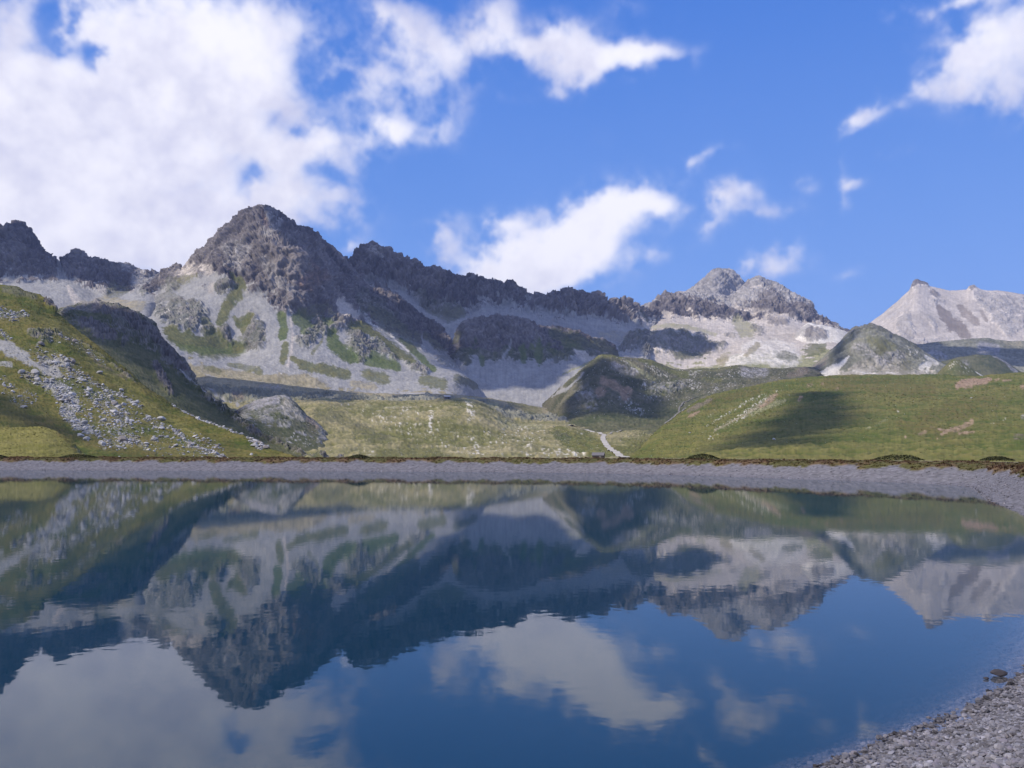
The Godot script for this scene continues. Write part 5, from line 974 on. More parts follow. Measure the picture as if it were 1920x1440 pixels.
			[0,-573.3,74.4,-1400, 0.025,-421,60,-1070.1, 0.05,-344.9,53.7,-913.9, 0.075,-325.2,54.9,-900, 0.1017,-309.7,53.5,-900, 0.1283,-294.1,52.2,-900, 0.155,-278.6,50.8,-900, 0.1817,-263.2,52.4,-900, 0.2083,-247.7,53.9,-900, 0.235,-232.3,55.5,-900, 0.255,-220.7,57.2,-900, 0.275,-209.1,59,-900, 0.295,-197.5,57.8,-900, 0.315,-185.9,56.6,-900, 0.3417,-170.4,56.4,-900, 0.3683,-154.9,56.2,-900, 0.395,-139.4,56.1,-900, 0.415,-127.8,55.8,-900, 0.435,-116.1,55.5,-900, 0.455,-104.5,55.8,-900, 0.475,-92.9,56.1,-900, 0.5,-78.4,58.4,-900, 0.515,-69.7,59.5,-900, 0.535,-58.1,59,-900, 0.565,-40.7,57.2,-900, 0.58,-31.9,54.9,-900, 0.595,-23.2,49.1,-900, 0.61,-14.5,43.3,-900, 0.625,-5.8,36.9,-900, 0.645,5.8,31.7,-900, 0.675,23.2,30.5,-900, 0.705,40.6,30.5,-900, 0.735,57.9,30.5,-900, 0.765,75.3,26.5,-900, 0.795,92.6,22.4,-900, 0.8217,108.1,23.2,-900, 0.8483,123.5,24,-900, 0.875,141.1,25.1,-913.9, 0.9,162.9,24.9,-955.6, 0.925,191.2,25.3,-1025, 0.95,227.4,26.1,-1122.2, 0.975,272.8,27.2,-1247.2, 1,328.7,28.4,-1400],
			[0,-630.7,84.5,-1540, 0.0294,-457.1,65.4,-1170.3, 0.0587,-386.6,58.9,-1040.2, 0.0881,-366.9,59.2,-1040, 0.1175,-347.2,59.5,-1040, 0.1469,-327.5,59.9,-1040, 0.1762,-307.8,60.2,-1040, 0.2056,-288.1,60.5,-1040, 0.235,-268.4,60.9,-1040, 0.2617,-250.5,61,-1040, 0.2883,-232.6,61.1,-1040, 0.315,-214.7,61.2,-1040, 0.3417,-196.8,61.3,-1040, 0.3683,-178.9,61.4,-1040, 0.395,-161,61.5,-1040, 0.4217,-143.1,61.3,-1040, 0.4483,-125.2,61.1,-1040, 0.475,-107.3,60.9,-1040, 0.5,-90.6,59.9,-1040, 0.525,-73.8,58.9,-1040, 0.55,-57,57.8,-1040, 0.575,-40.2,56.8,-1040, 0.6,-23.5,48.8,-1040, 0.625,-6.7,40.7,-1040, 0.65,10,39.4,-1040, 0.675,26.8,38.1,-1040, 0.705,46.9,38.4,-1040, 0.735,67,38.7,-1040, 0.765,87,34.1,-1040, 0.795,107.1,29.4,-1040, 0.8243,126.7,28.5,-1040, 0.8536,146.3,27.7,-1040.3, 0.8829,169.7,27.3,-1064, 0.9121,200.7,27.8,-1125.8, 0.9414,241.6,28.9,-1225.8, 0.9707,294.5,30.7,-1363.8, 1,361.6,32.9,-1540],
			[0,-710,139.2,-1730, 0.025,-552,112.7,-1400.1, 0.05,-470.3,100,-1243.9, 0.075,-445.1,98.4,-1230, 0.1,-425.2,96.8,-1230, 0.125,-405.3,95.2,-1230, 0.15,-385.4,93.6,-1230, 0.175,-365.5,92,-1230, 0.203,-343.2,90.1,-1230, 0.231,-320.9,88.2,-1230, 0.259,-298.6,86.3,-1230, 0.287,-276.4,84.4,-1230, 0.315,-254.1,82.5,-1230, 0.3417,-232.9,81.4,-1230, 0.3683,-211.7,80.4,-1230, 0.395,-190.5,79.3,-1230, 0.4217,-169.4,79.8,-1230, 0.4483,-148.2,80.4,-1230, 0.475,-127,80.9,-1230, 0.5,-107.2,79.7,-1230, 0.525,-87.3,78.5,-1230, 0.55,-67.5,77.3,-1230, 0.575,-47.6,76.1,-1230, 0.605,-23.8,69.8,-1230, 0.635,0,63.4,-1230, 0.6617,21.1,59.7,-1230, 0.6883,42.3,56,-1230, 0.715,63.4,52.3,-1230, 0.7417,84.5,47.6,-1230, 0.7683,105.6,42.8,-1230, 0.795,126.7,38.1,-1230, 0.8243,149.9,36.8,-1230, 0.8536,173.1,35.6,-1230.3, 0.8829,200,34.9,-1254, 0.9121,234.7,35.1,-1315.8, 0.9414,279.2,36.1,-1415.8, 0.9707,335.6,37.7,-1553.8, 1,406.3,39.9,-1730],
			[0,-813.6,188.4,-1980, 0.0175,-691.5,162.9,-1730.9, 0.035,-608.2,145.7,-1566.8, 0.065,-545.7,135,-1480, 0.095,-516.9,132.1,-1480, 0.125,-488.1,129.2,-1480, 0.1483,-465.7,126.7,-1480, 0.1717,-443.3,124.1,-1480, 0.195,-420.9,121.5,-1480, 0.2217,-395.3,118.3,-1480, 0.2483,-369.8,115.1,-1480, 0.275,-344.2,111.9,-1480, 0.3017,-318.7,110,-1480, 0.3283,-293.2,108.1,-1480, 0.355,-267.6,106.2,-1480, 0.3817,-242.1,104.9,-1480, 0.4083,-216.6,103.6,-1480, 0.435,-191.1,102.4,-1480, 0.465,-162.5,103.3,-1480, 0.495,-133.8,104.3,-1480, 0.5217,-108.3,102.4,-1480, 0.5483,-82.8,100.4,-1480, 0.575,-57.3,98.5,-1480, 0.605,-28.7,93.7,-1480, 0.635,0,89,-1480, 0.6617,25.5,84.5,-1480, 0.6883,50.9,80,-1480, 0.715,76.3,75.6,-1480, 0.7417,101.8,68.6,-1480, 0.7683,127.1,61.6,-1480, 0.795,152.5,54.6,-1480, 0.8243,180.4,52.4,-1480, 0.8536,208.3,50.3,-1480.3, 0.8829,240,48.8,-1504, 0.9121,279.4,48.4,-1565.8, 0.9414,328.6,48.8,-1665.8, 0.9707,389.7,49.9,-1803.8, 1,465.1,51.5,-1980]],
		patches = [
			["limestonespeck", 1.1, [.553,1.857,0.006,.07, .557,1.708,0.008,.094, .559,1.532,0.008,.095, .555,1.412,0.005,.059]],
			["limestonespeck", 1.1, [.56,1.119,0.005,.059, .568,.919,0.005,.144, .575,.518,0.003,.086]],
			["limestonespeck", 1.05, [.483,1.596,0.005,.061, .483,1.414,0.005,.061, .481,1.269,0.005,.061]],
			["limestonespeck", .6, [.437,1.775,0.008,.1, .455,1.609,0.008,.099, .475,1.728,0.006,.074, .5,1.754,0.006,.07]],
			["meadowdeep", .7, [.465,1.768,0.003,.037, .463,1.657,0.003,.037]],
			["limestonespeck", .55, [.365,1.664,0.024,.295, .435,1.425,0.028,.35, .455,1.174,0.018,.224]],
			["limestonespeck", .5, [.635,1.681,0.02,.44, .685,1.635,0.016,.389, .645,.894,0.024,.715]],
			["limestonespeck", .5, [.495,.839,0.022,.615, .535,.993,0.018,.511, .615,.73,0.024,.701]],
			["heath", .6, [.275,1.532,0.014,.156, .315,1.476,0.01,.122, .34,1.318,0.01,.122, .375,1.172,0.01,.123, .405,1.025,0.008,.099]],
			["heath", .5, [.235,1.474,0.014,.16, .235,1.131,0.012,.137, .275,1.253,0.01,.111]],
			["screespeck", .6, [.318,1.854,0.006,.073, .33,1.758,0.007,.086, .337,1.685,0.004,.049]],
			["palegrass", .5, [.365,1.786,0.005,.061, .395,1.765,0.006,.074, .42,1.796,0.004,.05]],
			["meadowdeep", .5, [.395,1.852,0.008,.099, .365,1.602,0.01,.123]],
			["meadowdeep", .6, [.435,.556,0.024,.667, .495,.336,0.02,.559, .395,.556,0.014,.389]],
			["limestonespeck", .7, [.35,.778,0.006,.167, .37,.417,0.008,.222]],
			["limestonespeck", .8, [.415,.833,0.002,.056, .43,.5,0.003,.083, .437,.333,0.002,.056]],
			["meadowdeep", .4, [.515,1.394,0.012,.137, .535,1.516,0.01,.115]],
			["meadowdeep", .4, [.505,1.167,0.014,.163, .575,1.309,0.008,.098]],
			["meadowdeep", .6, [.675,4.357,0.016,1.143, .635,4.999,0.012,.857]],
			["brown", .6, [.115,3.458,0.008,.244, .127,3.374,0.006,.189]],
			["scree", .7, [.07,3.699,0.002,.054, .087,3.296,0.004,.112, .1,3.096,0.003,.087]],
			["scree", .7, [.107,3.095,0.004,.119, .121,1.933,0.003,.034]],
			["lilac", .4, [.195,4.417,0.006,.438, .165,4.492,0.005,.342]],
			["tan", .8, [.035,4.999,0.005,.251, .125,4.999,0.006,.375, .215,4.999,0.006,.464, .295,4.999,0.006,.556, .375,4.999,0.005,.5]],
			["palegrass", .4, [.615,1.626,0.01,.175, .655,1.895,0.01,.243, .685,1.806,0.008,.194]],
			["grass", .85, [.725,1.58,0.014,.327, .765,1.175,0.02,.532, .8,.756,0.018,.681]],
			["grass", .7, [.775,1.757,0.008,.224, .825,.804,0.01,.402, .875,.918,0.02,.918]],
			["heath", .6, [.72,1.461,0.008,.188, .74,1.319,0.007,.165]],
			["limestonespeck", .7, [.665,.611,0.016,.489, .715,.589,0.014,.458, .765,.492,0.01,.352]],
			["limestonespeck", .7, [.76,1.606,0.004,.104, .77,1.813,0.004,.109]],
			["limestonespeck", .4, [.645,1.397,0.014,.338, .675,1.067,0.014,.344]],
			["scree", .9, [.713,4.999,0.002,.143, .723,4.999,0.003,.221, .74,4.999,0.005,.392, .755,4.999,0.005,.417]],
			["palegrass", .7, [.755,4.917,0.008,.667, .785,4.929,0.008,.762, .815,4.638,0.006,.631]],
			["scree", .6, [.665,4.999,0.002,.143, .685,4.999,0.002,.143, .71,4.999,0.002,.143]],
			["screespeck", .5, [.635,4.999,0.01,.714, .665,4.999,0.008,.571]],
			["palegrass", .5, [.555,1.976,0.01,.118, .605,4,0.008,.435]]]},
		{name = "hill", label = "round grey stony mound streaked with grass left of centre", category = "hill", columns = 160, rows = [25, 18, 13], bands = ["heath", "heathscree", "heathscree"], smooth = false, amp = 0.7, scale = .33,
		lines = [
			[0,-222.7,25.1,-650, 0.1083,-162.8,15.3,-500, 0.2167,-154.3,10.5,-500, 0.3,-147.8,6.5,-500, 0.3833,-141.3,2.5,-500, 0.4667,-134.8,0.4,-500, 0.55,-128.4,-1.7,-500, 0.6625,-119.7,-2.2,-500, 0.775,-111.3,-2.7,-501.5, 0.8875,-111.6,-3.7,-545.4, 1,-121.8,-5.7,-650],
			[0,-253.6,31.9,-740, 0.1083,-192.3,24.4,-590, 0.2167,-182.4,22.7,-590, 0.3417,-170.9,20.3,-590, 0.4667,-159.5,17.8,-590, 0.5917,-148,13.6,-590, 0.7167,-136.5,9.5,-590, 0.8111,-129.8,5.5,-599, 0.9056,-130.9,1.2,-648.1, 1,-138.7,-4.2,-740],
			[0,-270.8,35.9,-790, 0.1083,-208.7,31.4,-640, 0.2167,-198,33,-640, 0.3,-189.8,34.5,-640, 0.3833,-181.6,35.9,-640, 0.4667,-173.3,32.8,-640, 0.55,-165,29.7,-640, 0.6333,-156.6,24.4,-640, 0.7167,-148.3,19,-640, 0.8111,-140.8,11.7,-649, 0.9056,-141.1,4.3,-698.1, 1,-148,-4.7,-790],
			[0,-284.6,38,-830, 0.0708,-230.9,37.4,-695.4, 0.1042,-222.3,38.4,-680, 0.1333,-219.3,39.7,-680, 0.175,-215,41.9,-680, 0.2167,-210.7,44.5,-680, 0.2583,-206.3,45.8,-680, 0.3,-201.9,46.7,-680, 0.3625,-195.4,47.6,-680, 0.4042,-191,47.6,-680, 0.4458,-186.6,47.6,-680, 0.4792,-183,45.8,-680, 0.5083,-179.9,43.6,-680, 0.5583,-174.5,37.9,-680, 0.6125,-168.7,31.4,-680, 0.675,-162,27,-680, 0.7375,-155.4,21.3,-680, 0.8208,-149.1,13.2,-692, 0.9042,-149.1,5.3,-737, 1,-155.6,-4.1,-830]],
		patches = [
			["lilac", .7, [.175,2.487,0.025,.342, .3,2.574,0.0333,.34, .383,2.591,0.025,.273]],
			["tanscree", .7, [.467,2.278,0.0583,.519, .55,2,0.05,.36, .508,2.258,0.0417,.412]],
			["earth", .5, [.633,2.31,0.0375,.931, .675,2.158,0.0292,.737]],
			["heath", .6, [.196,1.368,0.0208,.258, .258,.854,0.0292,.212, .342,.624,0.0292,.17]],
			["meadow", .5, [.362,1.305,0.0125,.086, .383,1.727,0.0083,.055]],
			["heath", .7, [.55,1.4,0.0583,.42, .675,1.497,0.0417,.403]],
			["screespeck", .6, [.467,.705,0.05,.253, .592,.702,0.0583,.321, .675,.58,0.0417,.268]],
			["heath", .5, [.404,.188,0.0333,.174, .717,.357,0.0417,.292]]]},
		{name = "hill", label = "dark shaded rock knoll and green slope behind the boulder hillside", category = "hill", columns = 371, rows = [37, 27, 27], bands = ["heath", "heath", "heathrock"], smooth = false, amp = 1.0, scale = .315,
		lines = [
			[0,-440.1,75.8,-780, 0.0485,-276.8,47.1,-506.5, 0.0969,-248.3,40.8,-469.7, 0.1454,-237.4,37.2,-464.5, 0.1939,-226.6,33.8,-459.4, 0.2424,-216,30.4,-454.2, 0.2908,-205.7,27.1,-449.1, 0.3357,-196.2,23.5,-444.3, 0.3806,-186.9,20,-439.5, 0.4255,-177.7,16.6,-434.8, 0.4704,-168.8,13.2,-430, 0.5153,-158.6,9.8,-421.7, 0.5601,-148.8,6.6,-413.3, 0.605,-139.2,4.7,-405, 0.6499,-129.9,2.9,-396.7, 0.6948,-120.9,1.2,-388.3, 0.7397,-112.2,-0.4,-380, 0.7935,-102.1,-0.7,-370, 0.8474,-92.4,-1,-360, 0.8983,-84.3,-1.3,-353.3, 0.9491,-76.4,-1.5,-346.7, 1,-68.7,-1.8,-340],
			[0,-509.1,116.3,-900, 0.0371,-369.3,87,-668.8, 0.0742,-321.9,77.8,-597.4, 0.1113,-313.2,77.4,-596.2, 0.1562,-302.6,73.5,-594.6, 0.2011,-292.1,69.7,-593.1, 0.246,-281.6,65.9,-591.5, 0.2908,-271.2,62.1,-590, 0.3357,-256.4,54.9,-578.8, 0.3806,-242.1,48,-567.5, 0.4165,-230.9,43.7,-558.5, 0.4524,-220,39.5,-549.5, 0.4704,-214.6,36.4,-545, 0.5153,-198.7,28.5,-526.9, 0.5601,-183.5,21.1,-508.9, 0.5961,-171.9,17.2,-494.4, 0.632,-160.6,13.6,-480, 0.6679,-149.2,10.1,-464.2, 0.7038,-138.3,6.9,-448.3, 0.7516,-124.4,4.3,-427.2, 0.7995,-111.3,1.9,-406.1, 0.8474,-98.8,-0.2,-385, 0.8983,-89.4,-0.6,-375, 0.9491,-80.4,-1,-365, 1,-71.7,-1.3,-355],
			[0,-578.5,164.7,-1020, 0.0371,-437.4,126.6,-790.1, 0.0742,-388.8,114.1,-720, 0.1113,-379.1,112.6,-720, 0.1562,-367.3,110.2,-720, 0.2011,-355.5,107.9,-720, 0.246,-338.9,101.8,-710, 0.2908,-322.6,95.8,-700, 0.3268,-309.7,90.2,-692, 0.3627,-297.1,84.7,-684, 0.3806,-290.8,79.8,-680, 0.4345,-262.1,63.1,-643.1, 0.4659,-246.1,54.1,-621.5, 0.4973,-230.6,45.5,-600, 0.5287,-217.5,38.7,-583.7, 0.5601,-204.9,32.2,-567.3, 0.5961,-190.9,26.4,-548.7, 0.632,-177.5,20.9,-530, 0.6679,-163.8,15.8,-509.2, 0.7038,-150.7,10.9,-488.3, 0.7516,-134.2,7.1,-460.6, 0.7995,-118.6,3.6,-432.8, 0.8474,-104,0.6,-405, 0.8983,-93.4,0,-391.7, 0.9491,-83.4,-0.5,-378.3, 1,-73.8,-1,-365],
			[0,-624.4,188.9,-1100, 0.0305,-502.5,157.5,-902.8, 0.0575,-447.8,145.3,-818.7, 0.0754,-437.2,144.6,-808.8, 0.1113,-428.9,147,-813.1, 0.1257,-425.6,147.8,-814.7, 0.1382,-422.7,148.6,-816.2, 0.1508,-419.8,150.5,-817.7, 0.1616,-417.3,152.3,-818.9, 0.1706,-415.2,153.1,-820, 0.1831,-409.4,151.3,-816.1, 0.2011,-401.3,148.6,-810.5, 0.2226,-391.6,146.4,-803.7, 0.246,-381.3,144.6,-796.4, 0.2621,-374.2,141.6,-791.4, 0.2819,-365.5,137.9,-785.2, 0.3052,-355.4,133.6,-777.9, 0.3268,-346.2,129.4,-771.2, 0.3447,-338.6,124.5,-765.6, 0.3627,-331.1,120.1,-760, 0.3698,-326.8,116.4,-755.1, 0.3716,-325.7,112.8,-753.8, 0.3788,-321.5,108.1,-748.9, 0.386,-317.4,104.5,-744, 0.4022,-308.2,97.7,-732.9, 0.4165,-300.2,93.6,-723.1, 0.4255,-295.2,91,-716.9, 0.447,-283.5,83.2,-702.2, 0.4614,-275.8,78.1,-692.3, 0.4704,-271,73.8,-686.2, 0.4776,-267.2,69.8,-681.2, 0.4794,-266.2,65.2,-680, 0.4847,-263,60.4,-675.6, 0.5153,-245.9,52,-650.6, 0.5512,-226.6,43.4,-621.2, 0.5925,-205.3,34.4,-587.4, 0.632,-186,26.6,-555, 0.6679,-171.2,20.5,-531.7, 0.7038,-157,15.2,-508.3, 0.7397,-143.5,10.6,-485, 0.7756,-130.5,6.7,-461.7, 0.8115,-118.3,3.7,-438.3, 0.8474,-106.6,1.8,-415, 0.8923,-96.7,0.7,-401.8, 0.9372,-87.3,-0.3,-388.5, 0.9686,-80.9,-0.6,-379.3, 1,-74.8,-0.8,-370]],
		patches = [
			["rock", .85, [.165,2.649,0.018,.191, .228,2.681,0.0215,.215, .291,2.659,0.0251,.243, .336,2.575,0.0251,.248]],
			["rock", .85, [.381,2.494,0.0251,.346, .42,2.508,0.0251,.355, .452,2.466,0.0162,.233]],
			["heath", .9, [.111,2.474,0.0144,.211, .156,2.343,0.0144,.162, .21,2.414,0.0126,.132]],
			["heath", .9, [.237,1.565,0.0359,.395, .282,1.162,0.0323,.359, .312,.967,0.018,.143]],
			["rock", .9, [.129,2.048,0.0215,.291, .174,1.834,0.0251,.29, .219,1.843,0.0162,.177]],
			["rock", .7, [.264,1.881,0.0108,.119, .255,1.643,0.009,.099]],
			["rock", .9, [.363,1.46,0.0144,.144, .381,1.327,0.0197,.212, .399,1.106,0.018,.213, .413,.888,0.0108,.096]],
			["heath", .8, [.434,1.459,0.0144,.216, .47,1.333,0.018,.333, .56,1.4,0.0215,.48, .65,1.37,0.018,.593]],
			["scree", .8, [.438,2.101,0.0027,.038, .474,2.242,0.0036,.061, .515,2.679,0.0045,.161, .56,2.644,0.0045,.146]],
			["screespeck", .7, [.587,2.339,0.0072,.255, .632,2.333,0.0072,.296, .677,2.631,0.0072,.328, .722,2.949,0.0054,.304]],
			["heathrock", .5, [.309,2.086,0.018,.172, .345,2,0.0144,.148]]]},
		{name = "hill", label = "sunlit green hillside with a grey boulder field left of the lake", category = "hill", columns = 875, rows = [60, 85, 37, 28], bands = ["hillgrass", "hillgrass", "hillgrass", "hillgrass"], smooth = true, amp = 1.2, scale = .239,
		lines = [
			[0,-208,-0.6,-230, 0.0265,-203.9,-0.6,-230, 0.0529,-199.8,-0.6,-230, 0.0794,-195.7,-0.6,-230, 0.1058,-191.6,-0.6,-230, 0.1323,-187.5,-0.6,-230, 0.1587,-183.4,-0.6,-230, 0.1852,-179.3,-0.6,-230, 0.2116,-175.2,-0.6,-230, 0.2381,-171.1,-0.6,-230, 0.2655,-166.9,-0.6,-230, 0.2929,-162.6,-0.6,-230, 0.3202,-158.4,-0.6,-230, 0.3476,-154.2,-0.6,-230, 0.3758,-150.8,-0.7,-231.5, 0.404,-147.4,-0.7,-233.1, 0.4322,-143.9,-0.7,-234.6, 0.4604,-140.3,-0.8,-236.2, 0.4886,-136.7,-0.8,-237.7, 0.5168,-133.1,-0.8,-239.2, 0.5451,-129.4,-0.8,-240.8, 0.5733,-125.6,-0.9,-242.3, 0.6015,-121.7,-0.9,-243.8, 0.6297,-117.9,-0.9,-245.4, 0.6579,-113.9,-1,-246.9, 0.6861,-109.9,-1,-248.5, 0.7143,-105.8,-1,-250, 0.7429,-102,-1.1,-252.5, 0.7714,-98.1,-1.1,-255, 0.8,-94.1,-1.1,-257.5, 0.8286,-90,-1.2,-260, 0.8571,-85.9,-1.2,-262.5, 0.8857,-81.6,-1.3,-265, 0.9143,-77.2,-1.3,-267.5, 0.9429,-72.7,-1.4,-270, 0.9714,-68.2,-1.4,-272.5, 1,-63.5,-1.5,-275],
			[0,-308.9,17.4,-340, 0.0267,-302.8,18.2,-340, 0.0535,-296.7,18.9,-340, 0.0802,-290.6,19.7,-340, 0.107,-284.5,20.5,-340, 0.1337,-278.4,21.2,-340, 0.1604,-272.3,22,-340, 0.1872,-266.2,22.7,-340, 0.2139,-260.1,23.5,-340, 0.2407,-254,24.3,-340, 0.2674,-247.8,25,-340, 0.2941,-241.7,25.8,-340, 0.3209,-235.6,26.6,-340, 0.3476,-229.5,27.3,-340, 0.3746,-222.7,27,-339.2, 0.4016,-216,26.8,-338.5, 0.4286,-209.4,26.5,-337.7, 0.4524,-203.4,25,-337, 0.4762,-197.5,23.5,-336.4, 0.5,-191.6,22,-335.7, 0.5238,-185.8,20.5,-335, 0.5476,-179,18.9,-332.5, 0.5714,-172.3,17.3,-330, 0.5952,-165.6,15.8,-327.5, 0.619,-159.1,14.3,-325, 0.6429,-152.6,12.7,-322.5, 0.6667,-146.2,11,-320, 0.6905,-139.5,9.4,-316.7, 0.7143,-133,7.9,-313.3, 0.7381,-126.5,6.8,-310, 0.7619,-120.2,5.8,-306.7, 0.7857,-114,4.8,-303.3, 0.8095,-107.9,3.8,-300, 0.8349,-101.9,3,-297.6, 0.8603,-96,2.2,-295.2, 0.8857,-90.2,1.4,-292.8, 0.9111,-84.5,0.9,-290.4, 0.9365,-78.9,0.3,-288, 0.9619,-73.3,-0.2,-285.6, 0.981,-69.2,-0.4,-283.8, 1,-65.1,-0.5,-282],
			[0,-401.6,47.2,-440, 0.0267,-393.8,48.9,-440, 0.0535,-385.9,50.7,-440, 0.0802,-378,52.5,-440, 0.107,-370.1,54.2,-440, 0.1337,-362.2,56,-440, 0.1604,-354.3,57.8,-440, 0.1872,-346.4,59.5,-440, 0.2139,-338.5,61.3,-440, 0.2407,-330.6,63.1,-440, 0.2674,-322.7,64.8,-440, 0.2941,-314.8,66.6,-440, 0.3209,-306.8,68.4,-440, 0.3476,-298.9,70.2,-440, 0.3746,-289.8,69.4,-438.5, 0.4016,-280.7,68.7,-436.9, 0.4286,-271.6,68,-435.4, 0.4571,-262.1,66.4,-433.8, 0.4857,-252.6,64.7,-432.2, 0.5048,-246.3,62.7,-431.1, 0.5238,-240,60.7,-430, 0.5429,-231.1,58,-424, 0.5714,-217.9,50.5,-415, 0.6,-205,43.3,-406, 0.6222,-195.3,38.3,-399, 0.6444,-185.8,33.4,-392, 0.6667,-176.5,28.7,-385, 0.6889,-167.1,24.6,-377.2, 0.7111,-158,20.5,-369.4, 0.7333,-149.1,16.7,-361.7, 0.7587,-139.3,14,-352.8, 0.7841,-129.8,11.5,-343.9, 0.8095,-120.7,9,-335, 0.8349,-112.6,7.2,-328.5, 0.8603,-104.8,5.4,-321.9, 0.8857,-97.2,3.7,-315.4, 0.9111,-89.9,2.4,-308.9, 0.9365,-82.8,1.2,-302.3, 0.9619,-75.9,0.1,-295.8, 0.981,-70.9,-0.2,-290.9, 1,-66.1,-0.4,-286],
			[0,-448.5,69.7,-490, 0.0267,-439.7,71.6,-490, 0.0535,-430.9,73.4,-490, 0.0802,-422.1,75.3,-490, 0.107,-413.3,77.1,-490, 0.1337,-404.5,79,-490, 0.1604,-395.7,80.8,-490, 0.1872,-386.8,82.7,-490, 0.2139,-378,84.5,-490, 0.2407,-369.1,86.4,-490, 0.2674,-360.3,88.3,-490, 0.2941,-351.4,90.1,-490, 0.3209,-342.6,92,-490, 0.3476,-333.7,93.8,-490, 0.3746,-324.6,93,-490, 0.4016,-315.5,92.1,-490, 0.4286,-306.4,91.3,-490, 0.4571,-296.8,89.3,-490, 0.4857,-287.1,87.4,-490, 0.5048,-280.6,84.2,-490, 0.5238,-274.1,81.1,-490, 0.5286,-271.1,79.9,-487.5, 0.55,-257.6,72.2,-476.2, 0.5714,-244.5,64.8,-465, 0.5952,-230.3,58,-452.5, 0.619,-216.6,51.5,-440, 0.6429,-204,45.1,-428.8, 0.6667,-191.7,39,-417.5, 0.6905,-179.8,33,-406.2, 0.7143,-168.3,27.4,-395, 0.7333,-159.4,23.1,-386.2, 0.7587,-148,19.5,-374.4, 0.7841,-137,16.1,-362.6, 0.8095,-126.5,12.9,-350.8, 0.8286,-118.8,11,-342, 0.8571,-109.2,8.4,-333, 0.8857,-99.9,5.9,-324, 0.9111,-92,4,-316, 0.9365,-84.4,2.1,-308, 0.9619,-77,0.4,-300, 0.981,-71.7,0.1,-294, 1,-66.5,-0.2,-288],
			[0,-513.5,92,-560, 0.0286,-502.8,95,-560, 0.0571,-492.1,97.9,-560, 0.0857,-481.4,100.8,-560, 0.1143,-470.6,103.8,-560, 0.1429,-459.9,106.7,-560, 0.1714,-449.1,109.1,-560, 0.2,-438.2,111.4,-560, 0.2286,-427.4,113.7,-560, 0.2571,-416.6,116,-560, 0.2798,-408,117.2,-560, 0.3024,-399.4,118.4,-560, 0.325,-390.8,119.6,-560, 0.3476,-382.1,120.8,-560, 0.369,-371.2,118.9,-556, 0.3905,-360.4,116.9,-552.1, 0.4143,-348.5,115,-547.6, 0.4286,-341.5,113.7,-545, 0.4429,-333.8,112.2,-541.2, 0.4552,-327.2,111.2,-538, 0.4629,-323.1,110.1,-536, 0.4676,-320.6,108.4,-534.8, 0.4714,-318.5,107.2,-533.8, 0.4857,-311.1,105.4,-530, 0.4952,-306.1,103.9,-527.5, 0.501,-303.2,103.3,-526, 0.5038,-301.7,102.1,-525.2, 0.5067,-300.1,99.2,-524.5, 0.5105,-298.1,98.3,-523.5, 0.5162,-295.3,99,-522, 0.521,-292.8,98.1,-520.8, 0.5238,-291.3,96.5,-520, 0.5248,-290.6,95.8,-519.4, 0.5267,-289.1,92.2,-518.2, 0.5286,-287.7,90.6,-517, 0.5381,-280.9,86.9,-511, 0.5524,-270.9,80.9,-502, 0.5714,-257.8,73.6,-490, 0.5857,-248.3,69.1,-481, 0.6,-238.9,64.2,-472, 0.619,-226.7,57.8,-460, 0.6381,-215.7,51.4,-450, 0.6619,-202.4,44.9,-437.5, 0.6781,-193.6,38.8,-429, 0.6952,-184.5,34,-420, 0.7143,-174.7,30.4,-410, 0.7333,-165.2,26.1,-400, 0.7524,-155.9,22,-390, 0.7714,-146.9,18.8,-380, 0.7905,-138.2,16.3,-370, 0.8095,-129.8,14.5,-360, 0.8286,-121.7,13.1,-350, 0.8571,-111.5,9.8,-340, 0.8857,-101.8,7.3,-330, 0.9048,-95.6,4.7,-323.3, 0.9333,-86.5,2.1,-313.3, 0.9619,-77.9,0.5,-303.3, 0.981,-72.3,0.2,-296.7, 1,-67,-0.1,-290]],
		patches = [
			["scree", .95, [.39,1.699,0.0133,.113, .429,1.675,0.0143,.122, .452,1.635,0.0133,.111, .471,1.565,0.0114,.094]],
			["scree", .9, [.486,1.497,0.0067,.054, .51,1.478,0.0105,.086, .529,1.486,0.0086,.071]],
			["scree", .6, [.41,1.383,0.0057,.049, .448,1.411,0.0038,.032]],
			["heathrock", .8, [.486,2,0.0095,.077, .514,2.074,0.0076,.198, .533,2.498,0.0057,.169]],
			["heathrock", .6, [.571,3,0.0038,.14, .605,2.984,0.0038,.129, .633,2.874,0.0038,.129, .667,2.9,0.0038,.133]],
			["heathrock", .8, [.438,3.701,0.0067,.196, .467,3.69,0.0067,.201, .49,3.742,0.0057,.182]],
			["rock", .95, [.509,3.856,0.0048,.18, .517,3.775,0.0076,.237, .523,3.688,0.0038,.125]],
			["heath", .6, [.438,3.701,0.0076,.224, .467,3.69,0.0076,.23, .49,3.742,0.0067,.212]],
			["grassyellow", .6, [.524,2.731,0.0171,.464, .552,2.768,0.0152,.538, .6,2.387,0.0171,.581, .648,2.253,0.0152,.524, .705,1.955,0.0133,.273, .771,1.762,0.0133,.444]],
			["grassyellow", .4, [.619,1.548,0.0133,.163, .667,1.569,0.0133,.215]],
			["brownmoor_and_shade", .4, [.486,.696,0.0152,.136, .6,.433,0.0095,.117, .743,.273,0.0076,.182]],  # cloud shade along the hill's foot, painted into the grass colour
			["brownmoor_and_shade", .4, [.79,1.288,0.0076,.288, .838,1.096,0.0095,.513]],
			["brown", .4, [.581,2.557,0.0057,.205, .61,2.294,0.0057,.193, .652,2.701,0.0048,.165]],
			["scree", .45, [.5,1.571,0.0057,.047, .524,1.592,0.0076,.063, .548,1.666,0.0057,.049]],
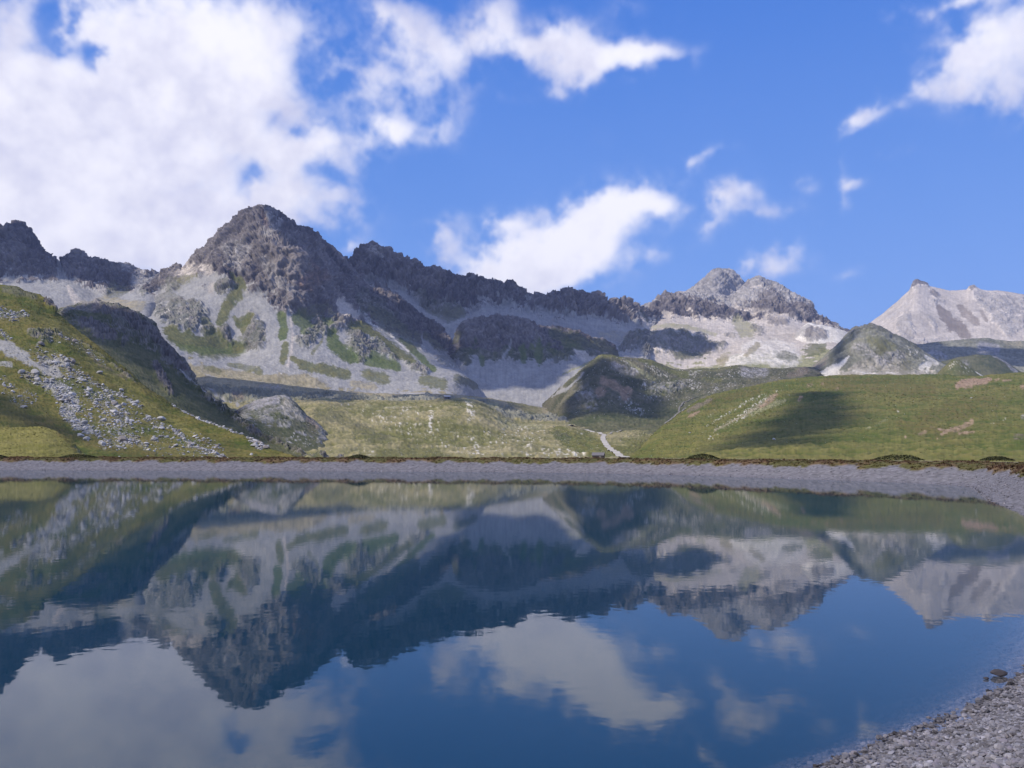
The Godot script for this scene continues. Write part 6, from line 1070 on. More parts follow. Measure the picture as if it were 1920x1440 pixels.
			["scree", .55, [.514,1.293,0.0095,.079, .543,1.258,0.0133,.112, .562,1.155,0.0114,.104, .55,.975,0.0095,.101, .567,.812,0.0095,.105, .59,.726,0.0067,.079]],
			["BOULDERS", 1, [.495,1.614,0.0048,.039, .519,1.619,0.0076,.063, .543,1.657,0.0095,.08, .557,1.718,0.0057,.051]],
			["BOULDERS", 1.3, [.476,1.324,0.0076,.062, .514,1.269,0.0133,.11, .541,1.238,0.0152,.127, .562,1.181,0.0133,.122, .55,.975,0.0133,.141, .562,.832,0.0114,.125, .581,.738,0.0086,.099, .605,.666,0.0067,.083]],
			["BOULDERS", .8, [.548,1.543,0.0095,.081, .571,1.605,0.0076,.073, .59,1.621,0.0067,.07, .619,1.665,0.0057,.07, .652,1.709,0.0048,.07, .678,1.749,0.0038,.066]],
			["BOULDERS", .5, [.595,1.414,0.0133,.144, .629,1.368,0.0152,.196, .648,1.287,0.0133,.191, .619,.963,0.0133,.175, .657,.618,0.0114,.176]],
			["BOULDERS", .7, [.61,.447,0.0076,.097, .648,.563,0.0086,.127, .667,.723,0.0057,.092, .686,.576,0.0076,.136]],
			["BOULDERS", .35, [.695,1.475,0.0076,.146, .733,1.538,0.0048,.128, .752,1.284,0.0038,.113, .771,.895,0.0038,.105, .795,.727,0.0038,.121, .829,.523,0.0038,.15]],
			["BOULDERS", .9, [.738,1.499,0.0019,.053, .757,1.175,0.0024,.073, .773,.904,0.0029,.08, .805,.806,0.0029,.097, .819,.599,0.0029,.106, .833,.463,0.0019,.077]],
			["BOULDERS", 1, [.41,2.499,0.0114,.252, .433,2.552,0.0114,.256, .457,2.543,0.0095,.217, .476,2.691,0.0057,.132]],
			["BOULDERS", .8, [.429,1.919,0.0086,.073, .443,1.819,0.0067,.056]],
			["BOULDERS", .3, [.438,1.167,0.0095,.081, .457,.969,0.0152,.127, .486,1.071,0.0133,.108]],
			["BOULDERS", .3, [.524,1.987,0.0114,.095, .571,2.649,0.0076,.281, .61,2.615,0.0076,.257]],
			["BOULDERS", .6, [.738,3.999,0.0029,.384, .757,3.999,0.0038,.667, .776,3.999,0.0029,.5, .8,3.999,0.0029,.5, .833,3.999,0.0029,.373, .857,3.999,0.0029,.5]],
			["BOULDERS", .7, [.871,3.999,0.0048,.833, .89,3.368,0.0057,1.263, .905,4,0.0038,1]],
			["BOULDERS", .15, [.667,1.262,0.0381,.615, .714,.84,0.0286,.6, .81,.9,0.019,.667]],
			["BOULDERS", .3, [.514,1.568,0.0333,.275, .571,1.35,0.0429,.409, .629,.935,0.0429,.584]]]},
		{name = "hill", label = "low olive green rise ribbed with sheep tracks at the left shore", category = "hill", columns = 540, rows = [31, 31], bands = ["grassyellow", "grassyellow"], smooth = true, amp = 0.5, scale = .103, terraces = true,
		lines = [
			[0,-138.6,0.3,-165, 0.0556,-135.4,0.3,-165, 0.1111,-132.3,0.3,-165, 0.1667,-129.1,0.3,-165, 0.2222,-125.9,0.3,-165, 0.2778,-122.7,0.3,-165, 0.3333,-119.6,0.3,-165, 0.3889,-116.4,0.3,-165, 0.4444,-113.2,0.3,-165, 0.5,-110,0.3,-165, 0.5556,-106.9,0.3,-165, 0.6111,-103.7,0.3,-165, 0.6667,-100.5,0.3,-165, 0.7222,-97.3,0.3,-165, 0.7778,-94.2,0.3,-165, 0.8333,-91,0.3,-165, 0.8889,-87.8,0.3,-165, 0.9444,-84.7,0.3,-165, 1,-81.5,0.3,-165],
			[0,-159.8,2.1,-190, 0.0535,-156.3,2.3,-190, 0.107,-152.8,2.5,-190, 0.1605,-149.2,2.7,-190, 0.214,-145.7,2.8,-190, 0.2675,-142.2,3,-190, 0.321,-138.7,3.2,-190, 0.3745,-135.2,3.4,-190, 0.428,-131.7,3.5,-190, 0.4815,-128.1,3.7,-190, 0.537,-124.5,3.9,-190, 0.5926,-120.8,4,-190, 0.6481,-117.2,4.2,-190, 0.7006,-113.7,4.2,-190, 0.7531,-110.3,4.2,-190, 0.8056,-106.8,4.2,-190, 0.8565,-103.4,3.5,-190, 0.9074,-100,2.7,-190, 0.9537,-96.9,1.7,-190, 1,-93.9,0.6,-190],
			[0,-186.8,3.8,-222, 0.0556,-182.6,4.3,-222, 0.1111,-178.3,4.9,-222, 0.1667,-174.1,5.5,-222, 0.2222,-169.8,6,-222, 0.2778,-165.6,6.6,-222, 0.3287,-161.7,7.1,-222, 0.3796,-157.8,7.6,-222, 0.4306,-153.9,8.1,-222, 0.4815,-150,8.6,-222, 0.5278,-146.1,8.9,-221.4, 0.5741,-142.2,9.1,-220.9, 0.6111,-139,9.3,-220.4, 0.6481,-135.9,9.4,-220, 0.6852,-132.8,9.5,-219.6, 0.7222,-129.8,9.5,-219.1, 0.7778,-125.2,9.6,-218.4, 0.8111,-122.4,9.5,-218, 0.8148,-122.1,9.4,-218, 0.8426,-118,8.4,-214.6, 0.8611,-115.4,7.7,-212.2, 0.8796,-112.7,6.8,-209.9, 0.8944,-110.6,6,-208.1, 0.9074,-108.8,5.1,-206.5, 0.9259,-106.2,3.3,-204.2, 0.9537,-102.4,1.7,-200.8, 1,-96.3,0.5,-195]],
		patches = [
			["screespeck", .8, [.911,1.665,0.0074,.248, .926,1.651,0.0093,.581, .939,1.617,0.0074,.792]],
			["brownmoor_and_shade", .5, [.852,1.863,0.0111,.182, .88,1.784,0.0093,.18, .904,1.489,0.0074,.204]]]},
		{name = "hill", label = "long smooth green pasture slope with bare earth scars on the right", category = "hill", columns = 964, rows = [53, 37, 29], bands = ["grass", "grass", "grass"], smooth = true, amp = 1.3, scale = .398,
		lines = [
			[0,30.5,-2,-250, 0.0206,34.4,-1.9,-246.1, 0.0412,38.1,-1.8,-242.2, 0.0617,41.8,-1.7,-238.3, 0.0823,45.3,-1.6,-234.4, 0.1029,48.6,-1.5,-230.6, 0.1235,51.8,-1.5,-226.7, 0.144,54.9,-1.4,-222.8, 0.1646,57.9,-1.3,-218.9, 0.1852,60.7,-1.2,-215, 0.2067,64,-1.2,-212.9, 0.2282,67.3,-1.1,-210.7, 0.2497,70.5,-1.1,-208.6, 0.2713,73.6,-1,-206.4, 0.2928,76.7,-1,-204.3, 0.3143,79.6,-0.9,-202.1, 0.3358,82.5,-0.9,-200, 0.3573,85.3,-0.8,-197.9, 0.3788,88,-0.8,-195.7, 0.4004,90.7,-0.7,-193.6, 0.4219,93.2,-0.7,-191.4, 0.4434,95.7,-0.6,-189.3, 0.4649,98.1,-0.6,-187.1, 0.4864,100.4,-0.5,-185, 0.5079,102.7,-0.5,-182.9, 0.5295,104.8,-0.5,-180.7, 0.551,106.9,-0.4,-178.6, 0.5725,108.9,-0.4,-176.4, 0.594,110.8,-0.3,-174.3, 0.6155,112.7,-0.3,-172.1, 0.637,114.4,-0.2,-170, 0.6571,117.4,-0.2,-170, 0.6772,120.4,-0.2,-170, 0.6974,123.3,-0.2,-170, 0.7175,126.3,-0.2,-170, 0.7376,129.2,-0.2,-170, 0.7577,132.2,-0.2,-170, 0.7778,135.2,-0.2,-170, 0.8,138.4,-0.2,-170, 0.8222,141.7,-0.2,-170, 0.8444,145,-0.2,-170, 0.8667,148.2,-0.2,-170, 0.8889,151.5,-0.2,-170, 0.9111,154.8,-0.2,-170, 0.9333,158,-0.2,-170, 0.9556,161.3,-0.2,-170, 0.9778,164.6,-0.2,-170, 1,167.9,-0.2,-170],
			[0,35.3,-1.7,-290, 0.0185,42.8,-1.1,-310, 0.037,50.8,-0.3,-330, 0.0519,57.7,1,-346, 0.0667,65.1,2.5,-362, 0.0889,76.9,4.2,-386, 0.1111,89.6,6.1,-410, 0.1296,97.1,7.2,-413.8, 0.1481,104.7,8.3,-417.5, 0.1667,112.4,9.4,-421.2, 0.1852,120.3,10.5,-425, 0.2037,128.2,11.5,-428.8, 0.2222,136.3,12.6,-432.5, 0.2407,144.6,13.7,-436.2, 0.2593,152.9,14.7,-440, 0.2815,160.1,15,-436.5, 0.3037,167.2,15.2,-432.9, 0.3259,174.1,15.5,-429.4, 0.3481,180.9,15.7,-425.9, 0.3704,187.6,15.9,-422.4, 0.3926,194.1,15.9,-418.8, 0.4148,200.5,15.9,-415.3, 0.437,206.8,15.9,-411.8, 0.4593,212.9,15.9,-408.2, 0.4815,218.9,15.9,-404.7, 0.5037,224.7,15.9,-401.2, 0.5259,230.4,15.9,-397.6, 0.5481,236,15.9,-394.1, 0.5704,241.4,15.9,-390.6, 0.5926,246.7,15.9,-387.1, 0.6148,251.9,15.9,-383.5, 0.637,256.9,15.9,-380, 0.6585,264,15.6,-380, 0.68,271.1,15.3,-380, 0.7015,278.2,15,-380, 0.723,285.3,14.7,-380, 0.7444,292.3,14.4,-380, 0.7659,299.4,14.1,-380, 0.7874,306.5,13.8,-380, 0.8089,313.6,13.5,-380, 0.8304,320.6,13.2,-380, 0.8519,327.7,13,-380, 0.873,334.6,11.9,-380, 0.8942,341.5,10.9,-380, 0.9153,348.4,9.8,-380, 0.9365,355.3,8.8,-380, 0.9577,362.2,7.7,-380, 0.9788,369.1,6.7,-380, 1,376,5.6,-380],
			[0,37.2,-1.6,-305, 0.0222,51.4,-0.7,-364, 0.037,62.1,1.4,-403.3, 0.0519,73.9,5.4,-442.7, 0.0667,86.8,10.2,-482, 0.0889,107.9,15.6,-541, 0.1111,131.3,21.9,-600, 0.1296,144.6,25.2,-615, 0.1481,158.3,28.7,-630, 0.1667,172.5,32.3,-645, 0.1852,187.3,36.1,-660, 0.2037,202.4,39,-675, 0.2222,218.1,42,-690, 0.2407,234.3,45.1,-705, 0.2593,251,48.3,-720, 0.2778,261.2,48.7,-716.1, 0.2963,271.2,49,-712.2, 0.3148,281.2,49.3,-708.2, 0.3333,291,49.6,-704.3, 0.3545,302.1,49.3,-699.8, 0.3757,313,49,-695.4, 0.3968,323.7,48.8,-690.9, 0.418,334.3,48.5,-686.4, 0.4392,344.7,48.2,-681.9, 0.4603,354.9,47.9,-677.4, 0.4815,365,47.6,-672.9, 0.5037,375.4,47.6,-668.2, 0.5259,385.6,47.6,-663.5, 0.5481,395.6,47.6,-658.8, 0.5704,405.5,47.6,-654.1, 0.5926,415.2,47.5,-649.4, 0.6148,424.7,47.5,-644.7, 0.637,434,47.5,-640, 0.6585,445.9,46.7,-640, 0.68,457.9,46,-640, 0.7015,469.8,45.3,-640, 0.723,481.8,44.5,-640, 0.7444,493.7,43.8,-640, 0.7659,505.6,43,-640, 0.7874,517.6,42.3,-640, 0.8089,529.5,41.5,-640, 0.8304,541.4,40.8,-640, 0.8519,553.3,40,-640, 0.873,564.9,37.4,-640, 0.8942,576.6,34.7,-640, 0.9153,588.1,32.1,-640, 0.9365,599.7,29.4,-640, 0.9577,611.3,26.8,-640, 0.9788,622.9,24.1,-640, 1,634.5,21.5,-640],
			[0,40.2,-1.6,-330, 0.0111,49.3,-1.3,-375, 0.0222,59.3,-0.3,-420, 0.0333,70.2,2.2,-465, 0.037,74,4,-480, 0.0444,82.8,8,-515, 0.0556,96.7,14.7,-567.5, 0.0667,111.8,20.9,-620, 0.0778,127.8,27.6,-672.5, 0.0889,144.8,34.6,-725, 0.0963,156.8,39.5,-760, 0.1037,165.1,43.8,-775.8, 0.1185,182.4,52.2,-807.5, 0.1407,209.8,61.7,-855, 0.1593,234,67.3,-894.6, 0.1778,259.5,73.2,-934.2, 0.1852,270.1,75.6,-950, 0.2,283.9,78.4,-955, 0.2222,304.9,83.4,-962.5, 0.237,319.1,85.7,-967.5, 0.2593,340.5,88.9,-975, 0.2741,355,90.2,-980, 0.2889,369.6,91.6,-985, 0.3111,391.7,93.6,-992.5, 0.3333,414,94.3,-1000, 0.3481,424.1,94,-993.2, 0.363,433.9,93.7,-986.3, 0.3815,446,92.6,-977.8, 0.4,457.8,91.5,-969.3, 0.4167,468.1,91.4,-961.6, 0.4333,478.3,91.3,-953.9, 0.45,488.2,90,-946.2, 0.4667,497.9,88.7,-938.5, 0.4852,508.4,87.3,-930, 0.5037,518.6,86,-921.5, 0.5185,526.6,86.5,-914.6, 0.5333,534.5,87.1,-907.8, 0.5481,542.2,87.6,-901, 0.5704,553.3,87.3,-890.7, 0.5926,564.1,87.4,-880.5, 0.6148,574.5,87.6,-870.2, 0.637,584.5,87.7,-860, 0.6578,600.1,87.1,-860, 0.6785,615.6,86.4,-860, 0.6993,631.2,85.7,-860, 0.72,646.7,85,-860, 0.7407,662.2,84.4,-860, 0.763,678.8,81.9,-860, 0.7852,695.3,79.5,-860, 0.8074,711.9,77,-860, 0.8296,728.4,74.5,-860, 0.8519,744.9,72.1,-860, 0.873,760.5,67.7,-860, 0.8942,776,63.3,-860, 0.9153,791.6,59,-860, 0.9365,807.1,54.6,-860, 0.9577,822.6,50.2,-860, 0.9788,838.1,45.9,-860, 1,853.6,41.5,-860]],
		patches = [
			["grassyellow", .45, [.081,1.444,0.0222,1, .148,.538,0.0178,.462, .244,.534,0.0178,.337]],
			["brownmoor_and_shade", .35, [.304,2.595,0.0119,.397, .378,2.429,0.0119,.404, .444,2.174,0.0119,.397]],
			["brownmoor_and_shade", .4, [.133,2.492,0.0074,.221, .163,2.588,0.0089,.275, .2,2.683,0.0074,.244]],
			["brownmoor_and_shade", .35, [.467,1.483,0.0148,.369, .519,1.647,0.0148,.368, .407,.967,0.0148,.248, .481,.585,0.0148,.244]],
			["grassyellow", .4, [.378,.412,0.0148,.25, .452,.343,0.0148,.245, .541,.457,0.0148,.24]],
			["brown", .7, [.105,2.727,0.0037,.132, .119,2.652,0.0044,.139, .133,2.713,0.0037,.11]],
			["earth", .8, [.104,2.411,0.0015,.054, .113,2.397,0.0022,.074, .119,2.42,0.0015,.046]],
			["limestonespeck", .75, [.157,1.631,0.0022,.065, .174,1.783,0.003,.082, .189,1.883,0.0044,.117, .199,2.034,0.0037,.122, .211,2.289,0.0037,.12]],
			["limestonespeck", 1, [.15,1.507,0.003,.089, .178,1.736,0.0052,.141, .196,1.981,0.0059,.154, .215,2.216,0.0044,.144]],
			["limestonespeck", .9, [.13,1.727,0.0015,.048, .148,1.921,0.0022,.067, .174,2.15,0.0022,.071, .2,2.39,0.0015,.049]],
			["tan", .8, [.142,1.444,0.0019,.058, .185,1.784,0.0022,.059, .222,2.286,0.0022,.071]],
			["earth", .7, [.206,1.932,0.003,.076, .219,2.191,0.0037,.12, .226,2.311,0.0022,.072]],
			["limestonespeck", .6, [.144,1.566,0.0022,.068, .167,1.67,0.0022,.063, .185,1.843,0.0022,.059]],
			["limestonespeck", .7, [.15,1.35,0.0011,.034, .17,1.541,0.0011,.031, .193,1.748,0.0011,.029]],
			["limestonespeck", .7, [.138,1.779,0.0009,.028, .156,2.013,0.0011,.034, .181,2.204,0.0011,.036, .211,2.434,0.0011,.036]],
			["limestonespeck", .75, [.226,2.431,0.0011,.036, .239,2.455,0.0011,.037]],
			["limestonespeck", .7, [.241,2.266,0.0009,.03, .247,2.155,0.0009,.03]],
			["palegrass", .6, [.193,1.709,0.003,.078, .215,1.888,0.0037,.094, .237,2.024,0.003,.098]],
			["limestonespeck", .6, [.227,2.139,0.0015,.048, .241,2.123,0.0015,.049]],
			["limestonespeck", .5, [.133,1.172,0.0044,.143, .144,1.269,0.0044,.137]],
			["limestonespeck", .6, [.13,1.776,0.0009,.029, .141,1.917,0.0011,.035]],
			["limestonespeck", .6, [.132,2.13,0.003,.089, .141,2.203,0.003,.086]],
			["earth", .7, [.258,1.919,0.0022,.053, .261,2.047,0.0022,.077]],
			["earth", .5, [.27,2.489,0.003,.102, .276,2.554,0.0022,.076]],
			["earth", .6, [.29,2.522,0.0022,.075]],
			["limestonespeck", .6, [.243,2.825,0.0009,.03, .256,2.89,0.0009,.031]],
			["earth", .5, [.311,2.259,0.0022,.074]],
			["earth", 1, [.478,2.391,0.0037,.13, .487,2.526,0.0059,.212, .504,2.587,0.0067,.248, .517,2.607,0.0044,.159, .524,2.667,0.0022,.078]],
			["earth", .7, [.53,2.575,0.0015,.051, .535,2.64,0.0015,.051]],
			["earth", .6, [.541,2.526,0.0015,.05, .553,2.58,0.0011,.037]],
			["earth", .8, [.568,2.273,0.003,.097]],
			["earth", .75, [.456,.686,0.0022,.037, .465,.77,0.0037,.061, .476,.854,0.0052,.085, .487,.949,0.0044,.073, .498,1.067,0.003,.074]],
			["earth", .6, [.452,.81,0.0022,.037, .461,.783,0.0022,.037]],
			["earth", .7, [.481,.682,0.0022,.037, .49,.729,0.003,.049, .501,.728,0.0015,.024]],
			["earth", .6, [.45,.564,0.0015,.025]],
			["earth", .7, [.425,.703,0.0015,.025, .433,.739,0.0022,.037]],
			["earth", .6, [.441,.885,0.0015,.025, .445,.921,0.0015,.025]],
			["limestonespeck", .7, [.524,1.039,0.0022,.055, .53,1.037,0.003,.073, .533,1.274,0.0015,.037]],
			["limestonespeck", .7, [.539,.998,0.0011,.018, .543,1.124,0.0011,.027, .548,1.176,0.0007,.018]],
			["brown", .5, [.559,.575,0.0037,.06, .567,.598,0.0037,.06]],
			["earth", .6, [.406,.607,0.0015,.025]],
			["limestonespeck", .7, [.395,1.37,0.0015,.036, .4,1.477,0.0011,.027]],
			["limestonespeck", .6, [.413,2.452,0.0011,.038, .416,2.375,0.0015,.05]],
			["palegrass", .4, [.348,.863,0.0015,.025, .363,.98,0.0015,.025, .378,1.141,0.0015,.036]],
			["greyrock", .4, [.569,1.168,0.0037,.091]]]},
	]


func build_plain() -> void:
	# the ground that everything stands on, out to the horizon
	var st := SurfaceTool.new()
	st.begin(Mesh.PRIMITIVE_TRIANGLES)
	var rings := [40.0, 200.0, 500.0, 1200.0, 3000.0, 7000.0, 14000.0]
	var sectors := 64
	for r in rings.size() - 1:
		for s in sectors:
			var a := TAU * s / sectors
			var b := TAU * (s + 1) / sectors
			var p := [Vector3(cos(a), 0, sin(a)) * rings[r], Vector3(cos(b), 0, sin(b)) * rings[r], Vector3(cos(a), 0, sin(a)) * rings[r + 1], Vector3(cos(b), 0, sin(b)) * rings[r + 1]]
			for q in 4:
				p[q] += Vector3(-60, -6.0, -60)
			for q in [0, 2, 1, 1, 2, 3]:
				st.set_color(Color(.10, .11, .035))
				st.set_normal(Vector3.UP)
				st.add_vertex(p[q])
	var o := show_mesh("ground", st.commit(), ground_material("far meadow", 1.0))
	tag(o, "green meadow ground around the lake and hills", "ground", "", "structure")


# ------------------------------------------------------------------ shore
func shore_line(step: float) -> Array:
	# [point, outward direction] every STEP metres along the visible part of the lake's edge
	var raw := PackedVector2Array()
	var n := SHORE.size()
	for k in n:
		for q in 12:
			raw.append(SHORE[k].cubic_interpolate(SHORE[(k + 1) % n], SHORE[(k - 1 + n) % n], SHORE[(k + 2) % n], q / 12.0))
	var out := []
	var carry := 0.0
	var closed := raw.size()
	for k in closed:
		var a := raw[k]
		var b := raw[(k + 1) % closed]
		var long := a.distance_to(b)
		var d := (b - a) / long
		var s := carry
		while s < long:
			out.append([a + d * s, Vector2(-d.y, d.x)])
			s += step
		carry = s - long
	return out


func bank_height(t: float, wob: float) -> float:
	# across the bank: t metres outwards from the water line
	if t < 0.0:
		return maxf(t * .5, -3.6)
	var rise := 1.95 + .12 * wob
	var h := rise * (1.0 - exp(-pow(t / 2.75, 1.9)))
	if t > 9.0:
		h -= (t - 9.0) * .07
	return h


func build_shore() -> void:
	var line := shore_line(.3)
	var across := PackedFloat32Array()
	for k in 9:
		across.append(-8.0 + k * .85)
	for k in 46:
		across.append(-.5 + k * .13)
	for k in 14:
		across.append(5.6 + k * .45)
	for k in 10:
		across.append(12.2 + k * k * .55)
	var nx := line.size()
	var ny := across.size()
	var pos := PackedVector3Array()
	pos.resize((nx + 1) * ny)
	var colours := PackedColorArray()
	colours.resize((nx + 1) * ny)
	var edge := plain_noise(203, 6.5, 4)
	var lumps := plain_noise(211, 1.1, 3)
	var tint := plain_noise(223, .35, 2)
	# smooth the outward directions so that rows do not cross
	var turn := PackedVector2Array()
	for i in nx:
		var d := Vector2.ZERO
		for q in range(-8, 9):
			d += line[(i + q + nx) % nx][1]
		turn.append(d.normalized())
	for j in ny:
		for i in nx + 1:
			var a: Array = line[i % nx]
			var g: Vector2 = a[0] + turn[i % nx] * across[j]
			var w := edge.get_noise_2d(g.x, g.y)
			var h := bank_height(across[j], w)
			var top := gravel_top(g.x, g.y, edge)
			var lump := lumps.get_noise_2d(g.x, g.y)
			var speck := tint.get_noise_2d(g.x, g.y)
			var stony := h < top and (across[j] < 7.0 or g.y > -30.0)
			if stony:
				h += .05 * lump
				var v := .150 + .09 * speck + .03 * lump
				colours[j * (nx + 1) + i] = Color(v, v * .96, v * 1.06)
			else:
				h += .16 + .13 * lump + .10 * w
				var brown := smoothstep(-.3, .5, w + .5 * lump)
				var c := Vector3(.095, .09, .035).lerp(Vector3(.12, .08, .045), brown) * (1.0 + .5 * speck)
				colours[j * (nx + 1) + i] = Color(c.x, c.y, c.z)
			pos[j * (nx + 1) + i] = Vector3(g.x, h, g.y)
	var mesh := grid_mesh(pos, colours, nx + 1, ny)
	var o := show_mesh("shore", mesh, ground_material("bank", 1.0))
	tag(o, "gravel bank round the lake with a heather topped rim", "shore", "", "structure")
	# the bed
	var bed := PlaneMesh.new()
	bed.size = Vector2(300, 240)
	var m := StandardMaterial3D.new()
	m.albedo_color = Color(.035, .06, .075).linear_to_srgb()
	m.roughness = 1.0
	var b := show_mesh("lake_bed", bed, m)
	b.position = Vector3(-75, -3.58, -55)
	tag(b, "dark silt bed under the deep water of the lake", "lake bed", "", "structure")


func gravel_top(x: float, z: float, edge: FastNoiseLite) -> float:
	var w := edge.get_noise_2d(x * 1.4 + 90.0, z * 1.4)
	return 1.42 + .55 * w + 2.0 * smoothstep(-48.0, -30.0, z)


func build_water() -> void:
	var outline := PackedVector2Array()
	for p in shore_line(1.5):
		outline.append(p[0] + p[1] * .9)
	var tris := Geometry2D.triangulate_polygon(outline)
	var st := SurfaceTool.new()
	st.begin(Mesh.PRIMITIVE_TRIANGLES)
	for k in range(0, tris.size(), 3):
		var a := outline[tris[k]]
		var b := outline[tris[k + 1]]
		var c := outline[tris[k + 2]]
		if (b - a).cross(c - a) < 0.0:
			var swap := b
			b = c
			c = swap
		for p in [a, b, c]:
			st.set_normal(Vector3.UP)
			st.add_vertex(Vector3(p.x, 0, p.y))
	var m := StandardMaterial3D.new()
	m.resource_name = "water"
	m.transparency = BaseMaterial3D.TRANSPARENCY_ALPHA
	m.albedo_color = Color(1, 1, 1, 0.0)
	m.roughness = .024
	m.metallic_specular = .475
	m.heightmap_enabled = true
	m.heightmap_scale = .055
	m.uv1_triplanar = true
	m.uv1_world_triplanar = true
	m.uv1_scale = Vector3(1, 1, 1) / 6.0
	var ripple := NoiseTexture2D.new()
	ripple.width = 512
	ripple.height = 512
	ripple.seamless = true
	var n := plain_noise(307, 46.0, 3)
	n.fractal_gain = .4
	ripple.noise = n
	m.heightmap_texture = ripple
	var o := show_mesh("water", st.commit(), m)
	tag(o, "still blue lake water mirroring the mountains and clouds", "lake", "", "structure")
	# the body of the water scatters blue green light: the bed shows through the shallows only
	var depth := FogVolume.new()
	depth.name = "water_body"
	depth.shape = RenderingServer.FOG_VOLUME_SHAPE_BOX
	depth.size = Vector3(250, 3.9, 210)
	depth.position = Vector3(-76, -1.97, -52)
	var body := FogMaterial.new()
	body.albedo = Color(Color(.006, .105, .205).linear_to_srgb(), 1.0)
	body.density = .6
	depth.material = body
	add_child(depth)
	tag(depth, "blue green body of the lake water under its surface", "lake", "", "structure")


# ------------------------------------------------------------------ clouds out of the frame, whose shade lies on the land
func build_clouds() -> void:
	var m := StandardMaterial3D.new()
	m.resource_name = "cloud"
	m.albedo_color = Color(.95, .95, .96)
	m.roughness = 1.0
	m.metallic_specular = 0.0
	var ball := SphereMesh.new()
	ball.radius = 1.0
	ball.height = 2.0
	ball.radial_segments = 10
	ball.rings = 5
	for c in shading_clouds():
		var st := SurfaceTool.new()
		st.begin(Mesh.PRIMITIVE_TRIANGLES)
		var parts: Array = c[2]
		for q in range(0, parts.size(), 6):
			var near := Vector2(parts[q], parts[q + 1])
			var far := Vector2(parts[q + 3], parts[q + 4])
			var reach: float = .5 * (parts[q + 2] + parts[q + 5])
			for k in clampi(int(42.0 + 30.0 * near.distance_to(far) / reach), 40, 220):
				var t := rng.randf_range(-.05, 1.05)
				var a := rng.randf() * TAU
				var r := sqrt(rng.randf())
				var wide: float = lerpf(parts[q + 2], parts[q + 5], t)
				var big := wide * lerpf(.42, .16, r * r) * rng.randf_range(.7, 1.2)
				var spot := near.lerp(far, t) + Vector2(cos(a), sin(a)) * r * wide * .92
				var basis := Basis.from_euler(Vector3(rng.randf() * 6, rng.randf() * 6, 0)).scaled(Vector3(big, big * .7, big))
				st.append_from(ball, 0, Transform3D(basis, Vector3(spot.x, rng.randf_range(-.2, .5) * big * (1.5 - r), spot.y)))
		var o := show_mesh("cloud", st.commit(), m)
		o.position = c[0]
		tag(o, c[1], "cloud", "", "structure")


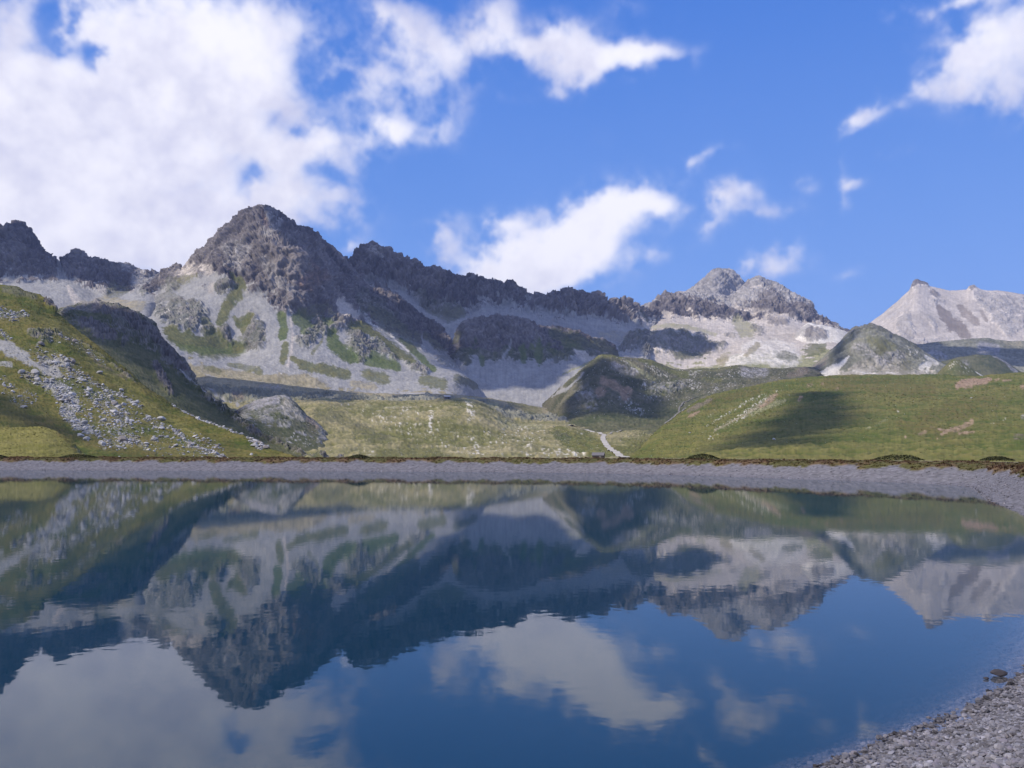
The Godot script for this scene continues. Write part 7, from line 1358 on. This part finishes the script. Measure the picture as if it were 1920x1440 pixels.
func shading_clouds() -> Array:
	return [
		[Vector3(-1114, 1000, 201), "small cloud shading the foot of the left hillside", [0, 0, 8, -9, -29, 9, 15, 13, 7, 9, -6, 8, 30, 26, 6, 25, 12, 6]],
		[Vector3(-1484, 1300, -70), "cloud shading the dark rock knoll behind the left hillside", [0, 0, 26, -18, -109, 30, 31, 37, 29, 20, -88, 34, 55, 89, 23, 41, -60, 28, 76, 151, 14, 60, 23, 17, 103, 224, 13, 88, 137, 15, 128, 283, 10, 119, 232, 11]],
		[Vector3(-1758, 1500, -422), "long cloud shading the terrace below the pyramid peak", [0, 0, 40, -62, -309, 50, 52, 17, 43, -8, -337, 56, 111, 35, 43, 56, -347, 57, 203, 271, 31, 127, -324, 51]],
		[Vector3(-1478, 1500, -468), "cloud shading the hollow behind the hut knoll", [0, 0, 34, -8, -292, 42, 62, 322, 28, 66, -291, 47, 104, 18, 30, 121, -216, 36]],
		[Vector3(-2052, 2150, -1949), "large cloud shading the long dark ridge", [0, 0, 88, 60, -108, 90, 103, 47, 105, 209, -108, 108, 202, 91, 104, 315, -107, 109, 274, 169, 102, 408, -97, 109, 388, 270, 99, 540, -80, 110, 531, 225, 101, 685, -111, 111, 658, 199, 77, 829, -147, 85, 631, 368, 73, 745, 105, 79, 159, 485, 77, 273, 125, 86, 375, 507, 107, 483, 210, 118, 106, 244, 83, 195, 33, 88]],
		[Vector3(-1460, 1700, -1361), "cloud shading the rock buttress under the ridge", [0, 0, 68, 104, -212, 73, 62, 42, 80, 181, -189, 87, 132, 63, 66, 250, -178, 72, 20, 138, 103, 65, 33, 107, 251, 11, 54, 328, -156, 57, 286, 93, 39, 355, -77, 42]],
		[Vector3(-1849, 1900, -1454), "cloud shading the right flank of the pyramid peak", [0, 0, 31, 60, -268, 34, 12, 95, 38, 68, -245, 44, 42, 103, 44, 105, -214, 50, 76, 121, 44, 142, -142, 49, 95, 387, 35, 154, -34, 41, 8, -49, 28, 72, -272, 30]],
		[Vector3(-1503, 1800, -293), "cloud shading the dark hill in the centre", [0, 0, 26, 62, -189, 30, -15, 158, 36, 76, -115, 45, 17, 168, 26, 76, -14, 30, -76, 169, 23, -31, -12, 26, 68, -121, 20, 104, -217, 21]],
		[Vector3(-1353, 1699, 276), "small cloud shading a patch of the right pasture slope", [0, 0, 21, 84, -182, 28, -69, 148, 22, 8, -22, 30, -101, 199, 21, -54, 86, 27, -132, 239, 16, -108, 171, 20, -154, 271, 10, -140, 226, 11, -133, 279, 14, -117, 240, 15]],
		[Vector3(-100, 1700, -1781), "cloud shading the heathery hills on the far right", [0, 0, 72, 254, -391, 82, 71, 56, 71, 255, -196, 77, 264, 31, 80, 436, -188, 86]],
		[Vector3(-2717, 1900, -1411), "cloud shading the jagged crags on the far left", [0, 0, 69, 21, -202, 73, 85, 20, 75, 124, -220, 81, 219, -22, 63, 207, -273, 68, 288, -7, 56, 280, -221, 60]],
		[Vector3(-901, 1800, -1980), "cloud shading the crag below the pale massif", [0, 0, 61, 88, -181, 64, 79, 28, 69, 178, -157, 73, 168, 33, 34, 213, -50, 35]],
		[Vector3(-1259, 2200, -588), "little cloud shading the left flank of the rounded hill", [0, 0, 21, 133, -207, 23, 114, -103, 13, 192, -227, 14, -58, -3, 19, -13, -83, 19]]
	]


# ------------------------------------------------------------------ paths
func path_courses() -> Array:
	return [
		["pale gravel road winding down the valley to the lake rim", "tan and green valley floor and knoll strewn with pale stones beyond the lake", 4.4, [0.7410, 1.938, 0.7600, 1.970, 0.7730, 1.969, 0.7850, 1.902, 0.7950, 1.845, 0.8030, 1.747, 0.8080, 1.654, 0.8050, 1.565, 0.8060, 1.416, 0.8110, 1.213, 0.8170, 1.046, 0.8230, 0.880, 0.8310, 0.693, 0.8400, 0.501, 0.8490, 0.299], 0.46],
		["narrow brown footpath forking right from the gravel road", "tan and green valley floor and knoll strewn with pale stones beyond the lake", 2.0, [0.8080, 1.714, 0.8200, 1.793, 0.8350, 1.891, 0.8530, 2.181, 0.8650, 3.480], 0.33],
		["thin pale track climbing along the edge of the right pasture", "long smooth green pasture slope with bare earth scars on the right", 1.3, [0.0711, 2.926, 0.0830, 2.928, 0.0904, 2.957, 0.0963, 2.942, 0.1015, 2.975], 0.25],
		["pale track curving behind the right pasture slope", "shaded dark green hill with grey rockfalls behind the path", 2.0, [0.4618, 0.643, 0.4655, 0.737, 0.4764, 0.857, 0.4909, 0.922, 0.5091, 0.963, 0.5345, 0.972], 0.22]
	]


func lone_boulders() -> Array:
	return [
		["large rounded grey boulder alone on the grass right of the rockfall", "sunlit green hillside with a grey boulder field left of the lake", 0.7048, 0.849, 1.35],
		["dark grey boulder at the lower right end of the green hillside", "sunlit green hillside with a grey boulder field left of the lake", 0.9048, 2.886, 1.25],
		["pale boulder beside the dark one on the lower green hillside", "sunlit green hillside with a grey boulder field left of the lake", 0.8933, 2.584, 0.75],
		["grey boulder at the rim of the shaded slope, on the hillside edge", "sunlit green hillside with a grey boulder field left of the lake", 0.8590, 4.000, 0.9],
		["big grey boulder at the lower edge of the smooth scree patch", "sunlit green hillside with a grey boulder field left of the lake", 0.4667, 1.337, 1.9],
		["big angular boulder right of the scree patch's lower edge", "sunlit green hillside with a grey boulder field left of the lake", 0.4914, 1.371, 2.2],
		["long grey slab of rock high in the boulder field", "sunlit green hillside with a grey boulder field left of the lake", 0.6076, 1.942, 1.6],
		["split slab of pale rock on the middle of the green hillside", "sunlit green hillside with a grey boulder field left of the lake", 0.7171, 1.701, 1.7],
		["dark boulder heap at the foot of the rockfall", "sunlit green hillside with a grey boulder field left of the lake", 0.6476, 0.606, 2.0],
		["small white boulder on the grass near the lake rim", "sunlit green hillside with a grey boulder field left of the lake", 0.8771, 1.040, 0.7],
		["lone pale boulder in the shaded part of the right pasture", "long smooth green pasture slope with bare earth scars on the right", 0.2230, 0.715, 0.9],
		["white boulder on the left edge of the right pasture slope", "long smooth green pasture slope with bare earth scars on the right", 0.1059, 1.618, 0.8],
		["pale boulder above the left rim on the right pasture", "long smooth green pasture slope with bare earth scars on the right", 0.1348, 1.187, 0.7],
		["small pale boulder high on the right pasture slope", "long smooth green pasture slope with bare earth scars on the right", 0.4970, 1.861, 0.8]
	]


const HUT_SPOTS := [Vector2(0.5130, 1.992), Vector2(0.7970, 0.300)]
const WET_STONE := Vector2(7.56, -13.17)
const WET_STONE_SMALL := Vector2(7.26, -12.99)


func build_paths() -> void:
	var m := ground_material("trodden gravel", 1.0)
	for c in path_courses():
		var pts := PackedVector3Array()
		var uv: Array = c[3]
		for k in range(0, uv.size() - 2, 2):
			for q in 8:
				var t := q / 8.0
				pts.append(on_land(c[1], lerpf(uv[k], uv[k + 2], t), lerpf(uv[k + 1], uv[k + 3], t)))
		ribbon(c[0], pts, c[2], .8, m, Vector3(1.0, .92, .8) * c[4])
	# the track along the crest of the dam
	var line := shore_line(2.0)
	var pts := PackedVector3Array()
	for a in line:
		var p: Vector2 = a[0] + a[1] * 11.0
		if p.x > 14.0 and p.x < 75.0 and p.y < -52.0 and p.y > -150.0:
			pts.append(Vector3(p.x, bank_height(11.0, 0.0) + .32, p.y))
	ribbon("thin pale footpath along the heather rim of the lake", pts, 1.6, .05, m, Vector3(.33, .29, .26))


func ribbon(label: String, pts: PackedVector3Array, width: float, lift: float, m: Material, tone: Vector3) -> void:
	var st := SurfaceTool.new()
	st.begin(Mesh.PRIMITIVE_TRIANGLES)
	var smooth := PackedVector3Array()
	for k in pts.size() - 1:
		var steps := 2
		for q in steps:
			smooth.append(pts[k].cubic_interpolate(pts[k + 1], pts[maxi(k - 1, 0)], pts[mini(k + 2, pts.size() - 1)], float(q) / steps))
	smooth.append(pts[pts.size() - 1])
	var rows := []
	for k in smooth.size():
		var d := smooth[mini(k + 1, smooth.size() - 1)] - smooth[maxi(k - 1, 0)]
		var side := Vector3(-d.z, 0, d.x).normalized()
		var wide := width * .5 * (1.0 + .22 * noise_fine.get_noise_3dv(smooth[k] * 3.0))
		rows.append([smooth[k] - side * wide, smooth[k] + side * wide])
	for k in rows.size() - 1:
		var v := [rows[k][0], rows[k][1], rows[k + 1][0], rows[k + 1][1]]
		for q in [0, 2, 1, 1, 2, 3]:
			var c := tone * (1.0 + .25 * noise_speck.get_noise_3dv(v[q] * 4.0))
			st.set_color(Color(c.x, c.y, c.z))
			st.set_normal(Vector3.UP)
			st.add_vertex(v[q] + Vector3(0, lift, 0))
	var o := show_mesh("path", st.commit(), m)
	tag(o, label, "path", "", "structure")


# ------------------------------------------------------------------ rocks
func rock_mesh(seed_value: int, cuts: int, squash: float, levels: int) -> ArrayMesh:
	# a ball whose sides are cut flat by planes: an angular stone
	var r := RandomNumberGenerator.new()
	r.seed = seed_value
	var g := (1.0 + sqrt(5.0)) / 2.0
	var verts := [Vector3(-1, g, 0), Vector3(1, g, 0), Vector3(-1, -g, 0), Vector3(1, -g, 0), Vector3(0, -1, g), Vector3(0, 1, g), Vector3(0, -1, -g), Vector3(0, 1, -g), Vector3(g, 0, -1), Vector3(g, 0, 1), Vector3(-g, 0, -1), Vector3(-g, 0, 1)]
	var faces := [[0, 11, 5], [0, 5, 1], [0, 1, 7], [0, 7, 10], [0, 10, 11], [1, 5, 9], [5, 11, 4], [11, 10, 2], [10, 7, 6], [7, 1, 8], [3, 9, 4], [3, 4, 2], [3, 2, 6], [3, 6, 8], [3, 8, 9], [4, 9, 5], [2, 4, 11], [6, 2, 10], [8, 6, 7], [9, 8, 1]]
	var tris := []
	for f in faces:
		tris.append([verts[f[0]].normalized(), verts[f[1]].normalized(), verts[f[2]].normalized()])
	for l in levels:
		var next := []
		for t in tris:
			var ab: Vector3 = (t[0] + t[1]).normalized()
			var bc: Vector3 = (t[1] + t[2]).normalized()
			var ca: Vector3 = (t[2] + t[0]).normalized()
			next.append_array([[t[0], ab, ca], [ab, t[1], bc], [ca, bc, t[2]], [ab, bc, ca]])
		tris = next
	var planes := []
	for k in cuts:
		planes.append([Vector3(r.randfn(), r.randfn(), r.randfn()).normalized(), r.randf_range(.5, .85)])
	var stretch := Vector3(r.randf_range(.85, 1.25), squash * r.randf_range(.85, 1.15), r.randf_range(.8, 1.1))
	var st := SurfaceTool.new()
	st.begin(Mesh.PRIMITIVE_TRIANGLES)
	for t in tris:
		var q := []
		for v in t:
			var p: Vector3 = v
			for pl in planes:
				var over: float = p.dot(pl[0]) - pl[1]
				if over > 0.0:
					p -= pl[0] * over
			q.append(p * stretch)
		var normal: Vector3 = (q[1] - q[0]).cross(q[2] - q[0]).normalized()
		for k in [0, 2, 1]:
			st.set_normal(normal)
			st.add_vertex(q[k])
	return st.commit()


func stone_material(called: String, tone: Vector3) -> StandardMaterial3D:
	var m := StandardMaterial3D.new()
	m.resource_name = called
	m.albedo_color = Color(tone.x, tone.y, tone.z).linear_to_srgb()
	m.roughness = .92
	m.metallic_specular = .25
	m.vertex_color_use_as_albedo = true
	return m


func random_turn(tilt := .5) -> Basis:
	return Basis.from_euler(Vector3(rng.randf_range(-tilt, tilt), rng.randf() * TAU, rng.randf_range(-tilt, tilt)))


func many(called: String, meshes: Array, places: Array, tints: Array, m: Material, label: String, category: String, group := "") -> void:
	# what nobody could count: one object, a part for each shape
	var root := Node3D.new()
	root.name = numbered(called)
	add_child(root)
	tag(root, label, category, group, "stuff")
	for v in meshes.size():
		var mine := []
		for k in range(v, places.size(), meshes.size()):
			mine.append(k)
		if mine.is_empty():
			continue
		var mm := MultiMesh.new()
		mm.transform_format = MultiMesh.TRANSFORM_3D
		mm.use_colors = true
		mm.mesh = meshes[v]
		mm.instance_count = mine.size()
		for k in mine.size():
			mm.set_instance_transform(k, places[mine[k]])
			mm.set_instance_color(k, tints[mine[k]])
		var o := MultiMeshInstance3D.new()
		o.name = called
		o.multimesh = mm
		o.material_override = m
		o.set_meta("kind", "stuff")
		root.add_child(o, true)


func build_boulders() -> void:
	var shapes := []
	for k in 8:
		shapes.append(rock_mesh(500 + k, 11, .72, 2))
	var tones := [stone_material("lichen grey rock", Vector3(.36, .345, .335)), stone_material("pale rock", Vector3(.46, .44, .42)), stone_material("brown grey rock", Vector3(.24, .215, .20)), stone_material("light grey rock", Vector3(.46, .44, .425))]
	for b in lone_boulders():
		var p := on_land(b[1], b[2], b[3])
		var tone := 0
		if "pale" in b[0] or "white" in b[0]: tone = 1
		if "dark" in b[0]: tone = 2
		var o := show_mesh("boulder", shapes[rng.randi() % 8], tones[tone])
		var r: float = b[4]
		o.transform = Transform3D(random_turn(.25).scaled(Vector3(r, r, r)), p + Vector3(0, r * .32, 0))
		tag(o, b[0], "boulder")
	# the rockfall on the left hillside
	var hill := "sunlit green hillside with a grey boulder field left of the lake"
	var l: Dictionary = land[hill]
	var spots: Array = l.spots
	var pos: PackedVector3Array = l.pos
	var picked := []
	for k in 17000:
		var s: Vector2 = spots[rng.randi() % spots.size()]
		if rng.randf() > s.y * .8:
			continue
		var p := pos[int(s.x)] + Vector3(rng.randf_range(-.5, .5), 0, rng.randf_range(-.8, .8))
		var r := .20 + .62 * pow(rng.randf(), 3.0) + (rng.randf_range(.3, 1.2) if rng.randf() < .035 else 0.0)
		r *= clampf(absf(p.z) / 380.0, .75, 1.3)
		picked.append([r / p.length(), r, p])
	picked.sort_custom(func(a, b): return a[0] > b[0])
	var places := []
	var tints := []
	for k in picked.size():
		var r: float = picked[k][1]
		var p: Vector3 = picked[k][2]
		var t := Transform3D(random_turn(.5).scaled(Vector3(r, r * rng.randf_range(.7, 1.1), r)), p + Vector3(0, r * .25, 0))
		if k < 280:
			var o := show_mesh("boulder", shapes[rng.randi() % 8], tones[[0, 0, 1, 2, 3, 3][rng.randi() % 6]])
			o.transform = t
			tag(o, "grey angular boulder among many in the rockfall down the green hillside on the left", "boulder", "boulders of the rockfall on the left hillside")
		else:
			var v := rng.randf_range(.22, .52)
			places.append(t)
			tints.append(Color(v, v * .965, v * .95))
	var low := []
	for k in 5:
		low.append(rock_mesh(540 + k, 7, .75, 1))
	many("rockfall", low, places, tints, stone_material("rockfall", Vector3.ONE), "small grey stones filling the rockfall between the boulders on the left hillside", "rockfall")


func build_tussocks() -> void:
	var tufts := []
	for k in 3:
		tufts.append(tuft_mesh(740 + k, 10, .7, .5, .16))
	var places := []
	var tints := []
	for job in [["long smooth green pasture slope with bare earth scars on the right", 15000, 3.0], ["sunlit green hillside with a grey boulder field left of the lake", 11000, 4.0], ["low olive green rise ribbed with sheep tracks at the left shore", 5000, 2.0]]:
		for k in job[1]:
			var u := rng.randf_range(.01, .99)
			var w: float = job[2] * pow(rng.randf(), .8) * .99
			var p := on_land(job[0], u, w)
			if noise_edge.get_noise_3dv(p * .4) < rng.randf_range(-.5, .5):
				continue
			var r := rng.randf_range(.3, .75) * clampf(-p.z / 420.0, .55, 1.5)
			places.append(Transform3D(Basis(Vector3.UP, rng.randf() * TAU).scaled(Vector3(r, r * .5, r)), p - Vector3(0, .05, 0)))
			var c := Vector3(.075, .098, .022).lerp(Vector3(.16, .13, .045), rng.randf()) * rng.randf_range(.7, 1.15)
			tints.append(Color(c.x, c.y, c.z))
	many("tussocks", tufts, places, tints, stone_material("tussock grass", Vector3.ONE), "small tussocks of grass all over the green slopes", "grass tussocks")


func build_scattered_rocks() -> void:
	var low := []
	for k in 4:
		low.append(rock_mesh(560 + k, 6, .7, 0))
	var m := stone_material("strewn stones", Vector3.ONE)
	for job in [["tan and green valley floor and knoll strewn with pale stones beyond the lake", 7000, .0, 1.0, .1, 2.05, .24, "pale stones strewn over the valley meadow and the hut knoll"],
			["long smooth green pasture slope with bare earth scars on the right", 420, .02, 1.0, .4, 2.9, .26, "few pale stones dotted over the right pasture slope"],
			["shaded dark green hill with grey rockfalls behind the path", 700, .1, .9, .5, 2.9, .4, "grey stones scattered over the shaded central hill"],
			["round grey stony mound streaked with grass left of centre", 700, .05, .95, .2, 2.9, .28, "grey stones covering the round mound left of centre"]]:
		var places := []
		var tints := []
		for k in job[1]:
			var u := rng.randf_range(job[2], job[3])
			var w := rng.randf_range(job[4], job[5])
			var p := on_land(job[0], u, w)
			if noise_edge.get_noise_3dv(p * .35) + .4 * noise_fine.get_noise_3dv(p * .5) < rng.randf_range(-.5, .45):
				continue
			var r: float = job[6] * rng.randf_range(.5, 1.4) * clampf(-p.z / 550.0, .6, 3.0)
			places.append(Transform3D(random_turn().scaled(Vector3(r, r * .8, r)), p + Vector3(0, r * .2, 0)))
			var v := rng.randf_range(.3, .58)
			tints.append(Color(v, v * .95, v * .88))
		many("stones", low, places, tints, m, job[7], "stones")


# ------------------------------------------------------------------ gravel of the bank
func build_gravel() -> void:
	var shapes := []
	for k in 6:
		shapes.append(rock_mesh(600 + k, 7, .62, 1))
	var low := []
	for k in 5:
		low.append(rock_mesh(620 + k, 5, .62, 0))
	var edge := plain_noise(203, 6.5, 4)
	var lumps := plain_noise(211, 1.1, 3)
	var line := shore_line(.05)
	var near := []
	var places := []
	var tints := []
	var sights := tan(deg_to_rad(33.5))
	for a in line:
		var base: Vector2 = a[0]
		if base.y > -3.0 or absf(base.x) > -base.y * sights + 6.0:
			continue
		var far := base.length()
		# stones per five centimetres of shore: many small ones close by, fewer and larger ones far away
		var n := 250 if far < 18.0 else 50 if far < 32.0 else 5 if far < 60.0 else 3 if far < 95.0 else 2
		for q in n:
			var t := rng.randf_range(-1.9 if far < 40.0 else -.25, 6.5)
			var g: Vector2 = base + a[1] * t
			var w := edge.get_noise_2d(g.x, g.y)
			var h := bank_height(t, w)
			if h > gravel_top(g.x, g.y, edge) + .05:
				continue
			h += .05 * lumps.get_noise_2d(g.x, g.y)
			var r := rng.randf_range(.011, .025) + .026 * pow(rng.randf(), 5.0)
			r *= 1.0 if far < 25.0 else clampf(far / 38.0, 1.0, 2.0)
			var p := Vector3(g.x, h + r * rng.randf_range(.1, .6), g.y)
			var seen := absf(p.x) < -p.z * .64 and p.y > .0 and -p.z > 2.0 and (p.y - 3.5) / -p.z > -.40
			var v := rng.randf_range(.105, .245)
			if rng.randf() < .10: v *= 1.45
			if rng.randf() < .14: v *= .55
			var warm := rng.randf_range(-.03, .03)
			if t < .12: v *= .6
			var tint := Color(v * (1.0 + warm), v * .96, v * (1.075 - warm))
			var turn := random_turn(.7).scaled(Vector3(r * rng.randf_range(.9, 1.35), r, r))
			if seen and far < 22.0:
				near.append([r / p.distance_to(Vector3(0, 3.5, 0)), Transform3D(turn, p), tint])
			else:
				places.append(Transform3D(turn, p))
				tints.append(tint)
	near.sort_custom(func(x, y): return x[0] > y[0])
	var tones := [stone_material("grey gravel", Vector3(.175, .166, .185)), stone_material("pale gravel", Vector3(.27, .258, .275)), stone_material("dark gravel", Vector3(.09, .086, .098)), stone_material("violet gravel", Vector3(.185, .17, .198))]
	for k in near.size():
		if k < 296:
			var o := show_mesh("stone", shapes[rng.randi() % 6], tones[[0, 0, 3, 3, 0, 1, 2][rng.randi() % 7]])
			o.transform = near[k][1]
			tag(o, "angular violet grey stone lying in the gravel of the near right bank", "stone", "stones of the near gravel bank")
		else:
			places.append(near[k][1])
			tints.append(near[k][2])
	var wet := show_mesh("stone", shapes[2], stone_material("wet stone", Vector3(.06, .056, .064)))
	wet.transform = Transform3D(random_turn(.2).scaled(Vector3(.15, .1, .085)), Vector3(WET_STONE.x, .05, WET_STONE.y))
	tag(wet, "dark wet stone, the largest at the water's edge of the near right bank", "stone")
	var small := show_mesh("stone", shapes[4], stone_material("dripping stone", Vector3(.055, .052, .06)))
	small.transform = Transform3D(random_turn(.2).scaled(Vector3(.06, .04, .04)), Vector3(WET_STONE_SMALL.x, .015, WET_STONE_SMALL.y))
	tag(small, "small dark wet stone in the water just left of the largest wet one", "stone")
	many("gravel", low, places, tints, stone_material("gravel", Vector3.ONE), "violet grey broken gravel covering the banks of the lake", "gravel")


# ------------------------------------------------------------------ heather, grass and shrubs of the rim
func tuft_mesh(seed_value: int, blades: int, spread: float, lean: float, width: float) -> ArrayMesh:
	var r := RandomNumberGenerator.new()
	r.seed = seed_value
	var st := SurfaceTool.new()
	st.begin(Mesh.PRIMITIVE_TRIANGLES)
	for k in blades:
		var a := r.randf() * TAU
		var foot := Vector3(cos(a), 0, sin(a)) * r.randf() * spread
		var b := r.randf() * TAU
		var tip := foot + Vector3(cos(b) * lean * r.randf(), r.randf_range(.55, 1.0), sin(b) * lean * r.randf())
		var side := Vector3(-sin(b), 0, cos(b)) * width * r.randf_range(.6, 1.2)
		var belly := foot.lerp(tip, .5) + Vector3(0, .12, 0)
		var n := Vector3(cos(b) * .4, 1, sin(b) * .4).normalized()
		for v in [foot - side, belly + side, foot + side, foot - side, belly - side, belly + side, belly - side, tip, belly + side]:
			st.set_normal(n)
			st.add_vertex(v)
	return st.commit()


func build_bank_plants() -> void:
	var tufts := []
	for k in 4:
		tufts.append(tuft_mesh(700 + k, 16, .55, .6, .07))
	var edge := plain_noise(203, 6.5, 4)
	var lumps := plain_noise(211, 1.1, 3)
	var line := shore_line(.1)
	var places := []
	var tints := []
	var sights := tan(deg_to_rad(34.0))
	for a in line:
		var base: Vector2 = a[0]
		if base.y > -20.0 or absf(base.x) > -base.y * sights + 8.0:
			continue
		for q in 6:
			var t := rng.randf_range(1.6, 10.5)
			var g: Vector2 = base + a[1] * t
			var w := edge.get_noise_2d(g.x, g.y)
			var h := bank_height(t, w)
			if h < gravel_top(g.x, g.y, edge) + .02:
				continue
			h += .10 + .13 * lumps.get_noise_2d(g.x, g.y) + .10 * w
			var tall := rng.randf_range(.10, .26) * (1.0 + .8 * clampf(w, -.4, 1.0))
			places.append(Transform3D(Basis(Vector3.UP, rng.randf() * TAU).scaled(Vector3(.34, tall, .34) * 1.0), Vector3(g.x, h, g.y)))
			var brown := clampf(.5 + 1.3 * w + .6 * lumps.get_noise_2d(g.x * .4, g.y * .4) + rng.randf_range(-.3, .3), 0, 1)
			var c := Vector3(.12, .11, .036).lerp(Vector3(.15, .085, .05), brown) * rng.randf_range(.6, 1.25)
			tints.append(Color(c.x, c.y, c.z))
	var m := stone_material("heather and grass", Vector3.ONE)
	many("heather", tufts, places, tints, m, "dark brown and green heather and grass along the rim of the lake", "heather")
	# low juniper mounds
	var spots := [[Vector3(28.5, 2.12, -124), 2.6, .75, "dark low shrub mound on the far rim right of the centre"], [Vector3(52.0, 2.12, -112.0), 3.4, .7, "wide dark shrub mound on the right part of the far rim"], [Vector3(-26.5, 2.12, -144), 2.0, .55, "small dark shrub mound on the far rim left of the centre"], [Vector3(-78.5, 2.12, -150.5), 3.4, .6, "low dark shrub mound at the left end of the far rim"], [Vector3(-95, 2.12, -152), 2.8, .6, "dark shrub mound on the far rim under the ribbed rise"], [Vector3(63.0, 2.12, -108.0), 2.2, .5, "small dark shrub mound furthest right on the rim"]]
	var leaf := stone_material("juniper", Vector3(.05, .055, .024))
	var wood := stone_material("juniper wood", Vector3(.09, .07, .05))
	for s in spots:
		var root := Node3D.new()
		root.name = numbered("shrub")
		root.position = s[0]
		add_child(root)
		tag(root, s[3], "shrub", "dark shrub mounds along the rim")
		var st := SurfaceTool.new()
		st.begin(Mesh.PRIMITIVE_TRIANGLES)
		for k in 1500:
			var a := rng.randf() * TAU
			var r := sqrt(rng.randf())
			var bump := 1.0 + .35 * noise_fine.get_noise_3d(cos(a) * r * 9.0 + s[0].x, 0, sin(a) * r * 9.0)
			var top: float = s[2] * (1.0 - r * r) * bump
			var p := Vector3(cos(a) * r * s[1], top * (1.0 - .45 * pow(rng.randf(), 2.0)), sin(a) * r * s[1] * .7)
			var turn := random_turn(.9)
			var size := rng.randf_range(.07, .15)
			var n := (Vector3(cos(a) * r, 1.2, sin(a) * r) + turn.y * .5).normalized()
			for v in [Vector3(-.45, 0, 0), Vector3(0, 1.2, .2), Vector3(.45, 0, 0)]:
				st.set_normal(n)
				st.add_vertex(p + turn * (v * size))
		show_mesh("foliage", st.commit(), leaf, root)
		var stem := CylinderMesh.new()
		stem.top_radius = .03
		stem.bottom_radius = .06
		stem.height = s[2] * .8
		stem.radial_segments = 8
		var o := show_mesh("stem", stem, wood, root)
		o.position = Vector3(0, s[2] * .3, 0)


# ------------------------------------------------------------------ huts
func box_into(st: SurfaceTool, size: Vector3, at: Vector3, basis := Basis.IDENTITY) -> void:
	var b := BoxMesh.new()
	b.size = size
	st.append_from(b, 0, Transform3D(basis, at))


func build_huts() -> void:
	var stone := stone_material("hut stone", Vector3(.17, .155, .15))
	var dark := stone_material("hut wood", Vector3(.06, .05, .045))
	var slate := stone_material("grey slate", Vector3(.16, .15, .155))
	var metal := stone_material("pale roof", Vector3(.46, .46, .48))
	var valley := "tan and green valley floor and knoll strewn with pale stones beyond the lake"
	for k in 2:
		var s: Vector2 = HUT_SPOTS[k]
		var root := Node3D.new()
		root.name = numbered("hut")
		root.position = on_land(valley, s.x, s.y)
		root.rotation.y = [.35, -.25][k]
		add_child(root)
		tag(root, ["small hut with a pale roof on top of the valley knoll", "low dark stone hut beside the gravel road behind the lake rim"][k], "hut")
		var size: Vector3 = [Vector3(6.5, 2.3, 4.5), Vector3(5.2, 1.5, 4.0)][k]
		var st := SurfaceTool.new()
		st.begin(Mesh.PRIMITIVE_TRIANGLES)
		box_into(st, size + Vector3(0, 1.2, 0), Vector3(0, size.y * .5 - .6, 0))
		# gables
		for side in [-1, 1]:
			var x: float = side * size.x * .5
			var a := Vector3(x, size.y, -size.z * .5)
			var b := Vector3(x, size.y, size.z * .5)
			var c := Vector3(x, size.y + size.z * .3, 0)
			var q := [a, b, c] if side < 0 else [a, c, b]
			for v in [q[0], q[2], q[1]]:
				st.set_normal(Vector3(side, 0, 0))
				st.set_uv(Vector2.ZERO)
				st.add_vertex(v)
		show_mesh("wall", st.commit(), stone if k == 0 else dark, root)
		for side in [-1, 1]:
			var rf := SurfaceTool.new()
			rf.begin(Mesh.PRIMITIVE_TRIANGLES)
			var slope := atan2(size.z * .3, size.z * .5)
			var long := size.z * .5 / cos(slope) + .35
			box_into(rf, Vector3(size.x + .6, .14, long), Vector3(0, size.y + size.z * .15 + .05, side * (size.z * .25 + .1)), Basis(Vector3.RIGHT, side * slope))
			show_mesh("roof", rf.commit(), metal if k == 0 else slate, root)
		var door := BoxMesh.new()
		door.size = Vector3(.95, 1.75, .1)
		var o := show_mesh("door", door, dark if k == 0 else stone, root)
		o.position = Vector3(size.x * .2, .85, size.z * .5 + .03)
